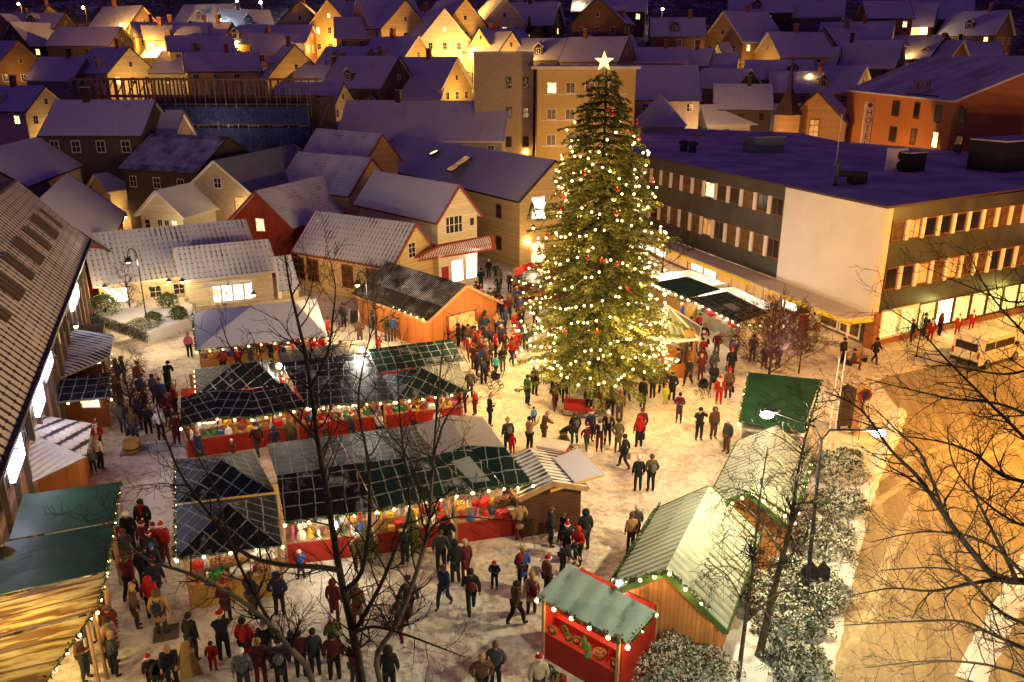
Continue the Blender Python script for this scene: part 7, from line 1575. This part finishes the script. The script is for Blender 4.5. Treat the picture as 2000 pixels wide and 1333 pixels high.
# hooked terrace lamp
p = P(290, 650, .0); top = AY(270, 512, p.y)-p; t = thing('street_lamp', 'black lamp post with a crook and hanging shade before the tiled shops', 'street lamp', p)
q = MB(); q.tube([(0, 0, 0), (0, 0, .9), (0, 0, 1.0)], [.12, .12, .06], 8); a = [(i/8)*math.pi for i in range(9)]; hk = [Vector((-.32+.32*math.cos(v), 0, top.z+.35+.55*math.sin(v))) for v in a]
q.tube([(0, 0, 1), (0, 0, top.z+.3)]+hk[0:]+[hk[-1]-Vector((0, 0, .1))], .04, 6); q.build('pole', M['iron'], t)
q = MB(); q.lathe([(.03, .35), (.10, .28), (.26, .06), (.28, 0)], 12, (-.64, 0, top.z)); s_ = q.build('shade', M['iron'], t); q = MB(); q.ball((-.64, 0, top.z-.0), .17, 10, 6, 0, (1, 1, .6)); q.build('bulb', M['bulb'], s_)
lamp('street_light', p+Vector((-.64, 0, top.z-.25)), 420, (1, .84, .62), .15)
p = P(716, 560, 3.8); t = thing('street_lamp', 'black crook lamp behind the round crowned bare tree', 'street lamp', (p.x, p.y, 0)); q = MB(); q.tube([(0, 0, 0), (0, 0, 4.3)]+[(.0-.3+.3*math.cos(v), 0, 4.3+.5*math.sin(v)) for v in a], .04, 6); q.build('pole', M['iron'], t); q = MB(); q.lathe([(.03, .3), (.24, .05), (.26, 0)], 10, (-.6, 0, 3.95)); s_ = q.build('shade', M['iron'], t); q = MB(); q.ball((-.6, 0, 3.92), .16, 8, 6); q.build('bulb', M['bulb'], s_); lamp('street_light', (p.x-.6, p.y, 3.6), 380, (1, .8, .55), .15)
lamp('street_light', P(1040, 520, 3.2), 260, (1, .74, .42), .3)
# shielded wall lamp of the near left building
p = P(8, 1084, 4.2); t = thing('wall_lamp', 'glowing shaded lamp over the green tent at the left edge', 'lamp', p); q = MB(); q.lathe([(.05, .3), (.3, .05), (.32, 0)], 12); q.build('shade', M['iron'], t); q = MB(); q.ball((0, 0, -.02), .22, 10, 6, 0, (1, 1, .4)); q.build('bulb', M['bulb'], t)
# floodlight on the canvas ridge
for px, py, z, e, d in ((706, 684, 3.6, 300, 'bare floodlight on a pole above the black canvas'), (545, 716, 3.2, 110, 'floodlight between marquee and hipped canvas'), (652, 1028, 1.9, 60, 'bright tube lamp in the second red stall'), (1298, 575, 2.4, 120, 'bright spotlight on the stall right of the tree'), (1212, 1145, 2.3, 110, 'bright lamp under the left eave of the plank hut')):
    p = P(px, py, z); t = thing('floodlight', d, 'floodlight', p); q = MB(); q.ball((0, 0, 0), .14, 10, 6); q.build('bulb', M['cool' if e != 120 else 'bulb'], t); q = MB(); q.box((0, .12, .05), (.3, .08, .24)); q.tube([(0, .15, -.9), (0, .15, 0)], .025, 5); q.build('housing', M['iron'], t); lamp('flood', p+Vector((0, -.2, -.1)), e, (1, .9, .72), .12)
# information pillar, round sign, plank
p = P(1648, 838); t = thing('information_board', 'dark upright board with a gabled top at the head of the kerb bed', 'board', p, rad(8)); q = MB(); q.box((0, 0, 1.15), (.75, .3, 1.9)); q.box((0, 0, 2.14), (.9, .4, .08)); q.face([(-.45, -.2, 2.18), (.45, -.2, 2.18), (0, -.2, 2.42)]); q.face([(.45, .2, 2.18), (-.45, .2, 2.18), (0, .2, 2.42)]); q.face([(-.45, -.2, 2.18), (0, -.2, 2.42), (0, .2, 2.42), (-.45, .2, 2.18)]); q.face([(0, -.2, 2.42), (.45, -.2, 2.18), (.45, .2, 2.18), (0, .2, 2.42)]); q.build('board', M['dtrim'], t)
for x in (-.3, .3): q = MB(); q.box((x, 0, .1), (.08, .2, .2)); q.build('foot', M['iron'], t)
M['signred'] = plain('sign_red', (.25, .02, .02), .5, .1, bump=0)
p = P(1676, 862); t = thing('road_sign', 'round red rimmed road sign on a thin post by the dark board', 'sign', p, 0); q = MB(); q.tube([(0, 0, 0), (0, 0, 2.75)], .03, 6); q.build('post', M['metal'], t); q = MB(); q.lathe([(0, -.02), (.32, -.02), (.32, .02), (0, .02)], 18); o = q.build('sign_plate', M['signred'], t); o.location = (0, -.05, 2.5); o.rotation_euler = (math.pi/2, 0, 0); q = MB(); q.lathe([(0, 0), (.2, 0), (.2, .01), (0, .01)], 16); o2 = q.build('centre', M['c_navy'], o); o2.location = (0, 0, .022)
p = P(1668, 850); t = thing('post', 'square brown wooden post next to the round road sign', 'post', p, .2); q = MB(); q.box((0, 0, 1.35), (.24, .24, 2.7)); q.box((0, 0, 2.74), (.3, .3, .08)); q.build('post', M['pole'], t)
for k, (bx, by, tx, ty, d) in enumerate(((1612, 900, 1642, 700, 'leftmost'), (1624, 890, 1650, 690, 'rightmost'))):
    p = P(bx, by); h = AY(tx, ty, p.y).z; t = thing('flagpole', d+' of the two thin pale flagpoles by the dark green tent', 'flagpole', p); q = MB(); q.tube([(0, 0, 0), (0, 0, h)], [.05, .025], 8); q.build('pole', M['trim'], t); q = MB(); q.ball((0, 0, h+.04), .06); q.lathe([(.12, 0), (.12, .1), (.06, .12)], 8); q.build('fitting', M['metal'], t)
# A-shaped boards in the bed
for k, (px, s) in enumerate(((1574, -1), (1598, 1))):
    p = P(px, 1180, 0); t = thing('sign_board', ('left' if s < 0 else 'right')+' leaf of the dark pointed sign boards standing in the snowy bushes', 'sign', p, rad(12*s)); q = MB(); pts = [(-.30, 0, .5), (.30, 0, .5), (.30, 0, 1.35), (.0 if s < 0 else .0, 0, 1.75), (-.30, 0, 1.35)]
    q.face(pts); q.face([(x, .05, z) for x, y, z in pts][::-1]); [q.face([pts[i], pts[(i+1) % 5], (pts[(i+1) % 5][0], .05, pts[(i+1) % 5][2]), (pts[i][0], .05, pts[i][2])]) for i in range(5)]; q.build('board', M['iron'], t); q = MB(); q.bar((0, .025, 0), (0, .025, .5), .06); q.build('post', M['metal'], t)
# bench
p = P(1672, 712); t = thing('bench', 'slatted bench outside the corner shop', 'bench', p, rad(30))
q = MB(); [q.box((0, y, .45), (1.7, .1, .04)) for y in (-.2, -.05, .1)]; q.build('seat', M['pole'], t); q = MB(); [q.box((0, .22, z), (1.7, .04, .1)) for z in (.62, .8)]; q.build('backrest', M['pole'], t)
for x in (-.7, .7): q = MB(); q.box((x, 0, .22), (.06, .45, .44)); q.bar((x, .2, .44), (x, .25, .86), .05); q.build('leg', M['iron'], t)
# parked van
M['carpaint'] = plain('pale_car_paint', (.62, .58, .50), .25, .04, bump=0, spec=.6)
cr = thing('parked_van', 'pale white van parked outside the yellow lit corner shop', 'van', P(1925, 706), rad(30))
prof_ = [(-2.4, .38), (-2.42, 1.1), (-2.3, 1.85), (-2.1, 1.97), (.75, 2.0), (1.0, 1.92), (1.62, 1.22), (2.3, 1.05), (2.42, .8), (2.42, .38)]
q = MB(); n_ = len(prof_)
q.face([(x, -.92, z) for x, z in prof_]); q.face([(x, .92, z) for x, z in prof_][::-1])
for i in range(n_): j = (i+1) % n_; q.face([(prof_[i][0], .92, prof_[i][1]), (prof_[j][0], .92, prof_[j][1]), (prof_[j][0], -.92, prof_[j][1]), (prof_[i][0], -.92, prof_[i][1])])
bd = q.build('body', M['carpaint'], cr)
q = MB(); q.slab([(-2.05, -.84, 2.005), (.7, -.84, 2.03), (.7, .84, 2.03), (-2.05, .84, 2.005)], .03); q.build('roof_snow', M['snow'], cr)
q = MB(); q.slab([(1.06, -.82, 1.87), (1.60, -.86, 1.26), (1.60, .86, 1.26), (1.06, .82, 1.87)], .01); q.build('windscreen', M['glass'], cr)
q = MB(); q.box((-2.40, 0, 1.45), (.06, 1.4, .5)); q.build('rear_window', M['glass'], cr)
q = MB(); q.box((2.44, 0, .5), (.08, 1.8, .22)); q.box((-2.44, 0, .5), (.08, 1.8, .22)); q.build('bumper', M['iron'], cr)
for s in (-1, 1):
    for x0, x1 in ((-2.0, -1.0), (-.9, .05), (.15, 1.05)): q = MB(); q.box(((x0+x1)/2, s*.925, 1.5), (x1-x0, .02, .48)); q.build('side_window', M['glass'], cr)
    q = MB(); q.box((.1, s*.93, 1.05), (.02, .02, 1.3)); q.build('door_seam', M['iron'], cr)
    q = MB(); q.box((2.42, s*.68, .88), (.1, .34, .2)); q.build('headlight', M['trim'], cr); q = MB(); q.box((-2.43, s*.82, 1.0), (.05, .12, .4)); q.build('tail_light', M['redpaint'], cr)
    q = MB(); q.box((1.25, s*1.02, 1.3), (.1, .2, .22)); q.build('mirror', M['iron'], cr)
    for x in (-1.5, 1.5): q = MB(); q.lathe([(0, -.1), (.31, -.1), (.34, -.06), (.34, .06), (.31, .1), (0, .1)], 18); w_ = q.build('wheel', M['iron'], cr); w_.location = (x, s*.86, .34); w_.rotation_euler = (math.pi/2, 0, 0); q = MB(); q.lathe([(0, 0), (.2, 0), (.18, .02), (0, .03)], 12); r_ = q.build('rim', M['metal'], w_); r_.location = (0, 0, -.105*s); r_.rotation_euler = (math.pi if s > 0 else 0, 0, 0)
# decorative figures outside the lit shop
for k, (px, py, z) in enumerate(((1815, 668, .2), (1868, 656, .5), (1895, 648, .5))):
    o = person(px, py, -20, 'red', 'santa_hat', 'red', 'red', 'stand', 1.5 if k else 1.6, label=['leftmost', 'middle', 'rightmost'][k]+' of the three people in red and white costumes outside the yellow lit shop', z=0, scarf='white')
# prams
def pram(px, py, rz, col, d):
    t = thing('pram', d, 'pram', P(px, py), rad(rz))
    q = MB(); q.lathe([(.12, .5), (.27, .6), (.30, .8), (.26, .8), (.1, .55)], 10); q.build('basket', M['c_'+col], t, True); q = MB()
    for j in range(5):
        a0, a1 = rad(j*22), rad((j+1)*22)
        for i in range(8):
            b0, b1 = rad(180+i*22.5), rad(180+(i+1)*22.5); f = lambda a_, b_: (.29*math.cos(b_)*math.cos(a_)*1.0, .29*math.sin(b_)*math.cos(a_)*-1, .8+.29*math.sin(a_)); q.face([f(a0, b0), f(a0, b1), f(a1, b1), f(a1, b0)])
    q.build('hood', M['c_'+col], t, True)
    q = MB(); [q.bar((s*.22, -.3, .2), (s*.22, .35, .75), .03) for s in (-1, 1)]; [q.bar((s*.22, .3, .2), (s*.22, -.25, .6), .03) for s in (-1, 1)]; q.bar((-.22, -.45, 1.0), (.22, -.45, 1.0), .03); [q.bar((s*.22, -.3, .62), (s*.22, -.45, 1.0), .03) for s in (-1, 1)]; q.build('frame', M['iron'], t)
    for x in (-.24, .24):
        for y in (-.3, .32): q = MB(); q.lathe([(.13, -.02), (.15, 0), (.13, .02), (.11, 0), (.13, -.02)], 12); w_ = q.build('wheel', M['iron'], t); w_.location = (x, y, .15); w_.rotation_euler = (0, math.pi/2, 0)
pram(334, 782, 180, 'black', 'black pram pushed up the lane left of the marquee'); pram(948, 745, 120, 'dark red', 'dark red pram at the edge of the crowd'); pram(968, 758, 100, 'black', 'black pram behind the dark red one')
pram(318, 1350, 70, 'black', 'black pram at the bottom left edge'); pram(1372, 775, 20, 'black', 'black pram by the elf costume near the right stalls'); pram(1181, 812, 40, 'dark red', 'dark red pram at the foot of the Christmas tree')
# sleigh, barrel planter, chairs, crates, signs
p = P(1135, 812); t = thing('sleigh', 'old dark wooden sleigh standing under the front branches of the tree', 'sleigh', p, rad(-15))
q = MB(); [q.tube([(-1.0, y, .35), (-.9, y, .08), (.7, y, .05), (1.0, y, .25), (1.05, y, .6), (.9, y, .75)], .03, 6) for y in (-.35, .35)]; q.build('runner', M['iron'], t); q = MB(); q.box((-.1, 0, .4), (1.5, .75, .06)); q.box((-.85, 0, .7), (.06, .75, .6)); [q.box((-.3, y, .6), (1.1, .04, .35)) for y in (-.36, .36)]; q.build('body', M['redpaint'], t)
p = P(260, 886); t = thing('barrel_planter', 'ochre barrel planter on a snowy slab in the lane', 'planter', p); q = MB(); q.lathe([(0, 0), (.34, 0), (.42, .35), (.40, .7), (.34, .7), (.34, .55), (0, .55)], 14); q.build('barrel', M['ypaint'], t, True); q = MB(); q.lathe([(.425, .3), (.43, .34), (.425, .38)], 14); q.lathe([(.375, .1), (.39, .13), (.385, .16)], 14); q.build('hoop', M['iron'], t)
p = P(285, 880); t = thing('paving_slab', 'pale raised slab beside the barrel planter', 'slab', p, rad(15)); q = MB(); q.box((0, 0, .06), (2.2, .9, .12)); q.build('slab', M['concrete'], t)
p = P(390, 762); t = thing('barrier', 'small plank barrier at the left end of the back row', 'barrier', p); q = MB(); [q.box((-.4+.2*i, 0, .5), (.14, .04, .95)) for i in range(5)]; [q.box((0, .04, z), (1.05, .04, .08)) for z in (.25, .75)]; q.build('plank', M['ypaint'], t)
p = P(756, 640) if False else P(693, 640); t = thing('sandwich_board', 'menu board on legs outside the low yellow shop house', 'sign', p, rad(-10)); q = MB(); q.box((0, 0, .75), (.6, .05, .95), 0, 0, rad(-8)); q.build('board', M['glass'], t); q = MB(); [q.bar((x, .0, 0), (x, .12, 1.3), .05) for x in (-.32, .32)]; [q.bar((x, .45, 0), (x, .12, 1.25), .04) for x in (-.32, .32)]; q.build('frame', M['trim'], t)
def parasol_heater(px, py, d):
    p = P(px, py); t = thing('tub', d, 'tub', p); q = MB(); q.lathe([(0, 0), (.3, 0), (.36, .7), (.3, .7), (0, .6)], 12); q.build('tub', M['dark'], t)
parasol_heater(728, 640, 'dark tub beside the bare trunk')
p = P(1338, 640); t = thing('water_butt', 'ochre rounded shield board at the counter of the plain green stall', 'board', P(1349, 626)); q = MB(); q.lathe([(0, 0), (.45, 0), (.5, .6), (.45, 1.2), (0, 1.25)], 14); q.build('drum', M['ypaint'], t, True); t.name = 'drum'; t['label'] = 'ochre drum at the counter corner of the plain green stall'; t['category'] = 'drum'
# picnic sledge/ladder and triangle board at the bottom left
p = P(375, 1325); t = thing('plank_stand', 'yellow triangular plank stand leaning in the snow at the bottom left', 'stand', p, rad(35)); q = MB(); q.slab([(-.35, 0, 0), (.35, 0, 0), (.1, .3, 1.15), (-.1, .3, 1.15)], .04); q.slab([(-.35, .62, 0), (.35, .62, 0), (.1, .32, 1.15), (-.1, .32, 1.15)], .04); q.build('board', M['ypaint'], t)
p = P(325, 1238); t = thing('manhole_slab', 'dark square drain cover in the snow under the tan coat', 'drain cover', p, rad(20)); q = MB(); q.box((0, 0, .02), (.8, .8, .04)); q.build('cover', M['dark'], t)
# garden steps
t = thing('steps', 'wooden garden steps climbing to the terrace under the tiled shops', 'steps', P(335, 652), rad(10))
for i in range(5): q = MB(); q.box((0, .35*i, .08+.16*i), (1.2, .36, .16)); q.build('step', M['pole'], t)
# wreaths on the yellow wall
for i, (px, py) in enumerate(((296, 549), (311, 548), (327, 546), (305, 559), (320, 557), (316, 565))):
    tag(put('wreath', WM[('wreath', 'green')], None, P(px, py, 2.45)+Vector((0, -.35, -.6-(py-546)*.03)), 0, .85), ['top left', 'top middle', 'top right', 'middle left', 'middle right', 'lowest'][i]+' wreath hung on the yellow wall under the long tiled roof', 'wreath', 'wreaths on the yellow wall')
q = MB(); q.slab([P(396, 562, 2.3), P(490, 553, 2.3), P(488, 546, 2.75), P(398, 553, 2.75)], .05); q.build('awning', M['roof_thin'], None); o = bpy.data.objects['awning']; tag(o, 'little tiled awning over the wide display window', 'awning')
# hanging wreath tree lamp ornament by the long yellow house
p = AY(1039, 432, 71.5); t = thing('hanging_ornament', 'cone shaped fir ornament with tiny lights above the corner lamp', 'ornament', p); q = MB(); rr = random.Random(4)
for i in range(500): z = rr.random(); a_ = rr.uniform(0, 6.28); R_ = .45*(1-z)+.05; c = Vector((R_*math.cos(a_), R_*math.sin(a_), z*1.6)); d = Vector((rr.gauss(0, 1), rr.gauss(0, 1), rr.gauss(0, 1))).normalized()*.13; s = d.orthogonal().normalized()*.03; q.face([c-s, c+s, c+d])
q.build('foliage', M['garland'], t)
# tools leaning on the plank hut
for k, (px, py) in enumerate(((1285, 1245), (1300, 1243))):
    p = P(px, py); t = thing('rake', ('left' if k == 0 else 'right')+' long handled tool leaning on the plank hut gable', 'tool', p); q = MB(); q.tube([(0, 0, .0), (.12, .35, 1.9)], .02, 6); q.build('handle', M['trim'], t); q = MB(); q.box((0, 0, .06), (.3, .05, .12)); q.build('head', M['signred'], t)
p = P(1333, 1252); t = thing('hand_truck', 'metal hand truck standing against the plank hut gable', 'hand truck', p, 0); q = MB(); q.tube([(-.22, 0, 0), (-.22, .15, 1.1), (-.1, .17, 1.25), (.1, .17, 1.25), (.22, .15, 1.1), (.22, 0, 0)], .02, 6); [q.bar((-.22, .08*z, z), (.22, .08*z, z), .03) for z in (.3, .6, .9)]; q.build('frame', M['metal'], t)
for x in (-.26, .26): q = MB(); q.lathe([(0, -.03), (.13, -.03), (.13, .03), (0, .03)], 12); w_ = q.build('wheel', M['iron'], t); w_.location = (x, .05, .13); w_.rotation_euler = (0, math.pi/2, 0)
# white tree lamp column & posters in the shop passage
p = P(1578, 668); t = thing('globe_column', 'white column wound with cloth and topped by a globe before the shops', 'column', p); q = MB(); q.tube([(0, 0, 0), (0, 0, 2.3)], .13, 10); q.build('shaft', M['trim'], t); q = MB(); q.ball((0, 0, 2.5), .24, 12, 8); q.build('globe', M['snow'], t, True)
for i, (px, py, sz, mt, d) in enumerate(((1566, 640, (.9, 1.2), 'signred', 'red and white poster board left of the globe column'), (1588, 640, (.6, 1.0), 'trim', 'pale framed poster right of the globe column'))):
    t = thing('poster_board', d, 'poster', P(px, py+28), rad(15)); q = MB(); q.box((0, 0, 1.3), (sz[0]+.15, .06, sz[1]+.15)); q.build('frame', M['trim'], t); q = MB(); q.box((0, -.04, 1.3), (sz[0], .02, sz[1])); q.build('poster', M[mt], t)
    for x in (-.3, .3): q = MB(); q.box((x, 0, .35), (.05, .05, .7)); q.build('leg', M['iron'], t)
# white carrier bag
p = P(1072, 800); t = thing('shopping_bag', 'white carrier bag held by the walker under the tree', 'bag', p+Vector((0, 0, .45))); q = MB(); q.ball((0, 0, 0), .17, 8, 6, 0, (.8, .5, 1.3)); q.tube([(-.08, 0, .18), (0, 0, .32), (.08, 0, .18)], .01, 4); q.build('bag', M['w_white'], t, True)
